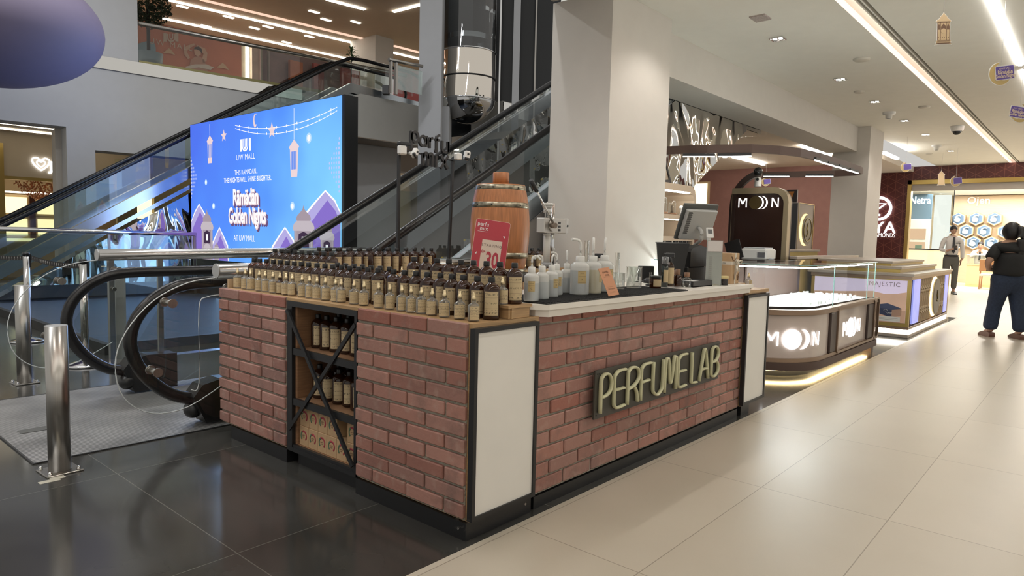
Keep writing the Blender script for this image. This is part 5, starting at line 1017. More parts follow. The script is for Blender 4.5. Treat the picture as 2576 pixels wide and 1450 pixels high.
MB().lathe([(R * .82, zt + .25), (R * .82, zt + .36)], (cc.x, cc.y, 0), 48).obj('inner_rail', chrome, t)
for zz in (zt, zb_, (zt + zb_) / 2 - .05): MB().lathe([(R * 1.005, zz - .015), (R * 1.02, zz - .015), (R * 1.02, zz + .015), (R * 1.005, zz + .015)], (cc.x, cc.y, 0), 48).obj('seam_ring', chrome if zz != (zt + zb_) / 2 - .05 else black, t)
MB().box(cc.x - R * .9, cc.x + R * .5, cc.y + R * .3, cc.y + R * .32, zt, z2).obj('car_back', mat('lift_grey', (.07, .075, .08), .3), t)
# frontal slab helper: vertical box facing the camera between two picture columns, at a depth
def vslab(b, u0, u1, d, z0, z1, th=.4):
    a, c = lp(u0, 400, d), lp(u1, 400, d); n = (FW[0], FW[1]); m = math.hypot(*n); n = (n[0] / m * th, n[1] / m * th)
    b.add([(a.x, a.y, z0), (c.x, c.y, z0), (c.x + n[0], c.y + n[1], z0), (a.x + n[0], a.y + n[1], z0), (a.x, a.y, z1), (c.x, c.y, z1), (c.x + n[0], c.y + n[1], z1), (a.x + n[0], a.y + n[1], z1)], [(0, 1, 2, 3), (7, 6, 5, 4), (0, 4, 5, 1), (1, 5, 6, 2), (2, 6, 7, 3), (3, 7, 4, 0)]); return b
lgw = mat('lift_tower_paint', (.47, .48, .50), .7)
a0 = lp(1053, 400, 14.2); a1 = lp(1107, 400, 14.2); a2 = lp(1125, 400, 14.4)
b = vslab(MB(), 1051, 1107, 14.2, 0, 8.5, .5); struct(b.obj('wall_lift_tower', lgw)); b = vslab(MB(), 1107, 1128, 14.5, 0, 4.0, .6); struct(b.obj('wall_lift_tower', lgw))
b = vslab(MB(), 1284, 1301, 15.2, 0, 8.5, .3); struct(b.obj('wall_lift_tower', lgw))
shaft = mat('shaft_black', (.010, .012, .014), .18); b = vslab(MB(), 1100, 1400, 16.2, 0, 8.5, .2); struct(b.obj('wall_lift_shaft', shaft))
b = vslab(MB(), 1250, 1254, 15.4, 2, 8.5, .05); struct(b.obj('trim_6', chrome)); b = vslab(MB(), 1338, 1342, 15.8, 0, 8.5, .05); struct(b.obj('trim_7', steel))
t = thing('lower_casing', 'pale blue-grey casing seen through the near escalator glass beside the column', 'casing', tuple(lp(1330, 420, 11)))
b = MB(); pts = [(1285, 400), (1290, 345), (1312, 318), (1375, 312), (1375, 470), (1285, 470)]; d = 12.5; f = [lp(u, v, d) for u, v in pts]; g = [p + Vector((.3, .26, 0)) for p in f]; n = len(f)
b.add(f + g, [tuple(range(n)), tuple(range(n, 2 * n))[::-1]] + [(i, (i + 1) % n, n + (i + 1) % n, n + i) for i in range(n)]); b.obj('casing', mat('bluegrey_casing', (.25, .28, .30), .4), t); cz_ = min(p.z for p in f); MB().box(f[0].x + .2, f[0].x + .8, f[0].y - .3, f[0].y - .1, 0, cz_ + .05).obj('pedestal', black, t)
# ================================================================ gallery above: billboard, shops, plants
t = thing('billboard', 'orange mall advert of a person raising both arms on the upper gallery wall', 'billboard', (6, 15.5, 4.5))
def fpl(u, v, d=3.2):
    o = FM @ Vector((0, d, 0)); n = FM.to_3x3() @ Vector((0, 1, 0)); r = ray(u, v); return CAM + r * (n.dot(o - CAM) / n.dot(r))
tl, tr = fpl(340, 48), fpl(607, 105); zbb = 4.46
b = MB(); b.add([(tl.x, tl.y, zbb), (tr.x, tr.y, zbb), tuple(tr), tuple(tl), (tl.x, tl.y + .2, zbb), (tr.x, tr.y + .2, zbb), (tr.x, tr.y + .2, tr.z), (tl.x, tl.y + .2, tl.z)], [(0, 1, 2, 3), (7, 6, 5, 4), (0, 4, 5, 1), (1, 5, 6, 2), (2, 6, 7, 3), (3, 7, 4, 0)])
bbd = b.obj('board', mat('orange_print', (.72, .24, .13), .5, noise=.08, nscale=1), t)
def bp_(pts, col, nm, d=3.17): q = MB(); q.add([tuple(fpl(u, v, d)) for u, v in pts], [tuple(range(len(pts)))]); return q.obj(nm, mat('print_%s' % nm, col, .6), bbd)
bp_([(346, 110), (372, 103), (388, 108), (392, 120), (392, 165), (346, 165)], (.30, .42, .50), 'blue_arch')
for x in (411, 441): bp_([(x, 83), (x + 8, 84), (x + 8, 105), (x, 104)], (.75, .55, .42), 'logo_bar', 3.165)
q = MB()
for r0, r1 in ((11, 7), (5, 2)):
    A = [(431 - r0, 85)] + [(431 + r0 * cos(rad(a)), 95 + r0 * sin(rad(a))) for a in range(180, -1, -20)] + [(431 + r0, 85)]; B = [(431 - r1, 85)] + [(431 + r1 * cos(rad(a)), 95 + r1 * sin(rad(a))) for a in range(180, -1, -20)] + [(431 + r1, 85)]
    q.strip([tuple(fpl(*p, 3.165)) for p in A], [tuple(fpl(*p, 3.165)) for p in B])
q.obj('logo_u', mat('print_logo_bar'), bbd)
FP = FM.to_3x3() @ Vector((1, 0, 0)); q = MB(); c0 = fpl(430, 113, 3.16); put_text(q, 'UW MALL', .18, plane_mat(c0, FP, (0, 0, 1)), spacing=1.3); q.obj('logo_text', MT['print_logo_bar'], bbd)
for cx, cy in ((425, 131), (560, 168)): bp_([(cx - 15, cy + 2), (cx - 6, cy - 5), (cx, cy - 10), (cx + 8, cy - 3), (cx + 16, cy + 8), (cx + 4, cy + 4)], (.80, .50, .30), 'cloud', 3.16)
sk = (.72, .42, .28)
bp_([(462, 122), (470, 115), (488, 109), (492, 113), (476, 122), (470, 130), (478, 145), (474, 150), (464, 138)], sk, 'arm', 3.16); bp_([(494, 112), (516, 122), (522, 134), (520, 152), (512, 160), (508, 150), (512, 135), (498, 122)], sk, 'arm', 3.16)
bp_([(488, 122), (498, 119), (506, 124), (505, 138), (498, 143), (490, 138)], sk, 'face', 3.155); bp_([(488, 124), (491, 118), (500, 117), (508, 124), (508, 134), (503, 128), (494, 124)], (.08, .05, .04), 'hair', 3.15)
bp_([(476, 170), (480, 150), (492, 142), (502, 142), (514, 150), (522, 175), (522, 205), (470, 195)], (.62, .32, .22), 'shirt', 3.16); bp_([(466, 168), (490, 162), (520, 162), (538, 170), (530, 176), (500, 170), (470, 174)], (.80, .66, .55), 'sash', 3.15)
# gallery shop fronts right of the billboard
t = thing('gallery_shops', 'dim brown gallery shop fronts between billboard and upper column', 'shopfront', tuple(fpl(700, 150, 3.4)))
def fq(u0, v0, u1, v1, col, nm, d=3.4, es=0, down=4.46):
    a, c = fpl(u0, v0, d), fpl(u1, v1, d); q = MB(); q.add([(a.x, a.y, down), (c.x, c.y, down), tuple(c), tuple(a), (a.x, a.y + .1, down), (c.x, c.y + .1, down), (c.x, c.y + .1, c.z), (a.x, a.y + .1, a.z)], [(0, 1, 2, 3), (7, 6, 5, 4), (0, 4, 5, 1), (1, 5, 6, 2), (2, 6, 7, 3), (3, 7, 4, 0)]); return q.obj(nm, glow('glow_' + nm, col, es) if es else mat('m_' + nm, col, .5, noise=.15, nscale=3), t)
fq(607, 105, 660, 117, (.30, .27, .19), 'khaki_wall', 3.4); fq(660, 114, 880, 163, (.20, .12, .11), 'brown_front', 3.4); fq(622, 110, 627, 111, (1, .9, .75), 'light_bar', 3.3, 5, 5.2); fq(634, 110, 656, 116, (.50, .36, .28), 'peach_panel', 3.3)
fq(655, 116, 657, 117, (.6, .5, .45), 'mullion', 3.25); fq(676, 122, 678, 122, (.3, .25, .22), 'mullion_dim', 3.25); fq(730, 150, 762, 158, (.38, .12, .05), 'orange_poster', 3.2); fq(790, 158, 815, 165, (.30, .06, .05), 'red_poster', 3.2)
fq(860, 170, 905, 180, (.45, .13, .12), 'pink_poster', 3.3)
# coral hoarding with the mall mark behind the upper landing
t = thing('coral_hoarding', 'coral pink hoarding with white mall marks behind the upper landing', 'hoarding', (12, 13, 4.4))
pk1 = mat('coral_paint', (.52, .13, .13), .6); b = vslab(MB(), 985, 1065, 18.5, 4.3, lp(1000, 182, 18.5).z, .1); hb = b.obj('board', pk1, t)
for (u, v) in ((1000, 212), (1046, 208)):
    q = MB(); c = lp(u, v, 18.4); Mx = plane_mat(c, (RX[0], RX[1], 0), (0, 0, 1)); A = [(-.09, .1)] + [(.09 * cos(rad(a)), .09 * sin(rad(a))) for a in range(180, 361, 20)] + [(.09, .1)]; B = [(-.05, .1)] + [(.05 * cos(rad(a)), .05 * sin(rad(a))) for a in range(180, 361, 20)] + [(.05, .1)]
    q.strip([Mx @ Vector((x, y, 0)) for x, y in A], [Mx @ Vector((x, y, 0)) for x, y in B]); q.obj('mall_mark', white, hb)
# plants
leafm = mat('leaf_dark', (.018, .032, .012), .6); leafg = mat('leaf_green', (.05, .11, .03), .5)
t = thing('potted_tree', 'dense dark green tree in the gallery left of the billboard', 'plant', tuple(fpl(375, 165, 1.5)))
c = fpl(372, 10, 1.5); b = MB()
for i in range(1500):
    th, ph, r = random.uniform(0, 2 * PI), math.acos(random.uniform(-1, 1)), random.uniform(.3, 1) ** .5; p = c + Vector((.46 * r * sin(ph) * cos(th), .4 * r * sin(ph) * sin(th), .50 * r * cos(ph))); a = Vector((jit(1), jit(1), jit(1))).normalized() * .05; d = Vector((jit(1), jit(1), jit(1))).normalized() * .022
    b.add([p - a, p + d, p + a, p - d], [(0, 1, 2, 3)])
b.obj('foliage', leafm, t); MB().cyl((c.x, c.y, 4.45), (c.x, c.y, c.z), .035).obj('trunk', mat('bark_dark', (.03, .02, .015), .8), t); MB().lathe([(0, 0), (.22, 0), (.28, .55), (.25, .55), (.24, .5), (0, .5)], (c.x, c.y, 4.45), 24).obj('pot', mat('bluegrey_pot', (.25, .30, .32), .5), t)
def spiky(u, v, lab, s, d):
    c = lp(u, v, d); t = thing('potted_plant', lab, 'plant', (c.x, c.y, c.z - .9)); b = MB()
    for i in range(46):
        th = random.uniform(0, 2 * PI); el = random.uniform(.1, 1.3); L = s * random.uniform(.7, 1); w = s * .07; dr = Vector((cos(th) * cos(el), sin(th) * cos(el), sin(el))); sd = Vector((-sin(th), cos(th), 0)) * w; h0 = random.uniform(-.9, .2) * s; o = c + Vector((0, 0, h0)); m = o + dr * L * .6; e = o + dr * L + Vector((0, 0, -.25 * L))
        b.add([o, m + sd, e, m - sd], [(0, 1, 2, 3)])
    b.obj('leaves', leafg, t); MB().cyl((c.x, c.y, c.z - .9), (c.x, c.y, c.z + .1 * s), .012).obj('stem', MT['bark_dark'], t); MB().lathe([(0, 0), (.10, 0), (.13, .22), (0, .2)], (c.x, c.y, c.z - 1.0), 20).obj('pot', MT['bluegrey_pot'], t)
spiky(884, 133, 'spiky green plant on the gallery above the big screen', .26, 16.2)
MB_l = thing('landing_speaker', 'small black box on the mirrored upper landing edge', 'box', tuple(lp(967, 232, 15.5))); vslab(MB(), 960, 975, 15.5, lp(967, 238, 15.5).z, lp(967, 217, 15.5).z, .2).obj('housing', black, MB_l)
# round canopy, purple screen light put into its grey colour
t = thing('round_canopy', 'huge rounded canopy hanging at the top left corner, screen light tinting its colour', 'canopy', tuple(lp(-30, 50, 9.5)))
c = lp(-32, 58, 9.5); MB().sph(c, 1.42, 56, 28, (1, 1, .60)).obj('shell', mat('screenlit_shell', (.17, .14, .20), .7), t)
MB().cyl(c + Vector((0, 0, .6)), (c.x, c.y, 7.05), .02).obj('hanger', steel, t)
# glass balustrade with rail in front of the far escalator
t = thing('balustrade', 'glass balustrade with bright steel rail before the far escalator', 'railing', (0, 11, 0)); pr0, pr1 = at(-30, 575, 'y', 10.45), at(488, 590, 'y', 10.45)
MB().tube([(pr0.x, 10.45, pr0.z), (3.55, 10.45, pr1.z)], .035).obj('top_rail', chrome, t); MB().box(pr0.x, 3.55, 10.445, 10.455, .15, pr1.z - .03).obj('glass_panel', esc_glass, t)
for x in (.5, 2.1, 3.5): MB().box(x, x + .04, 10.44, 10.46, .1, 1.15).obj('post', steel, t)
# ================================================================ shops seen through the left openings
warm = mat('shop_warm', (.62, .47, .28), .6); brass = mat('brass_frame', (.50, .36, .12), .3, .8)
t = thing('jewel_shop', 'warm lit jewellery shop front seen through the left wall opening', 'shopfront', (2.6, 17, 0))
MB().box(-2, 6.5, 17.0, 17.2, 2.35, 3.45).obj('fascia', mat('fascia_taupe', (.42, .36, .28), .5), t); MB().box(-2, 6.5, 19.0, 19.1, 0, 3.0).obj('back_wall', mat('shop_warm'), t)
MB().box(1.95, 2.15, 16.95, 17.2, 0, 3.1).obj('brass_pillar', brass, t); MB().box(2.15, 3.6, 16.93, 17.0, 2.3, 2.37).obj('brass_lintel', brass, t)
lb = glow('lightbox_cream', (1, .80, .42), 1.9); pk3 = glow('lit_line', (1, .88, .66), 5)
for (x0, x1, z0, z1) in ((2.42, 2.93, 1.55, 1.95), (3.15, 3.85, 1.55, 1.95), (2.42, 2.93, 1.0, 1.42), (3.15, 3.85, 1.0, 1.42)):
    f = MB().box(x0 - .06, x1 + .06, 18.5, 18.6, z0 - .06, z1 + .06).obj('display_frame', mat('shop_warm'), t); MB().box(x0, x1, 18.47, 18.5, z0, z1).obj('lit_panel', lb, f)
MB().box(2.2, 4.1, 18.45, 18.5, 2.05, 2.09).obj('light_line', pk3, t); MB().box(2.2, 4.1, 18.4, 18.5, .86, .93).obj('counter_glow', lb, t); MB().box(2.98, 3.10, 18.44, 18.5, .9, 2.0).obj('divider', mat('maroon_wood', (.12, .04, .03), .4), t)
MB().box(2.2, 4.1, 17.8, 18.3, 0, .85).obj('counter', mat('shop_warm'), t)
for (y, z, x1) in ((16.2, 3.33, 4.5), (15.2, 3.33, 4.5)): MB().box(-1, x1, y, y + .08, z, z + .03).obj('ceiling_line', pk3, t)
MB().box(-3, 8, 12.9, 17.0, 3.37, 3.45).obj('soffit', mat('soffit_warm', (.62, .50, .38), .7), t)
q = MB(); put_text(q, 'Jo', .30, plane_mat((3.16, 16.98, 2.66), (1, 0, 0), (0, 0, 1)), ext=.01, bold=.008); q.obj('letter_sign', glow('sign_white', (1, 1, 1), 3.5), t)
q = MB(); hp = [(0, -.15), (-.14, -.02), (-.17, .10), (-.08, .14), (0, .08), (.08, .14), (.17, .10), (.14, -.02)]; q.tube([(2.87 + x, 16.97, 2.70 + z) for x, z in smooth(hp + [hp[0]], 3)], .018, n=6); q.tube([(2.87 + x * .5, 16.97, 2.70 + z * .5) for x, z in smooth(hp + [hp[0]], 3)], .012, n=6); q.obj('heart_mark', glow('sign_white'), t)
q = MB()
for i in range(260):
    u = random.random(); w = (1 - u) ** .7 * .55; p = Vector((2.95 + jit(w), 17.6 + jit(.3), 2.32 - u * .42)); q.box(p.x - .012, p.x + .012, p.y - .012, p.y + .012, p.z - .02, p.z + .02)
tag(q.obj('petal_chandelier', mat('coral_petals', (.70, .30, .14), .5)), 'coral cluster of hanging petals inside the warm shop', 'chandelier')['kind'] = 'stuff'
t = thing('corner_shop', 'warm shop window seen through the second wall opening', 'shopfront', (5, 16, 0)); MB().box(4.15, 4.6, 16.0, 16.1, .8, 2.9).obj('brass_frame', mat('olive_wall', (.30, .26, .15), .5), t); MB().box(4.6, 4.95, 16.02, 16.1, 1.3, 2.2).obj('lit_panel', lb, t); MB().box(5.0, 6.5, 16.0, 16.1, 0, 3.0).obj('wall', mat('olive_wall'), t)
MB().box(4.15, 6.8, 15.3, 15.36, 2.98, 3.02).obj('light_line', pk3, t); MB().box(5.0, 6.9, 16.2, 16.3, 0, 3.3).obj('backdrop', mat('shop_warm'), t)
# ================================================================ fibre and small hanging pieces right
cardm = mat('card_tan', (.52, .38, .22), .6); whc = mat('card_white', (.72, .70, .66), .6); purp = mat('card_purple', (.10, .06, .28), .5); gd = mat('card_gold', (.50, .36, .14), .5); brn = mat('card_brown', (.13, .07, .04), .6)
def lantern_card(c, s, rz, zc, lab, detail=True):
    t = thing('hanging_lantern', lab, 'decoration', tuple(c)); M = Matrix.Translation(c) @ Matrix.Rotation(rz, 4, 'Z') @ Matrix.Rotation(rad(-3), 4, 'Y')
    out = [(-.5, -1.0), (-.44, -.93), (-.42, -.86), (-.46, -.80), (-.38, -.76), (-.38, .30), (-.44, .36), (-.40, .44), (-.22, .56), (-.20, .64), (-.06, .78), (0, .92), (.06, .78), (.20, .64), (.22, .56), (.40, .44), (.44, .36), (.38, .30), (.38, -.76), (.46, -.80), (.42, -.86), (.44, -.93), (.5, -1.0), (.3, -.96), (-.3, -.96)]
    out = [(x * s, z * s) for x, z in out]; k = lambda pts: [(x * s, z * s) for x, z in pts]
    bd = MB().prism([(x * 1.09, z * 1.04) for x, z in out], 'y', -.003, .003).xf(M).obj('white_card', whc, t); MB().prism(out, 'y', -.005, -.0031).xf(M).obj('lantern_print', cardm, bd)
    if detail:
        q = MB()
        for y in (-.76, -.82, .30, .34): q.prism(k([(-.38, y), (.38, y), (.38, y + .03), (-.38, y + .03)]), 'y', -.0062, -.0051)
        for x in (-.38, -.2, .17, .35): q.prism(k([(x, -.76), (x + .025, -.76), (x + .025, .3), (x, .3)]), 'y', -.0062, -.0051)
        for cx, w in ((-.29, .07), (-.01, .15), (.27, .07)):
            q.prism(k([(cx - w, -.12), (cx + w, -.12), (cx + w, .06), (cx + w * .5, .16), (cx, .24), (cx - w * .5, .16), (cx - w, .06)]), 'y', -.0062, -.0051)
        q.prism(k([(-.5, -1.0), (-.44, -.93), (-.3, -.96), (.3, -.96), (.44, -.93), (.5, -1.0), (.42, -.90), (-.42, -.90)]), 'y', -.0062, -.0051)
        for i in range(6): q.prism(k([(-.33 + i * .12, -.62), (-.29 + i * .12, -.62), (-.29 + i * .12, -.57), (-.33 + i * .12, -.57)]), 'y', -.0062, -.0051)
        q.xf(M).obj('brown_print', brn, bd); q = MB()
        for cx, r in ((-.01, .15), (.27, .07), (-.29, .07)):
            A = [(cx + r * cos(rad(a)), -.2 + r * sin(rad(a))) for a in range(0, 360, 24)]; q.prism(k(A), 'y', -.0072, -.0063)
        q.xf(M).obj('rosette', cardm, bd)
    MB().cyl(M @ Vector((0, 0, .92 * s)), (c[0], c[1], zc), .0018, n=6).obj('string', whc, t)
def crescent_card(c, s, rz, zc, lab, flip=1, detail=True):
    t = thing('hanging_crescent', lab, 'decoration', tuple(c)); M = Matrix.Translation(c) @ Matrix.Rotation(rz, 4, 'Z') @ Matrix.Rotation(rad(0), 4, 'Y')
    def cres(r1, r2, dx, dz):
        o = [(r1 * cos(rad(a)), r1 * sin(rad(a))) for a in range(100, 341, 12)]; i = [(dx + r2 * cos(rad(a)), dz + r2 * sin(rad(a))) for a in range(325, 114, -12)]; return [(flip * x * s, z * s) for x, z in o + i]
    bd = MB().prism(cres(.55, .46, .16, .12), 'y', -.003, .003).xf(M).obj('white_card', whc, t); MB().prism(cres(.52, .44, .17, .13), 'y', -.005, -.0031).xf(M).obj('gold_crescent', gd, bd)
    T = M @ Matrix.Translation((flip * .18 * s, -.008, .05 * s)) @ Matrix.Rotation(rad(-8 * flip), 4, 'Y')
    w, h = .42 * s, .30 * s; pn = MB().prism(rrect(-w - .03 * s, w + .03 * s, -h - .03 * s, h + .03 * s, .05 * s), 'y', -.003, .002).xf(T).obj('white_border', whc, t); MB().prism(rrect(-w, w, -h, h, .04 * s), 'y', -.005, -.0031).xf(T).obj('purple_plate', purp, pn)
    if detail:
        q = MB(); P_ = T @ plane_mat((0, -.0055, 0), (1, 0, 0), (0, 0, 1)); put_text(q, 'UW MALL', .12 * s, P_, dy=.19 * s); put_text(q, 'R\u00e4m\u00e4d\u00e4n', .26 * s, P_, dy=.02 * s, sx=.75, bold=.004 * s); put_text(q, 'Golden Nights', .24 * s, P_, dy=-.16 * s, sx=.68, bold=.004 * s); q.obj('caption', mat('card_cream', (.72, .58, .40), .6), pn)
    MB().cyl(M @ Vector((flip * .02 * s, 0, .35 * s)), (c[0] + .0, c[1], zc), .0018, n=6).obj('string', whc, t)
RZ = math.atan2(RX[1], RX[0])
lantern_card(lp(2373, 70, 5.6), .135, RZ, 3.6, 'large tan paper lantern hanging nearest the camera at top right'); crescent_card(lp(2516, 186, 6.4), .20, RZ, 3.6, 'gold crescent with purple plate hanging right of the large lantern')
crescent_card(lp(2566, 285, 7.4), .19, RZ, 3.6, 'gold crescent with purple plate cut by the right picture edge', flip=-1)
lantern_card(lp(2368, 447, 17), .19, RZ, 3.6, 'small pale lantern hanging before the maroon shop front', False); crescent_card(lp(2404, 456, 16), .23, RZ, 3.6, 'pale crescent plate hanging right of the small lantern', detail=False); crescent_card(lp(2278, 421, 14.5), .19, RZ, 3.6, 'pale crescent plate hanging by the far column', detail=False)
crescent_card(lp(1926, 458, 16), .18, RZ, 3.45, 'small pale crescent card above the dark arch panel', detail=False)
# ================================================================ gift shelf unit behind the column
t = thing('gift_shelf', 'white rounded shelf unit with glass domes behind the near column', 'shelf', (5.6, 2.2, 0))
gx0, gx1, gy = 4.9, 6.10, 2.0; wsh = mat('shelf_white', (.72, .76, .75), .5); edge_o = mat('shelf_edge', (.50, .38, .27), .5)
o = [(gx0, 0), (gx1, 0), (gx1, 1.82), (gx1 - .04, 1.92), (gx1 - .14, 1.97), (gx0, 1.97)]; ii = [(gx0 + .04, .0), (gx1 - .05, .0), (gx1 - .05, 1.79), (gx1 - .09, 1.86), (gx1 - .17, 1.89), (gx0 + .04, 1.89)]
b = MB(); b.strip([(x, gy, z) for x, z in o], [(x, gy, z) for x, z in ii]); b.strip([(x, gy, z) for x, z in o], [(x, gy + .45, z) for x, z in o]); b.strip([(x, gy, z) for x, z in ii], [(x, gy + .45, z) for x, z in ii]); b.obj('frame', edge_o, t)
MB().box(gx0, gx1 - .02, gy + .42, gy + .45, 0, 1.9).obj('back_panel', wsh, t)
for i, z in enumerate((1.60, 1.335, .72)):
    s = MB().box(gx0 + .04, gx1 - .05, gy + .01, gy + .42, z - .055, z).obj('shelf', edge_o, t)
for z in (1.885, 1.545): MB().box(gx0 + .1, gx1 - .14, gy + .03, gy + .05, z - .012, z).obj('light_line', glow('shelf_light', (.93, 1, 1), 30), t)
MB().box(5.62, 5.66, gy + .02, gy + .42, 0, 1.32).obj('divider', black, t)
for i, (x, lab) in enumerate(((5.32, 'black framed picture leaning on top of the gift shelf, left one'), (5.56, 'black framed picture with tan mat leaning on top of the gift shelf, right one'))):
    f = thing('picture_frame', lab, 'picture', (x, gy + .15, 1.972)); M = Matrix.Translation((x, gy + .12, 1.974)) @ Matrix.Rotation(rad(-14), 4, 'X') @ Matrix.Rotation(rad(-7), 4, 'Y')
    q = MB(); q.rbox(-.115, -.085, 0, .03, 0, .40, .003, M=M).rbox(.085, .115, 0, .03, 0, .40, .003, M=M).rbox(-.085, .085, 0, .03, 0, .05, .003, M=M).rbox(-.085, .085, 0, .03, .35, .40, .003, M=M); q.obj('frame', black, f); MB().box(-.085, .085, .015, .025, .05, .35, M=M).obj('print', mat(['print_grey', 'print_tan'][i], [(.28, .28, .26), (.45, .36, .26)][i], .5, noise=.2, nscale=20), f)
def dome(x, y, z, s, lab):
    t = thing('glass_dome', lab, 'dome', (x, y, z)); MB().lathe([(0, 0), (.07 * s, 0), (.07 * s, .03 * s), (0, .03 * s)], (x, y, z), 24).obj('wood_base', mat('walnut_cap'), t)
    MB().lathe([(.058 * s, .03 * s), (.058 * s, .17 * s), (.045 * s, .21 * s), (.02 * s, .23 * s), (0, .235 * s)], (x, y, z), 24).obj('dome_glass', lab_gl, t)
    q = MB(); q.lathe([(0, .03 * s), (.025 * s, .03 * s), (.012 * s, .08 * s), (.02 * s, .12 * s), (0, .16 * s)], (x, y, z), 12); q.obj('figure', mat('figure_dark', (.12, .08, .05), .5), t)
dome(5.46, 2.12, 1.6005, .95, 'larger glass dome on wooden base on the gift shelf'); dome(5.70, 2.12, 1.6005, .8, 'smaller glass dome on the gift shelf')
tag(MB().lathe([(0, 0), (.03, 0), (.012, .03), (.014, .07), (.03, .085), (.03, .10), (.018, .12), (0, .125)], (5.90, 2.10, 1.6005), 16).obj('figurine', whc), 'small white figurine at the right end of the gift shelf', 'figurine')
tag(MB().box(5.3, 5.98, 2.06, 2.08, 1.6005, 1.66).obj('placard', mat('placard_grey', (.35, .36, .36), .5)), 'flat grey placard standing along the gift shelf front', 'placard') if 0 else None
t = thing('photo_block', 'white upright photo plaque with green print on the gift shelf', 'plaque', (5.52, 2.28, 1.60)); MB().rbox(5.44, 5.62, 2.25, 2.27, 1.6005, 1.82, .01).obj('plaque', whc, t); MB().rbox(5.55, 5.60, 2.245, 2.25, 1.70, 1.81, .002).obj('green_print', mat('olive_print', (.10, .11, .04), .5), t)
def jewel_board(x0, x1, lab, kind):
    t = thing('jewellery_board', lab, 'board', ((x0 + x1) / 2, 2.05, .72)); MB().box(x0, x1, 2.03, 2.05, .7205, 1.30).obj('board', black, t); b = MB()
    for i in range(5):
        for j in range(3 if kind else 4):
            cx = x0 + (x1 - x0) * (j + .5) / (3 if kind else 4); cz = .78 + i * .115
            if kind: b.tube([(cx + .028 * cos(rad(a)), 2.022, cz + .045 * sin(rad(a))) for a in range(0, 360, 30)], .005, n=5, closed=True)
            else: b.tube([(cx + jit(.01), 2.02, cz - .05), (cx + jit(.02), 2.015, cz), (cx + jit(.01), 2.02, cz + .05)], .010, n=5)
    b.obj('bracelets', mat('silver_beads', (.65, .64, .62), .15, 1.0), t)
jewel_board(5.24, 5.58, 'black board of glittering silver trinkets at the near column edge', 0); jewel_board(5.67, 6.0, 'black board of silver bracelets in rows', 1)
# ================================================================ MOON kiosk
mauve = mat('mauve_lacquer', (.56, .47, .42), .18, coat=.6); bronze = mat('bronze_trim', (.30, .205, .14), .3, .4); brownm = mat('brown_lacquer', (.085, .050, .038), .5); dkpost = mat('espresso', (.035, .018, .013), .35)
def path(off):  # plan of the front outline, from left side round the corner to the right end
    return [(4.42 - off, 1.90)] + [(5.02 - (.60 + off) * cos(rad(a)), .68 - (.60 + off) * sin(rad(a))) for a in range(0, 91, 9)] + [(7.08, .08 - off)]
def wall_path(b, off, z0, z1): p = path(off); return b.strip([(x, y, z0) for x, y in p], [(x, y, z1) for x, y in p], True)
def shelf_path(b, o1, o2, z): p, q = path(o1), path(o2); return b.strip([(x, y, z) for x, y in p], [(x, y, z) for x, y in q])
t = thing('jewellery_kiosk', 'mauve rounded MOON kiosk with glowing glass showcase right of the brick counter', 'kiosk', (5.7, 1.0, 0))
b = MB(); wall_path(b, -.10, 0, .07); b.obj('plinth', black, t)
b = MB(); wall_path(b, -.04, .0605, .0695); shelf_path(b, -.04, -.12, .0605); b.obj('floor_glow_strip', glow('floor_led', (1, .74, .36), 16), t)
b = MB(); wall_path(b, .035, .075, .15); shelf_path(b, .035, -.12, .075); shelf_path(b, .035, -.02, .15); b.obj('base_band', brownm, t)
b = MB(); wall_path(b, .02, .152, .19); shelf_path(b, .02, -.03, .19); b.obj('bronze_band', bronze, t)
b = MB(); wall_path(b, 0, .19, .60); b.obj('body_panel', mauve, t)
b = MB(); wall_path(b, .025, .605, .655); shelf_path(b, .025, -.05, .655); shelf_path(b, .025, -.01, .605); b.obj('counter_band', bronze, t)
for x0, x1, nm in ((5.22, 5.42, 1), (6.66, 6.88, 1)):
    MB().rbox(x0, x1, .055, .10, .19, .605, .01).obj('corner_post', dkpost, t)
for (x0, x1) in ((5.44, 6.92), (6.94, 7.12)):
    out = rrect(x0, x1, .165, .66, .05); inn = rrect(x0 + .02, x1 - .02, .19, .64, .04); b = MB(); k = lambda pts, y: [(x, y, z) for x, z in pts + pts[:1]]
    b.strip(k(out, .045), k(inn, .045)); b.strip(k(out, .045), k(out, .08)); b.obj('bronze_frame', bronze, t)
MB().box(7.0, 7.08, .08, 1.9, .0, .655).obj('end_panel', brownm, t)
b = MB(); b.add([(4.5, 1.88, .66), (4.55, .7, .66), (5.05, .20, .66), (7.0, .14, .66), (7.0, .95, .66), (5.5, 1.0, .66), (5.3, 1.88, .66)], [tuple(range(7))]); b.obj('display_bed', mat('velvet_white', (.82, .82, .79), .6), t)
MB().box(5.32, 5.34, 1.02, 1.9, 0, 1.05).obj('inner_panel', brownm, t); MB().box(5.34, 7.0, .99, 1.01, 0, 1.05).obj('inner_panel', brownm, t)
cg = glass('showcase_glass', (.94, .985, .98), .08); gedge = mat('glass_green_edge', (.30, .55, .52), .2)
b = MB(); wall_path(b, -.02, .657, 1.075); b.obj('glass_front', cg, t)
b = MB(); p = path(-.015); b.add([(x, y, 1.082) for x, y in p] + [(7.0, 1.0, 1.082), (5.35, 1.0, 1.082), (5.35, 1.90, 1.082)], [tuple(range(len(p) + 3))]); b.obj('glass_top', cg, t)
MB().tube([(x, y, 1.08) for x, y in path(-.015)], .005, n=6).obj('top_edge', gedge, t)
for (x, y) in ((5.40, .10), (6.72, .10), (7.05, .10), (4.47, 1.2)): MB().box(x, x + .008, y, y + .008, .657, 1.08).obj('glass_joint', gedge, t)
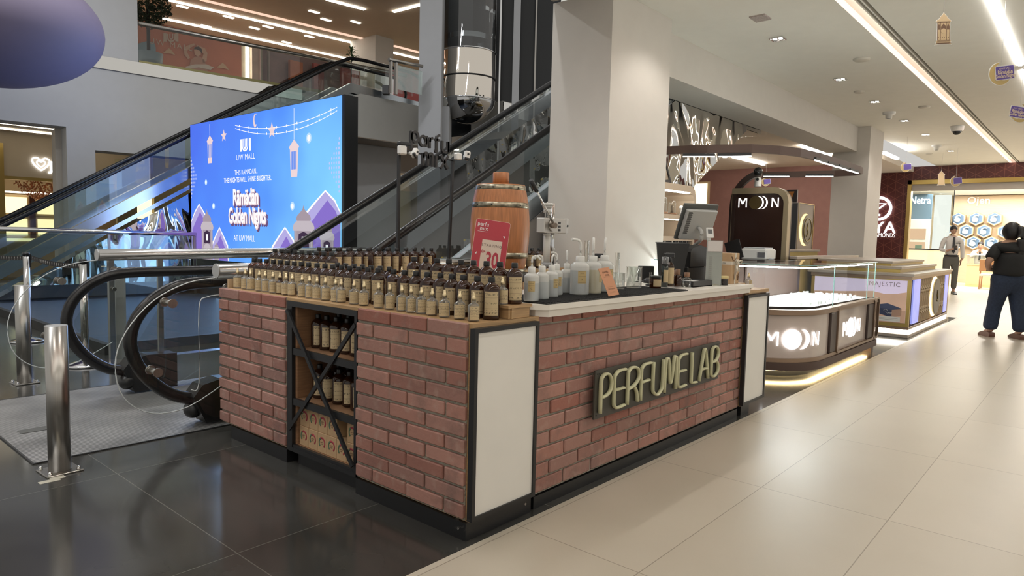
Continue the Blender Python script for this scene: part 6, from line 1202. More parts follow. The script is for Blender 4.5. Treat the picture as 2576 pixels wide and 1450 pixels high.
b = MB(); wall_path(b, -.06, 1.05, 1.062); b.obj('case_light', glow('case_led', (.95, 1, 1), 60), t)
b = MB()
for i in range(420):
    if random.random() < .35: x, y = random.uniform(4.55, 4.95), random.uniform(.7, 1.82)
    else: x, y = random.uniform(5.0, 6.9), random.uniform(.24, .85)
    r = random.uniform(.008, .022); b.box(x - r, x + r, y - r * .6, y + r * .6, .661, .661 + random.uniform(.01, .04))
tag_s = b.obj('jewellery', mat('jewel_white', (.88, .88, .86), .35), t); tag_s['kind'] = 'stuff'
area('showcase_fill', (5.95, .55, 1.05), 1.9, .55, 26, (.95, 1, 1)); area('showcase_fill', (4.72, 1.2, 1.05), .3, 1.1, 10, (.95, 1, 1))  # area lamps added above the bed to brighten the case inside
whs = glow('sign_moon', (1, 1, 1), 3)
def moon_logo(M, s, dark=False):
    """MOON lettering with a full disc and a crescent, drawn around the origin in the xy plane"""
    q = MB(); hh, w_ = .25, .055
    def glyph(cx, pl):
        for poly in pl: q.add([M @ Vector(((cx + x) * s, y * s, .002)) for x, y in poly], [tuple(range(len(poly)))])
    glyph(-.87, [[(-.24, -hh), (-.24 + w_, -hh), (-.24 + w_, hh), (-.24, hh)], [(.24 - w_, -hh), (.24, -hh), (.24, hh), (.24 - w_, hh)], [(-.20, hh), (-.13, hh), (.03, -.02), (-.03, -.08)], [(.13, hh), (.20, hh), (.03, -.08), (-.03, -.02)]])
    glyph(.93, [[(-.19, -hh), (-.19 + w_, -hh), (-.19 + w_, hh), (-.19, hh)], [(.19 - w_, -hh), (.19, -hh), (.19, hh), (.19 - w_, hh)], [(-.19, hh), (-.115, hh), (.19, -hh), (.115, -hh)]])
    c = [M @ Vector((-.16 * s + .36 * s * cos(rad(a)), .36 * s * sin(rad(a)), .004)) for a in range(0, 360, 15)]
    def cre(cx, r, cx2, r2): 
        o_ = [(cx + r * cos(rad(a)), r * sin(rad(a))) for a in range(-75, 76, 10)]; i_ = [(cx2 + r2 * cos(rad(a)), r2 * sin(rad(a))) for a in range(-80, 81, 10)]; n = min(len(o_), len(i_)); o_, i_ = o_[:n], i_[:n]
        q.strip([M @ Vector((a[0] * s, a[1] * s, .002)) for a in o_], [M @ Vector((a[0] * s, a[1] * s, .002)) for a in i_])
    if dark: cre(-.05, .36, -.13, .36); cre(.17, .36, .09, .36)
    else:
        q.add(c + [M @ Vector((-.16 * s, 0, .004))], [(i, (i + 1) % 24, 24) for i in range(24)]); cre(.22, .36, .08, .36)
    return q, c
q, c = moon_logo(plane_mat((6.07, .076, .385), (1, 0, 0), (0, 0, 1)), .30); q.obj('moon_sign', whs, t)
# curved corner logo, wrapped on the rounded front
q = MB(); q0, _ = moon_logo(Matrix.Identity(4), .27); ctr = rad(52)
for v in q0.v: a = ctr + v[0] / .60; rr_ = .606 + v[2] * 3; q.v.append((5.02 - rr_ * cos(a), .68 - rr_ * sin(a), .375 + v[1]))
q.f, q.mi, q.sm = q0.f, q0.mi, q0.sm; q.obj('moon_sign', whs, t)
# dark arch panel with MOON sign
t = thing('arch_panel', 'dark arched panel with gold frame and lit MOON sign', 'panel', (8.1, 2.0, 0)); ax = 8.0
P0, P1 = at(1838, 560, 'x', ax).y, at(1981, 560, 'x', ax).y
k = lambda pts, x: [(x, y, z) for y, z in pts]
out = [(P1, .0)] + arc(P1 + .22, 1.87, .22, 180, 90, 6) + [(P0, 2.09), (P0 + .001, 0)]; inn = [(P1 + .07, 0)] + arc(P1 + .22, 1.85, .15, 180, 90, 6) + [(P0, 2.0), (P0, 0)]
b = MB(); b.strip(k(out, ax), k(inn, ax)); b.strip(k(out, ax), k(out, ax + .12)); b.strip(k(inn, ax), k(inn, ax + .05)); b.obj('gold_frame', mat('champagne_metal', (.45, .37, .24), .3, .6), t)
b = MB(); pts = inn; b.add(k(pts, ax + .04), [tuple(range(len(pts)))]); b.obj('panel_face', mat('espresso_gloss', (.040, .018, .013), .18), t)
b = MB(); b.prism([(y, z) for y, z in out], 'x', ax + .121, ax + .16); b.obj('back_board', dkpost, t)
q, c = moon_logo(plane_mat((ax + .035, at(1905, 508, 'x', ax).y, 1.87), (0, -1, 0), (0, 0, 1)), .27, True); q.obj('moon_sign', whs, t)
q = MB(); q.add(c, [tuple(range(24))]); q.obj('dim_disc', mat('dim_gold', (.10, .065, .02), .4), t)
# dark gallows of track lights
t = thing('light_frame', 'curved dark brown overhead frame carrying track lights over the MOON kiosk', 'light frame', (8, 2, 0)); zz = 2.32
pf = [at(1640, 381, 'z', zz), at(1676, 379, 'z', zz), at(1780, 375, 'z', zz), at(1890, 374, 'z', zz), at(1960, 378, 'z', zz), at(2010, 384, 'z', zz), at(2060, 395, 'z', zz), at(2110, 410, 'z', zz), at(2160, 427, 'z', zz), at(2166, 430, 'z', zz), at(2150, 434, 'z', zz), at(2100, 437, 'z', zz), at(1918, 441, 'z', zz)]
pf = [Vector(p) for p in pf]; b = MB(); pa_ = [p + Vector((0, 0, .045)) for p in pf]; pb_ = [p - Vector((0, 0, .045)) for p in pf]; b.tube(pf, .022, n=4, ry=.045); b.obj('beam', brownm, t)
xq = 8.05; ar = [(at(1915, 440, 'x', xq).y, 2.30), (at(1893, 447, 'x', xq).y, 2.27), (at(1872, 462, 'x', xq).y, 2.19), (at(1855, 487, 'x', xq).y, 2.07), (at(1846, 515, 'x', xq).y, 1.92), (at(1842, 560, 'x', xq).y, 1.66), (at(1838, 640, 'x', xq).y, 1.2), (at(1838, 640, 'x', xq).y, 0)]
MB().tube([(xq, y, z) for y, z in smooth(ar[:-1], 3)] + [(xq, ar[-1][0], 0)], .042, n=4, ry=.035, up=(1, 0, 0)).obj('arch_leg', dkpost, t)
trk = glow('track_led', (1, .98, .94), 12)
def track(i, j, u0, v0, u1, v1, nm): 
    a_, c_ = at(u0, v0, 'z', zz - .085), at(u1, v1, 'z', zz - .085); hb = MB().tube([a_ + Vector((0, 0, .018)), c_ + Vector((0, 0, .018))], .016, n=4, ry=.015).obj('track_head', black, t); MB().tube([a_, c_], .010, n=4, ry=.005).obj('light_line', trk, hb)
track(0, 0, 1718, 394, 1798, 394, 1); track(0, 0, 1806, 394, 1890, 393, 1); track(0, 0, 2050, 403, 2080, 413, 1); track(0, 0, 2082, 413, 2108, 421, 1); track(0, 0, 2110, 421, 2134, 429, 1); track(0, 0, 2136, 429, 2158, 436, 1); track(0, 0, 1921, 444, 1985, 444, 1); track(0, 0, 2027, 444, 2096, 444, 1)
t = thing('dome_camera', 'white and black ball camera on top of the dark arch', 'camera', tuple(at(1906, 465, 'x', 7.95))); c = at(1907, 432, 'x', 7.95); MB().sph(c, .065, 20, 14).obj('black_ball', mat('gloss_black', (.01, .01, .01), .05), t); c2 = at(1907, 452, 'x', 7.95); MB().sph(c2 + Vector((0, 0, -.01)), .05).obj('white_neck', white, t); MB().lathe([(.052, -.10), (.045, -.03), (.04, .0)], tuple(c2), 20).obj('white_body', white, t); MB().sph(c2 + Vector((-.045, -.01, 0)), .022).obj('lens', blackp, t)
# staff desk with printer and laptop inside the kiosk
t = thing('staff_desk', 'dark brown desk with round knob behind the MOON showcase', 'desk', (7.2, 1.7, 0)); MB().rbox(7.13, 7.8, 1.22, 2.05, .0, 1.045, .006).obj('desk_body', dkpost, t); c = at(1911, 657, 'x', 7.13); MB().cyl((7.13, c.y, .99), (7.105, c.y, .99), .018).obj('knob', mat('pearl', (.7, .68, .6), .3), t)
t = thing('printer', 'white desktop printer on the brown staff desk', 'printer', (7.2, 1.75, 1.0455)); ya, yb = at(1928, 630, 'x', 7.15).y, at(1862, 630, 'x', 7.15).y
MB().rbox(7.16, 7.52, ya, yb, 1.046, 1.20, .02).obj('body', white, t); MB().rbox(7.19, 7.50, ya + .04, yb - .03, 1.201, 1.215, .004).obj('lid', mat('printer_lid', (.62, .63, .65), .4), t); MB().box(7.148, 7.162, ya + .02, ya + .12, 1.08, 1.15).obj('paper_slot', mat('slot_grey', (.12, .12, .13), .5), t)
t = thing('laptop', 'open black laptop left of the printer on the staff desk', 'laptop', (7.05, 2.0, 1.046)); q = MB(); M = Matrix.Translation((7.145, at(1858, 600, 'x', 7.14).y + .02, 1.047)) @ Matrix.Rotation(rad(-18), 4, 'X'); q.rbox(-.006, .006, -.11, .11, 0, .26, .003, M=M); q.obj('display', blackp, t); MB().rbox(7.14, 7.3, 1.98, 2.04, 1.046, 1.062, .003).obj('keyboard', blackp, t)
tag(MB().sph((7.18, at(1940, 641, 'x', 7.18).y, 1.063), .03, sc=(1, 1.2, .55)).obj('computer_mouse', mat('silver_mouse', (.4, .4, .42), .3)), 'small silver mouse on the staff desk right of the printer', 'mouse')
# tall lit perfume totem and dark pictures behind
t = thing('perfume_totem', 'tall beige totem with round gold emblem and white lit edge', 'totem', (11.8, 2.8, 0)); TY = 2.75; xa, xb = at(2007, 560, 'y', TY).x, at(2046, 560, 'y', TY).x
MB().box(xa, xb, TY, TY + .30, 0, 2.10).obj('body', mat('beige_totem', (.36, .30, .25), .5), t); b = MB(); b.box(xa, xa + .012, TY - .012, TY, 0, 2.10).box(xa, xb, TY - .012, TY, 2.09, 2.10).box(xb - .012, xb, TY - .012, TY, 0, 2.10); b.obj('gold_edge', brass, t)
MB().box(xa - .004, xa, TY + .16, TY + .27, 0, 2.09).obj('light_edge', glow('totem_white', (1, 1, 1), 3.2), t); MB().box(xa - .004, xa, TY + .02, TY + .14, 0, 2.09).obj('dark_side', mat('totem_dark', (.03, .03, .03), .4), t)
cx_ = (xa + xb) / 2; MB().cyl((cx_ - .05, TY - .001, 1.56), (cx_ - .05, TY - .02, 1.56), .33, n=40).obj('halo_ring', glow('halo_warm', (1, .72, .34), 1.8), t); MB().cyl((cx_ + .02, TY - .021, 1.56), (cx_ + .02, TY - .04, 1.56), .31, n=40).obj('emblem_disc', mat('grey_gold', (.20, .18, .14), .4, .4), t)
q = MB(); q.tube([(cx_ + .02 + .24 * cos(rad(a)), TY - .045, 1.56 + .24 * sin(rad(a))) for a in range(0, 360, 12)], .006, n=5, closed=True, up=(0, 1, 0)); q.tube([(cx_ - .04, TY - .045, 1.42), (cx_ + .05, TY - .045, 1.50), (cx_ - .03, TY - .045, 1.58), (cx_ + .03, TY - .045, 1.70)], .010, n=5, up=(0, 1, 0)); q.obj('gold_mark', brass, t)
t = thing('dark_poster', 'dark poster with orange corner behind the arch panel', 'poster', (13, 3.2, 1.5)); c0, c1 = at(1978, 500, 'x', 13), at(2005, 500, 'x', 13); MB().box(13, 13.05, c1.y, c0.y, 0, 2.42).obj('board', mat('poster_black', (.02, .012, .010), .3), t)
q = MB(); q.add([(12.99, c0.y - .02, 2.38), (12.99, c1.y + .06, 2.38), (12.99, c0.y - .05, 1.98)], [(0, 1, 2)]); q.obj('orange_corner', mat('poster_orange', (.55, .22, .04), .5), t)
# ================================================================ gold lattice kiosk
stone = mat('beige_marble', (.40, .34, .28), .3, noise=.08); goldp = mat('satin_gold', (.52, .38, .12), .35, .6); slatm = mat('lattice_gold', (.55, .42, .26), .4, .3); darkin = mat('dark_brown_core', (.10, .05, .02), .6)  # kiosk body behind the lattice is one even dark brown
t = thing('perfume_kiosk', 'gold and stone kiosk with lattice front and stepped top', 'kiosk', (10.5, .8, 0)); kx0, kx1, ky0, ky1 = 8.72, 11.85, .02, 1.35
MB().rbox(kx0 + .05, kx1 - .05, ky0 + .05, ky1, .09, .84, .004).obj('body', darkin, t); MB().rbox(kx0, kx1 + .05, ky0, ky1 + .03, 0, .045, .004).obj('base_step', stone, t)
b = MB(); b.box(kx0 + .02, kx1, ky0 + .012, ky0 + .03, .05, .11).box(kx0 + .012, kx0 + .03, ky0 + .03, ky1, .05, .11); b.obj('base_light', glow('base_led', (1, .92, .78), 7), t)
MB().rbox(kx0 + .01, kx1, ky0 + .005, ky1, .112, .15, .003).obj('base_trim', bronze, t)
b = MB(); b.rbox(kx0 + .01, kx0 + .06, ky0 + .005, ky0 + .05, .15, .86, .003); b.rbox(kx1 - .06, kx1, ky0 + .005, ky0 + .05, .15, .86, .003).rbox(kx0 + .01, kx0 + .04, ky1 - .05, ky1, .15, .86, .003).rbox(kx0 + .01, kx1, ky0 + .005, ky0 + .04, .83, .86, .002).rbox(kx0 + .01, kx0 + .04, ky0 + .03, ky1, .80, .86, .003).rbox(kx0 + .01, kx0 + .04, ky0 + .03, ky1, .15, .20, .003); b.obj('gold_frame', goldp, t)
for i, (in_, z0, z1) in enumerate(((-.04, .86, .90), (.22, .945, .985), (.42, 1.02, 1.055))):
    s = MB().rbox(kx0 + in_, kx1 - in_ * .9 + .02, ky0 + in_ * .8, ky1 + .05, z0, z1, .004).obj('top_slab', stone, t)
    MB().box(kx0 + in_ + .02, kx1 - in_ * .9, ky0 + in_ * .8 + .02, ky1, z0 - .045, z0 - .0005).obj('step_riser', goldp if i else bronze, s)
# lattice front
b = MB(); nx = 13; x0, x1 = 9.42, 11.35; w = (x1 - x0) / nx
for i in range(nx + 1): x = x0 + i * w; b.box(x - .012, x + .012, ky0, ky0 + .02, .17, .82)
for i in range(nx):
    xm = x0 + (i + .5) * w
    for (za, zb2) in ((.30, .40), (.60, .70)): b.tube([(x0 + i * w, ky0 + .008, za), (x0 + (i + 1) * w, ky0 + .008, zb2)], .011, n=4); b.tube([(x0 + i * w, ky0 + .008, zb2), (x0 + (i + 1) * w, ky0 + .008, za)], .011, n=4)
    b.box(xm - .009, xm + .009, ky0, ky0 + .02, .40, .60).box(xm - .009, xm + .009, ky0, ky0 + .02, .17, .30).box(xm - .009, xm + .009, ky0, ky0 + .02, .70, .82)
b.obj('lattice', slatm, t); MB().box(x0, x1, ky0 + .04, ky0 + .05, .16, .83).obj('amber_backing', mat('amber_back', (.30, .15, .05), .6), t)
cx = 10.45; MB().cyl((cx - .01, ky0 + .0, .50), (cx - .01, ky0 - .012, .50), .315, n=48).obj('halo', glow('halo_gold', (1, .78, .40), 4), t); MB().cyl((cx + .05, ky0 - .0125, .50), (cx + .05, ky0 - .04, .50), .285, n=48).obj('emblem_disc', mat('grey_gold'), t)
q = MB(); q.tube([(cx + .05, ky0 - .045, .42), (cx + .08, ky0 - .045, .47), (cx + .03, ky0 - .045, .52), (cx + .06, ky0 - .045, .60)], .008, n=5); q.obj('emblem_mark', goldp, t)
lscr = mat('picture_blue', (.25, .27, .62), .3, emit=(.30, .34, .85), es=.8, noise=.3, nscale=5)
MB().box(8.92, 9.36, ky0 - .001, ky0 + .02, .18, .81).obj('blue_screen', lscr, t); MB().box(11.42, 11.72, ky0 - .001, ky0 + .02, .18, .81).obj('blue_screen', lscr, t)
# MAJESTIC poster on the left face
px_ = kx0 + .008; PM = lambda y, z, d=0: (px_ - d, y, z); ya, yb = .07, 1.30
po = MB().box(px_, px_ + .02, ya, yb, .205, .80).obj('poster', mat('poster_lilac', (.58, .52, .66), .4, emit=(.58, .50, .66), es=.55), t)
def pp(pts, m, d=.002, nm='print'): q = MB(); q.add([PM(y, z, d) for y, z in pts], [tuple(range(len(pts)))]); return q.obj(nm, m, po)
pp([(ya, .205), (yb, .205), (yb, .58), (.9, .60), (.5, .63), (.35, .60), (.2, .61), (ya, .64)], mat('dune_tan', (.55, .36, .26), .5, emit=(.55, .36, .26), es=.35, noise=.08), .002, 'dunes')
pp([(ya, .205), (yb, .205), (yb, .36), (.5, .34), (ya, .38)], mat('dune_brown', (.42, .26, .18), .5, emit=(.42, .26, .18), es=.35), .003, 'sand')
pp([(.12, .40), (.30, .44), (.42, .40), (.42, .32), (.24, .27), (.12, .31)], mat('navy_box', (.035, .045, .10), .4), .004, 'navy_box'); pp([(.12, .40), (.24, .38), (.24, .27), (.12, .31)], mat('tan_side', (.45, .28, .20), .5), .005, 'box_side'); pp([(.12, .41), (.30, .47), (.40, .45), (.42, .40), (.24, .38)], mat('navy_top', (.06, .075, .15), .4), .0055, 'box_top')
pp([(.47, .24), (.60, .24), (.60, .38), (.56, .40), (.56, .44), (.51, .44), (.51, .40), (.47, .38)], mat('bottle_pearl', (.60, .50, .42), .4), .005, 'perfume_flask'); pp([(.52, .44), (.55, .44), (.55, .48), (.60, .54), (.57, .53), (.545, .50), (.53, .50), (.50, .53), (.47, .54), (.52, .48)], mat('crystal_lilac', (.45, .45, .75), .3), .006, 'antler_cap')
pp([(.13, .215), (.46, .215), (.46, .285), (.13, .285)], white, .006, 'text_box'); q = MB(); [q.add([PM(.16, z, .007), PM(.44, z, .007), PM(.44, z + .003, .007), PM(.16, z + .003, .007)], [(0, 1, 2, 3)]) for z in (.24, .258)]; q.obj('text_lines', mat('ink_pale'), po)
q = MB(); put_text(q, 'MAJESTIC', .085, plane_mat((px_ - .003, .355, .735), (0, -1, 0), (0, 0, 1)), spacing=1.15); q.obj('poster_title', mat('title_brown', (.30, .24, .26), .5), po)
q = MB(); put_text(q, 'OUD', .030, plane_mat((px_ - .007, .27, .335), (0, -1, 0), (0, 0, 1))); q.tube([(px_ - .008, .32 + .022 * cos(rad(a)), .37 + .014 * sin(rad(a))) for a in range(0, 360, 30)], .0015, n=4, closed=True); q.obj('box_mark', white, po)
# low stone counters of the same kiosk further back
t = thing('stone_counter', 'long low stone-topped counter behind the gold kiosk', 'counter', (10.5, 2.5, 0)); MB().rbox(8.3, 11.4, 1.42, 1.58, 0, 1.05, .004).obj('body', goldp, t); MB().rbox(8.2, 11.5, 1.40, 1.60, 1.05, 1.09, .004).obj('top', stone, t)
t = thing('stone_counter', 'farther gold-edged stone counter by the lit totem', 'counter', (11, 3, 0)); MB().rbox(9.3, 12.6, 2.45, 2.57, 0, 1.12, .004).obj('body', goldp, t); MB().rbox(9.2, 12.7, 2.43, 2.61, 1.12, 1.16, .004).obj('top', stone, t)
# ================================================================ jewellery shop at the aisle end
FX = 21.0
def maroon_mat():
    m = bpy.data.materials.new('maroon_lattice'); m.use_nodes = True; t = m.node_tree; p = t.nodes['Principled BSDF']; tc = nd(t, 'ShaderNodeTexCoord'); sp = nd(t, 'ShaderNodeSeparateXYZ'); t.links.new(tc.outputs['Object'], sp.inputs[0]); tot = None
    for a in (0, 60, 120):
        f = mathn(t, 'ADD', mathn(t, 'MULTIPLY', sp.outputs[1], cos(rad(a)) / .22), mathn(t, 'MULTIPLY', sp.outputs[2], sin(rad(a)) / .22)); l = mathn(t, 'LESS_THAN', mathn(t, 'FRACT', f), .07); tot = l if tot is None else mathn(t, 'MAXIMUM', tot, l)
    mx = nd(t, 'ShaderNodeMix', data_type='RGBA'); t.links.new(mathn(t, 'MULTIPLY', tot, .45), mx.inputs[0]); mx.inputs[6].default_value = (.095, .022, .022, 1); mx.inputs[7].default_value = (.32, .12, .08, 1); t.links.new(mx.outputs[2], p.inputs['Base Color']); p.inputs['Roughness'].default_value = .4; return m
mar = maroon_mat(); oy = at(2284, 500, 'x', FX).y; otop = 3.05
b = MB(); b.box(FX, FX + .2, oy, 5.2, 0, 3.6); b.box(FX, FX + .2, -4, oy, otop + .12, 3.6); struct(b.obj('wall_front', mar)); b = MB().box(FX + .2, FX + .3, 2.0, 5.2, 0, 3.6)
b = MB(); b.box(FX - .05, FX + .2, oy - .08, oy + .02, 0, otop + .15).box(FX - .05, FX + .2, -4, oy + .02, otop + .03, otop + .15); struct(b.obj('trim_8', brass)); b = MB(); b.box(FX + .05, FX + .15, -4, oy - .08, otop - .16, otop + .03); struct(b.obj('trim_9', mat('pale_header', (.52, .47, .42), .5)))
b = MB(); b.box(20.9, 21.05, -6, -.5, 3.45, 3.6); struct(b.obj('trim_10', brass))
t = thing('shop_sign', 'white lit round emblem and lettering on the maroon shop front', 'sign', (FX, 2.8, 2)); sw2 = glow('sign_white'); c = at(2210, 525, 'x', FX - .05); pts = [(FX - .05, c.y + .33 * cos(rad(a)), c.z + .33 * sin(rad(a))) for a in range(0, 360, 10)]; q = MB(); q.tube(pts, .04, n=8, closed=True, ry=.03, up=(1, 0, 0))
q.tube([(FX - .05, c.y + .16, c.z + .15), (FX - .05, c.y - .20, c.z + .15), (FX - .05, c.y + .15, c.z - .12), (FX - .05, c.y + .08, c.z - .19), (FX - .05, c.y - .05, c.z - .19)], .030, n=6, up=(1, 0, 0)); q.obj('emblem', sw2, t)
c = at(2252, 574, 'x', FX - .05); q = MB(); put_text(q, 'DHIYA', .47, plane_mat((FX - .04, c.y, c.z), (0, -1, 0), (0, 0, 1)), bold=.008, align='RIGHT', spacing=1.08, sx=.95); q.obj('letters', sw2, t)
c = at(2252, 593, 'x', FX - .05); q = MB(); put_text(q, 'DIAMONDS', .18, plane_mat((FX - .04, c.y, c.z), (0, -1, 0), (0, 0, 1)), bold=0, align='RIGHT', spacing=1.0, sx=.72); q.obj('letters', glow('sign_soft', (1, .95, .9), 1.6), t)
# interior
b = MB(); b.box(21.2, 27.2, -5, 3.4, -.1, .001); fl3 = struct(b.obj('floor', mat('shop_floor', (.68, .62, .52), .25)))
b = MB(); b.box(21.2, 27.2, -5, 3.4, 3.1, 3.2); struct(b.obj('ceiling', mat('shop_ceiling', (.8, .78, .72), .7)))
cream = mat('cream_wall', (.66, .55, .40), .6); b = MB(); b.box(27, 27.2, -5, 3.4, 0, 3.1); b.box(21.2, 27, 3.4, 3.6, 0, 3.1); struct(b.obj('wall_end', cream))
area('shop_light', (24.0, .2, 3.05), 4.5, 5, 650, (1, .96, .88))
t = thing('blue_display', 'blue display wall with white Netra lettering in the bright shop', 'display', (25, 3, 0)); bx = 25.0; y0_, y1_ = at(2345, 500, 'x', bx).y, at(2285, 500, 'x', bx).y
MB().box(bx, bx + .15, y0_, 3.38, 0, 3.05).obj('blue_panel', mat('steel_blue', (.10, .17, .25), .4), t); c = at(2315, 505, 'x', bx - .03); q = MB(); put_text(q, 'Netra', .36, plane_mat((bx - .02, c.y, c.z), (0, -1, 0), (0, 0, 1)), bold=.006, sx=.72); q.obj('letters', sw2, t)
yy0, yy1 = at(2340, 580, 'x', bx - .1).y, at(2282, 580, 'x', bx - .1).y; MB().rbox(bx - .12, bx - .005, yy0, yy1, .5, 2.2, .02).obj('white_surround', whc, t)
for z in (1.05, 1.5): MB().box(bx - .14, bx - .121, yy0 + .12, yy1 - .1, z, z + .36).obj('niche', glow('niche_peach', (1, .62, .38), 1.0), t)
MB().box(bx - .2, bx - .141, yy0 + .2, yy0 + .4, 1.02, 1.3).obj('green_box', mat('sage_box', (.10, .17, .12), .5), t)
t = thing('honeycomb_wall', 'timber wall with glowing blue hexagon frames in the shop', 'display', (26.8, 0, 1)); MB().box(26.75, 26.95, -2.2, at(2400, 500, 'x', 26.8).y, 0, 3.08).obj('timber_panel', mat('ash_timber', (.58, .45, .30), .5, noise=.06, nscale=3, aniso=(1, 1, 12)), t)
for (u, v) in ((2411, 551), (2456, 551), (2502, 551), (2431, 581), (2476, 582), (2412, 610), (2449, 611), (2494, 612), (2380, 578), (2528, 583)):
    c = at(u, v, 'x', 26.6); r = .195 * 26.6 / 21
    for (rr, m, x0_, x1_, nm) in ((r, mat('hex_wood', (.45, .30, .15), .5), 26.55, 26.745, 'hex_frame'), (r * .86, sw2, 26.53, 26.549, 'hex_glow'), (r * .80, mat('hex_blue', (.10, .17, .26), .4), 26.50, 26.529, 'hex_back')):
        q = MB(); q.prism([(c.y + rr * cos(rad(a)), c.z + rr * sin(rad(a))) for a in range(30, 390, 60)], 'x', x0_, x1_); hx = q.obj(nm, m, t)
    q = MB(); q.sph((26.47, c.y + .02, c.z - .04), r * .36, 12, 8, (.3, 1.1, 1)); q.tube([(26.46, c.y - .03 + r * .45 * cos(rad(a)), c.z + r * .45 * sin(rad(a))) for a in range(-60, 130, 20)], r * .10, n=6); q.obj('bust', mat('pale_blue_bust', (.50, .62, .74), .4), hx)
c = at(2462, 505, 'x', 26.7); q = MB(); put_text(q, 'Ojen', .34, plane_mat((26.72, c.y, c.z), (0, -1, 0), (0, 0, 1)), bold=.006); q.obj('letters', mat('letters_pale', (.85, .82, .76), .4), t)
t = thing('white_pillar', 'bright white pillar between blue wall and honeycomb wall', 'pillar', (26, 1.8, 0)); MB().box(25.6, 25.8, at(2392, 500, 'x', 25.6).y, at(2352, 500, 'x', 25.6).y, 0, 3.05).obj('panel', glow('pillar_white', (1, .97, .92), 1.2), t)
t = thing('glass_door', 'glass sheets with thin dark joint across the bright shop entrance', 'door', (FX, 0, 0)); MB().box(FX + .09, FX + .1, at(2399, 500, 'x', FX).y, oy - .1, 0, otop - .16).obj('glass_sheet', clear, t); MB().box(FX + .08, FX + .11, at(2400, 500, 'x', FX).y, at(2398, 500, 'x', FX).y, 0, otop - .16).obj('joint', black, t)
t = thing('display_counter', 'long lit glass counter with warm base inside the bright shop', 'counter', (24, -.5, 0)); MB().box(24.3, 24.9, -3, 1.35, .0, .70).obj('base', mat('counter_cream', (.70, .52, .30), .5), t); MB().box(24.28, 24.92, -3, 1.37, .70, .74).obj('ledge', glow('ledge_warm', (1, .75, .4), 1.3), t); MB().box(24.3, 24.9, -3, 1.35, .741, 1.02).obj('glass_case', cg, t); MB().box(24.28, 24.92, -3, 1.37, 1.021, 1.04).obj('top', whc, t); MB().box(24.25, 24.95, -3, 1.35, .001, .05).obj('foot_glow', glow('foot_gold', (1, .7, .25), 1.6), t)
t = thing('display_counter', 'dark-edged glass showcase beside the blue display wall', 'counter', (24, 2.4, 0)); MB().box(23.9, 24.4, 1.65, 3.2, 0, 1.15).obj('lit_case', mat('case_glowing', (.75, .62, .42), .4, emit=(1, .82, .55), es=.5), t); MB().box(23.88, 24.42, 1.63, 3.22, 1.151, 1.19).obj('dark_top', blackp, t)
def chair(x, y, rz, lab):
    t = thing('wooden_chair', lab, 'chair', (0, 0, 0)); wd = mat('chair_wood', (.40, .20, .09), .4)
    MB().rbox(-.24, .24, -.24, .24, .40, .47, .02).obj('seat', mat('chair_cushion', (.70, .60, .52), .7), t); MB().rbox(-.24, -.20, -.25, .25, .55, .92, .01).obj('backrest', wd, t)
    for sx in (-1, 1):
        for sy in (-1, 1): MB().cyl((sx * .21, sy * .22, 0), (sx * .20, sy * .21, .41 if sx > 0 else .9), .018, .02, n=8).obj('leg', wd, t)
    t.location = (x, y, 0); t.rotation_euler = (0, 0, rz)
c = at(2455, 722, 'z', 0); chair(23.3, .62, 0, 'brown wooden chair with pale seat facing the lit counter'); chair(23.3, -.10, 0, 'brown wooden chair mostly hidden behind the walking woman')
# ================================================================ people
skin_m = mat('skin', (.42, .24, .16), .5); hair_m = mat('black_hair', (.012, .010, .010), .45, aniso=(60, 60, 4), noise=.5); 
def skinned(name, joints, edges, m, parent, root=0, sub=2):
    """one continuous surface grown around a joint graph; joints: (x, y, z, rx, ry)"""
    me = bpy.data.meshes.new(name); me.from_pydata([j[:3] for j in joints], edges, []); o = bpy.data.objects.new(name, me); S.collection.objects.link(o)
    sk = o.modifiers.new('Skin', 'SKIN'); 
    for i, j in enumerate(joints): v = me.skin_vertices[0].data[i]; v.radius = (j[3], j[4] if len(j) > 4 else j[3]); v.use_root = (i == root)
    ss = o.modifiers.new('Sub', 'SUBSURF'); ss.levels = sub; ss.render_levels = sub
    me.materials.append(m); o.parent = parent
    dg = bpy.context.evaluated_depsgraph_get(); nm = bpy.data.meshes.new_from_object(o.evaluated_get(dg)); o.modifiers.clear(); o.data = nm
    for p in nm.polygons: p.use_smooth = True
    if not nm.materials: nm.materials.append(m)
    return o
def chain(n0, k): return [(n0 + i, n0 + i + 1) for i in range(k - 1)]
def hand(joints, edges, w, dr, side, s=1.0):
    """palm and five fingers growing from wrist joint w in direction dr; side: thumb direction"""
    W0 = Vector(joints[w][:3]); dr = Vector(dr).normalized(); side = Vector(side).normalized(); nrm = dr.cross(side).normalized()
    b0 = len(joints); P = W0 + dr * .05 * s; joints.append((*P, .020 * s, .028 * s)); edges.append((w, b0))
    for k, (a, L) in enumerate(((-.028, .060), (-.010, .072), (.010, .078), (.028, .070))):
        k0 = len(joints); q0 = P + dr * .035 * s + side * a * s; q1 = q0 + dr * L * .5 * s + nrm * .006; q2 = q0 + dr * L * .85 * s + nrm * .028 * s
        for q, r in ((q0, .0095), (q1, .009), (q2, .0075)): joints.append((*q, r * s, r * s))
        edges += [(b0, k0), (k0, k0 + 1), (k0 + 1, k0 + 2)]
    k0 = len(joints); q0 = P - dr * .012 * s + side * .034 * s; q1 = q0 + dr * .03 * s + side * .016 * s; joints.append((*q0, .011 * s, .011 * s)); joints.append((*q1, .009 * s, .009 * s)); edges += [(b0, k0), (k0, k0 + 1)]
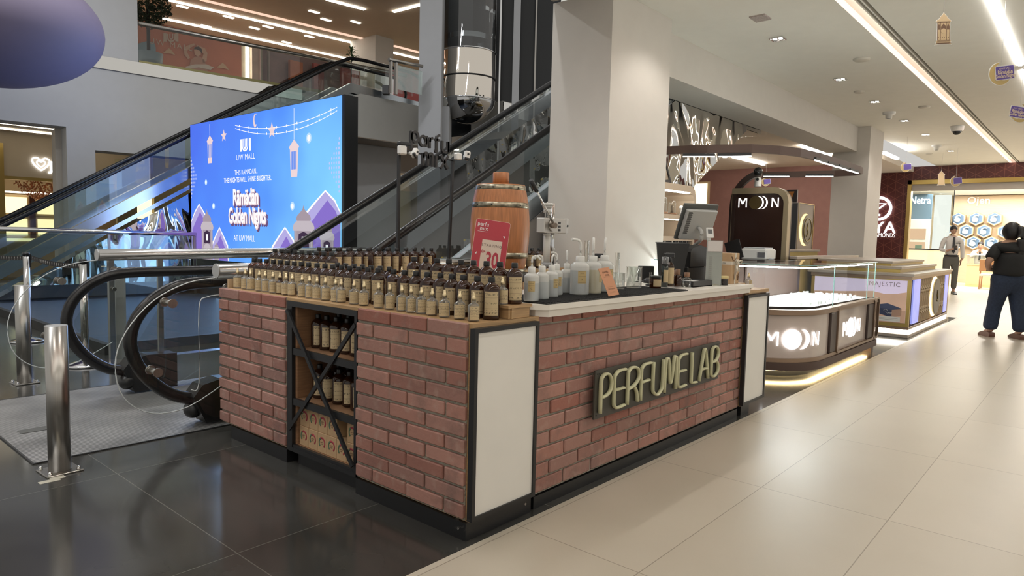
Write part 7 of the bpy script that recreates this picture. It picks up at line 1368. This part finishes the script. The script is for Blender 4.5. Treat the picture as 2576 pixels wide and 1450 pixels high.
def head(t, c, s, hairfn=None, face=True, yaw=0, nod=0, skin=skin_m):
    """c: centre of skull; local +x is the facing direction"""
    M = Matrix.Translation(c) @ Matrix.Rotation(yaw, 4, 'Z') @ Matrix.Rotation(nod, 4, 'Y') @ Matrix.Scale(s, 4)
    b = MB(); n, m = 28, 20; vs = []
    for i in range(m + 1):
        th = PI * i / m; z = -cos(th)
        for k in range(n):
            ph = 2 * PI * k / n; r = sin(th) + 1e-4; x = r * cos(ph) * .098; y = r * sin(ph) * .076; zz = z * .118
            if z < -.1: f = 1 - .30 * (-z - .1); y *= f; x = x * (1 - .18 * (-z - .1)) + .012 * (-z)
            if abs(y) < .016 and x > .07 and -.045 < zz < .012: x += .018 * (1 - abs(zz + .025) / .045) * (1 - abs(y) / .018)
            vs.append((x, y, zz))
    b.add(vs, [(i * n + k, i * n + (k + 1) % n, (i + 1) * n + (k + 1) % n, (i + 1) * n + k) for i in range(m) for k in range(n)], True)
    for sy in (-1, 1): b.sph((-.005, sy * .078, -.012), .022, 10, 8, (.6, .35, 1.1))
    b.xf(M); h = b.obj('head', skin, t)
    if face:
        for sy in (-1, 1):
            MB().sph((.083, sy * .030, .008), .0125, 10, 8, (.6, 1.1, .7)).xf(M).obj('eye', mat('eye_white', (.7, .68, .65), .3), h); MB().sph((.0905, sy * .030, .008), .006, 8, 6, (.5, 1, 1)).xf(M).obj('pupil', black, h)
            MB().box(.084, .094, sy * .030 - .016, sy * .030 + .016, .024, .030).xf(M).obj('eyebrow', hair_m, h)
        MB().sph((.088, 0, -.058), .016, 12, 8, (.45, 1.4, .35)).xf(M).obj('mouth', mat('lips', (.35, .13, .10), .5), h)
    return h, M
# ---- woman walking away
wx, wy = 9.95, -.97; t = thing('person', 'person in black T-shirt and wide dark jeans walking away with long black ponytail', 'person', (wx, wy, 0)); F_ = Vector((.93, -.37, 0)); F_ = Vector((.80, .60, 0)); Rr = Vector((F_.y, -F_.x, 0)); base = Vector((wx, wy, 0))
def wp(f, r, z): p = base + F_ * f + Rr * r; return (p.x - wx, p.y - wy, z)
J = [(*wp(0, 0, .86), .13, .11), (*wp(.0, 0, 1.05), .12, .10), (*wp(.02, 0, 1.24), .14, .105), (*wp(.02, 0, 1.34), .09, .08), (*wp(.03, 0, 1.42), .05, .05)]
E_ = chain(0, 5)
for sd in (-1, 1):
    k = len(J); J += [(*wp(.02, sd * .165, 1.30), .058), (*wp(-.03, sd * .33, 1.08), .044), (*wp(.12, sd * .22, .98), .034), (*wp(.19, sd * .13, .985), .027)]; J[k] = (*J[k][:3], .058, .058); J[k + 1] = (*J[k + 1][:3], .044, .044); J[k + 2] = (*J[k + 2][:3], .034, .034); J[k + 3] = (*J[k + 3][:3], .026, .026)
    E_ += [(3, k), (k, k + 1), (k + 1, k + 2), (k + 2, k + 3)]; hand(J, E_, k + 3, F_ - Rr * sd * .5, Vector((0, 0, 1)))
    k = len(J); st = -.05 if sd > 0 else .10; J += [(*wp(0, sd * .095, .80), .095, .095), (*wp(st * .8, sd * .12, .46), .065, .065), (*wp(st * 1.2 - .03, sd * .14, .10), .042, .042), (*wp(st * 1.2 + .10, sd * .16, .045), .034, .034)]; E_ += [(0, k), (k, k + 1), (k + 1, k + 2), (k + 2, k + 3)]
skinned('body', J, E_, skin_m, t)
# shirt
J = [(*wp(0, 0, .86), .235, .235), (*wp(.0, 0, 1.00), .225, .225), (*wp(.0, 0, 1.12), .215, .21), (*wp(.02, 0, 1.23), .20, .19), (*wp(.02, 0, 1.335), .15, .13), (*wp(.03, 0, 1.39), .075, .07)]; E_ = chain(0, 6)
for sd in (-1, 1): k = len(J); J += [(*wp(.02, sd * .17, 1.29), .095, .095), (*wp(-.0, sd * .265, 1.17), .082, .082), (*wp(-.02, sd * .295, 1.12), .076, .076)]; E_ += [(4, k), (k, k + 1), (k + 1, k + 2)]
skinned('t_shirt', J, E_, mat('black_cotton', (.008, .008, .008), .8), t)
J = [(*wp(-.0, 0, .98), .205, .205), (*wp(-.0, 0, .84), .225, .225)]; E_ = [(0, 1)]
for sd in (-1, 1): k = len(J); st = -.05 if sd > 0 else .10; J += [(*wp(0, sd * .11, .72), .135, .135), (*wp(st * .8, sd * .125, .45), .098, .10), (*wp(st * 1.2 - .02, sd * .145, .20), .095, .10), (*wp(st * 1.2 - .02, sd * .15, .09), .092, .10)]; E_ += [(1, k), (k, k + 1), (k + 1, k + 2), (k + 2, k + 3)]
skinned('jeans', J, E_, mat('dark_denim', (.014, .024, .050), .8, noise=.25, nscale=40), t)
for sd in (-1, 1):
    st = -.05 if sd > 0 else .10; M = Matrix.Translation(base + F_ * (st * 1.2 + .03) + Rr * sd * .155) @ Matrix.Rotation(math.atan2(F_.y, F_.x), 4, 'Z'); b = MB(); b.prism([(-.11, 0), (.14, 0), (.15, .02), (.11, .05), (.03, .075), (-.10, .07), (-.12, .04)], 'y', -.042, .042).xf(M).obj('shoe', mat('tan_loafer', (.13, .055, .035), .5), t)
h, M = head(t, base + F_ * .05 + Vector((0, 0, 1.515)), 1.06, face=False, yaw=math.atan2(F_.y, F_.x) + .35)
b = MB(); b.sph((-.016, 0, .014), .1, 24, 16, (1.14, 1.02, 1.24)); b.xf(M); b.obj('hair', hair_m, h)
b = MB(); b.tube([M @ Vector(p) for p in smooth([(-.10, 0, .06), (-.145, 0, .03), (-.165, 0, -.06), (-.16, .0, -.18), (-.15, .0, -.30), (-.14, .0, -.40)], 3)], [.022, .036, .045, .052, .056, .06, .062, .064, .064, .062, .06, .056, .05, .042, .03, .018], n=12, ry=None); b.obj('ponytail', hair_m, h)
b = MB(); b.tube([M @ Vector((-.108 + .012 * cos(rad(a)), .030 * cos(rad(a)), .055 + .030 * sin(rad(a)))) for a in range(0, 360, 30)], .007, n=6, closed=True); b.obj('hair_tie', mat('beige_tie', (.6, .48, .38), .6), h)
p = base + F_ * .20 - Rr * .10 + Vector((0, 0, .99)); M = Matrix.Translation(p) @ Matrix.Rotation(.7, 4, 'Z') @ Matrix.Rotation(.5, 4, 'X'); 
tag(MB().rbox(-.05, .12, -.012, .012, -.05, .05, .008, M=M).obj('handheld_bag', mat('dark_grey_bag', (.03, .03, .035), .5)), 'small dark case held before the walking person', 'bag')
# ---- standing man with phone
mx, my = 19.2, 1.17; c_ = at(2389, 727, 'z', 0); mx, my = c_.x * .9 + 1.0, None
mx = 19.6; my = at(2389, 700, 'x', mx).y; t = thing('person', 'person in white shirt, dark tie and grey trousers standing looking at a phone', 'person', (mx, my, 0)); base = Vector((mx, my, 0)); F_ = Vector((-.93, -.36, 0)); Rr = Vector((F_.y, -F_.x, 0)); HS = 1.06
def mp(f, r, z): p = F_ * f + Rr * r; return (p.x * HS, p.y * HS, z * HS)
J = [(*mp(0, 0, .92), .13, .10), (*mp(.0, 0, 1.12), .12, .095), (*mp(.0, 0, 1.32), .14, .10), (*mp(0, 0, 1.42), .085, .075), (*mp(.02, 0, 1.50), .052, .052)]; E_ = chain(0, 5)
arms = {1: [(.0, .185, 1.38), (-.02, .24, 1.12), (.16, .14, 1.10), (.20, .06, 1.14)], -1: [(.0, -.185, 1.38), (-.02, -.245, 1.12), (.02, -.24, .90), (.04, -.20, .86)]}
for sd in (1, -1):
    k = len(J); rr = (.055, .042, .032, .026); J += [(*mp(*a), r, r) for a, r in zip(arms[sd], rr)]; E_ += [(3, k), (k, k + 1), (k + 1, k + 2), (k + 2, k + 3)]; hand(J, E_, k + 3, (F_ * .5 - Rr * sd + Vector((0, 0, .3))) if sd > 0 else (F_ * .3 + Vector((0, 0, -1))), Vector((0, 0, 1)) if sd > 0 else F_)
    k = len(J); J += [(*mp(0, sd * .09, .84), .088, .088), (*mp(.01, sd * .10, .48), .058, .058), (*mp(-.01, sd * .10, .09), .04, .04), (*mp(.11, sd * .115, .04), .032, .032)]; E_ += [(0, k), (k, k + 1), (k + 1, k + 2), (k + 2, k + 3)]
skinned('body', J, E_, skin_m, t)
wsh2 = mat('white_shirt', (.66, .63, .60), .7); J = [(*mp(0, 0, .93), .175, .175), (*mp(0, 0, 1.14), .17, .165), (*mp(.0, 0, 1.32), .185, .16), (*mp(0, 0, 1.425), .12, .10), (*mp(.01, 0, 1.475), .062, .06)]; E_ = chain(0, 5)
for sd in (1, -1): k = len(J); J += [(*mp(*a), r, r) for a, r in zip(arms[sd][:3], (.072, .056, .045))]; E_ += [(3, k), (k, k + 1), (k + 1, k + 2)]
skinned('shirt', J, E_, wsh2, t)
J = [(*mp(0, 0, 1.02), .165, .165), (*mp(0, 0, .90), .175, .175)]; E_ = [(0, 1)]
for sd in (1, -1): k = len(J); J += [(*mp(0, sd * .092, .80), .105, .105), (*mp(.01, sd * .10, .48), .082, .082), (*mp(-.01, sd * .10, .12), .068, .072)]; E_ += [(1, k), (k, k + 1), (k + 1, k + 2)]
skinned('trousers', J, E_, mat('grey_trouser', (.10, .095, .085), .8), t)
MB().lathe([(.150 * HS, .965 * HS), (.156 * HS, .965 * HS), (.156 * HS, 1.0 * HS), (.150 * HS, 1.0 * HS)], tuple(base), 24, sy=1.0).obj('belt', black, t)
for sd in (-1, 1): M = Matrix.Translation(base + F_ * .03 + Rr * sd * .11) @ Matrix.Rotation(math.atan2(F_.y, F_.x), 4, 'Z'); MB().prism([(-.10, 0), (.17, 0), (.17, .03), (.08, .07), (-.10, .08)], 'y', -.045, .045).xf(M).obj('shoe', black, t)
tieM = [base + Vector(mp(.150 + .03 * k_, w, z)) for (k_, w, z) in ((0, -.022, 1.455), (0, .022, 1.455), (.6, .035, 1.08), (.6, 0, 1.03), (.6, -.035, 1.08))]; b = MB(); o_ = [p + F_ * .02 for p in tieM]; b.add(tieM + o_, [(0, 1, 2, 3, 4), (9, 8, 7, 6, 5)] + [(i, (i + 1) % 5, 5 + (i + 1) % 5, 5 + i) for i in range(5)]); b.obj('tie', mat('dark_tie', (.03, .03, .035), .6), t)
p = base + Vector(mp(.17, -.09, 1.30)); M = plane_mat(p, Rr * -1, (0, 0, 1)); MB().box(-.05, .05, -.012, .012, 0, .01, M=M).obj('name_badge', black, t)
h, M = head(t, base + Vector(mp(.045, 0, 1.62)), 1.0, yaw=math.atan2(F_.y, F_.x), nod=.45); b = MB(); b.sph((-.02, 0, .035), .1, 20, 14, (1.05, .86, 1.0)); b.xf(M); b.obj('hair', hair_m, h)
p = base + Vector(mp(.26, -.02, 1.18)); M = Matrix.Translation(p) @ Matrix.Rotation(math.atan2(F_.y, F_.x), 4, 'Z') @ Matrix.Rotation(-.6, 4, 'Y'); tag(MB().rbox(-.006, .006, -.04, .04, -.075, .075, .004, M=M).obj('phone', blackp), 'black phone held by the standing person', 'phone')
# ---- seated man behind the lit counter
sx_ = 25.6; sy_ = at(2466, 640, 'x', sx_).y; t = thing('person', 'person in white shirt and tie sitting behind the lit counter with hands at the chin', 'person', (sx_, sy_, 0)); base = Vector((sx_, sy_, 0)); F_ = Vector((-1, -.05, 0)).normalized(); Rr = Vector((F_.y, -F_.x, 0)); HS = 1.0
J = [(*mp(0, 0, .62), .13, .11), (*mp(.03, 0, .85), .12, .10), (*mp(.08, 0, 1.05), .14, .10), (*mp(.10, 0, 1.14), .085, .075), (*mp(.13, 0, 1.22), .05, .05)]; E_ = chain(0, 5); arms = {}
for sd in (1, -1):
    arms[sd] = [(.10, sd * .18, 1.10), (.20, sd * .24, .93), (.30, sd * .07, 1.10), (.29, sd * .03, 1.14)]; k = len(J); J += [(*mp(*a), r, r) for a, r in zip(arms[sd], (.055, .042, .032, .026))]; E_ += [(3, k), (k, k + 1), (k + 1, k + 2), (k + 2, k + 3)]; hand(J, E_, k + 3, -Rr * sd + Vector((0, 0, .8)), F_)
    k = len(J); J += [(*mp(.05, sd * .10, .58), .085, .085), (*mp(.45, sd * .12, .55), .06, .06), (*mp(.43, sd * .12, .10), .042, .042), (*mp(.54, sd * .12, .045), .034, .034)]; E_ += [(0, k), (k, k + 1), (k + 1, k + 2), (k + 2, k + 3)]
skinned('body', J, E_, skin_m, t)
J = [(*mp(0, 0, .60), .175, .17), (*mp(.03, 0, .86), .17, .16), (*mp(.08, 0, 1.05), .185, .16), (*mp(.10, 0, 1.145), .11, .09), (*mp(.12, 0, 1.195), .062, .06)]; E_ = chain(0, 5)
for sd in (1, -1): k = len(J); J += [(*mp(*a), r, r) for a, r in zip(arms[sd][:3], (.076, .062, .05))]; E_ += [(3, k), (k, k + 1), (k + 1, k + 2)]
skinned('shirt', J, E_, wsh2, t)
J = [(*mp(0, 0, .66), .14, .12), (*mp(.02, 0, .60), .15, .12)]; E_ = [(0, 1)]
for sd in (1, -1): k = len(J); J += [(*mp(.08, sd * .10, .58), .10, .10), (*mp(.45, sd * .12, .55), .078, .078), (*mp(.43, sd * .12, .14), .065, .065)]; E_ += [(1, k), (k, k + 1), (k + 1, k + 2)]
skinned('trousers', J, E_, MT['grey_trouser'], t)
b = MB(); tp5 = [base + Vector(mp(*q_)) for q_ in ((.20, -.02, 1.17), (.20, .02, 1.17), (.215, .03, .85), (.215, -.03, .85))]; b.add(tp5 + [p + F_ * .015 for p in tp5], [(0, 1, 2, 3), (7, 6, 5, 4), (0, 1, 5, 4), (1, 2, 6, 5), (2, 3, 7, 6), (3, 0, 4, 7)]); b.obj('tie', MT['dark_tie'], t)
for sd in (-1, 1): M = Matrix.Translation(base + F_ * .46 + Rr * sd * .12) @ Matrix.Rotation(math.atan2(F_.y, F_.x), 4, 'Z'); MB().prism([(-.10, 0), (.17, 0), (.17, .03), (.08, .07), (-.10, .08)], 'y', -.045, .045).xf(M).obj('shoe', black, t)
h, M = head(t, base + Vector(mp(.16, 0, 1.33)), 1.0, yaw=math.atan2(F_.y, F_.x), nod=.12); b = MB(); b.sph((-.02, 0, .04), .1, 20, 14, (1.05, .86, .98)); b.xf(M); b.obj('hair', hair_m, h)
ch_ = thing('stool', 'low stool under the seated person behind the counter', 'stool', (sx_, sy_, 0)); MB().rbox(sx_ - .2, sx_ + .2, sy_ - .2, sy_ + .2, .42, .50, .02).obj('seat', MT['chair_cushion'], ch_)
for a_ in (-1, 1):
    for b_ in (-1, 1): MB().cyl((sx_ + a_ * .16, sy_ + b_ * .16, 0), (sx_ + a_ * .16, sy_ + b_ * .16, .43), .016, n=8).obj('leg', black, ch_)
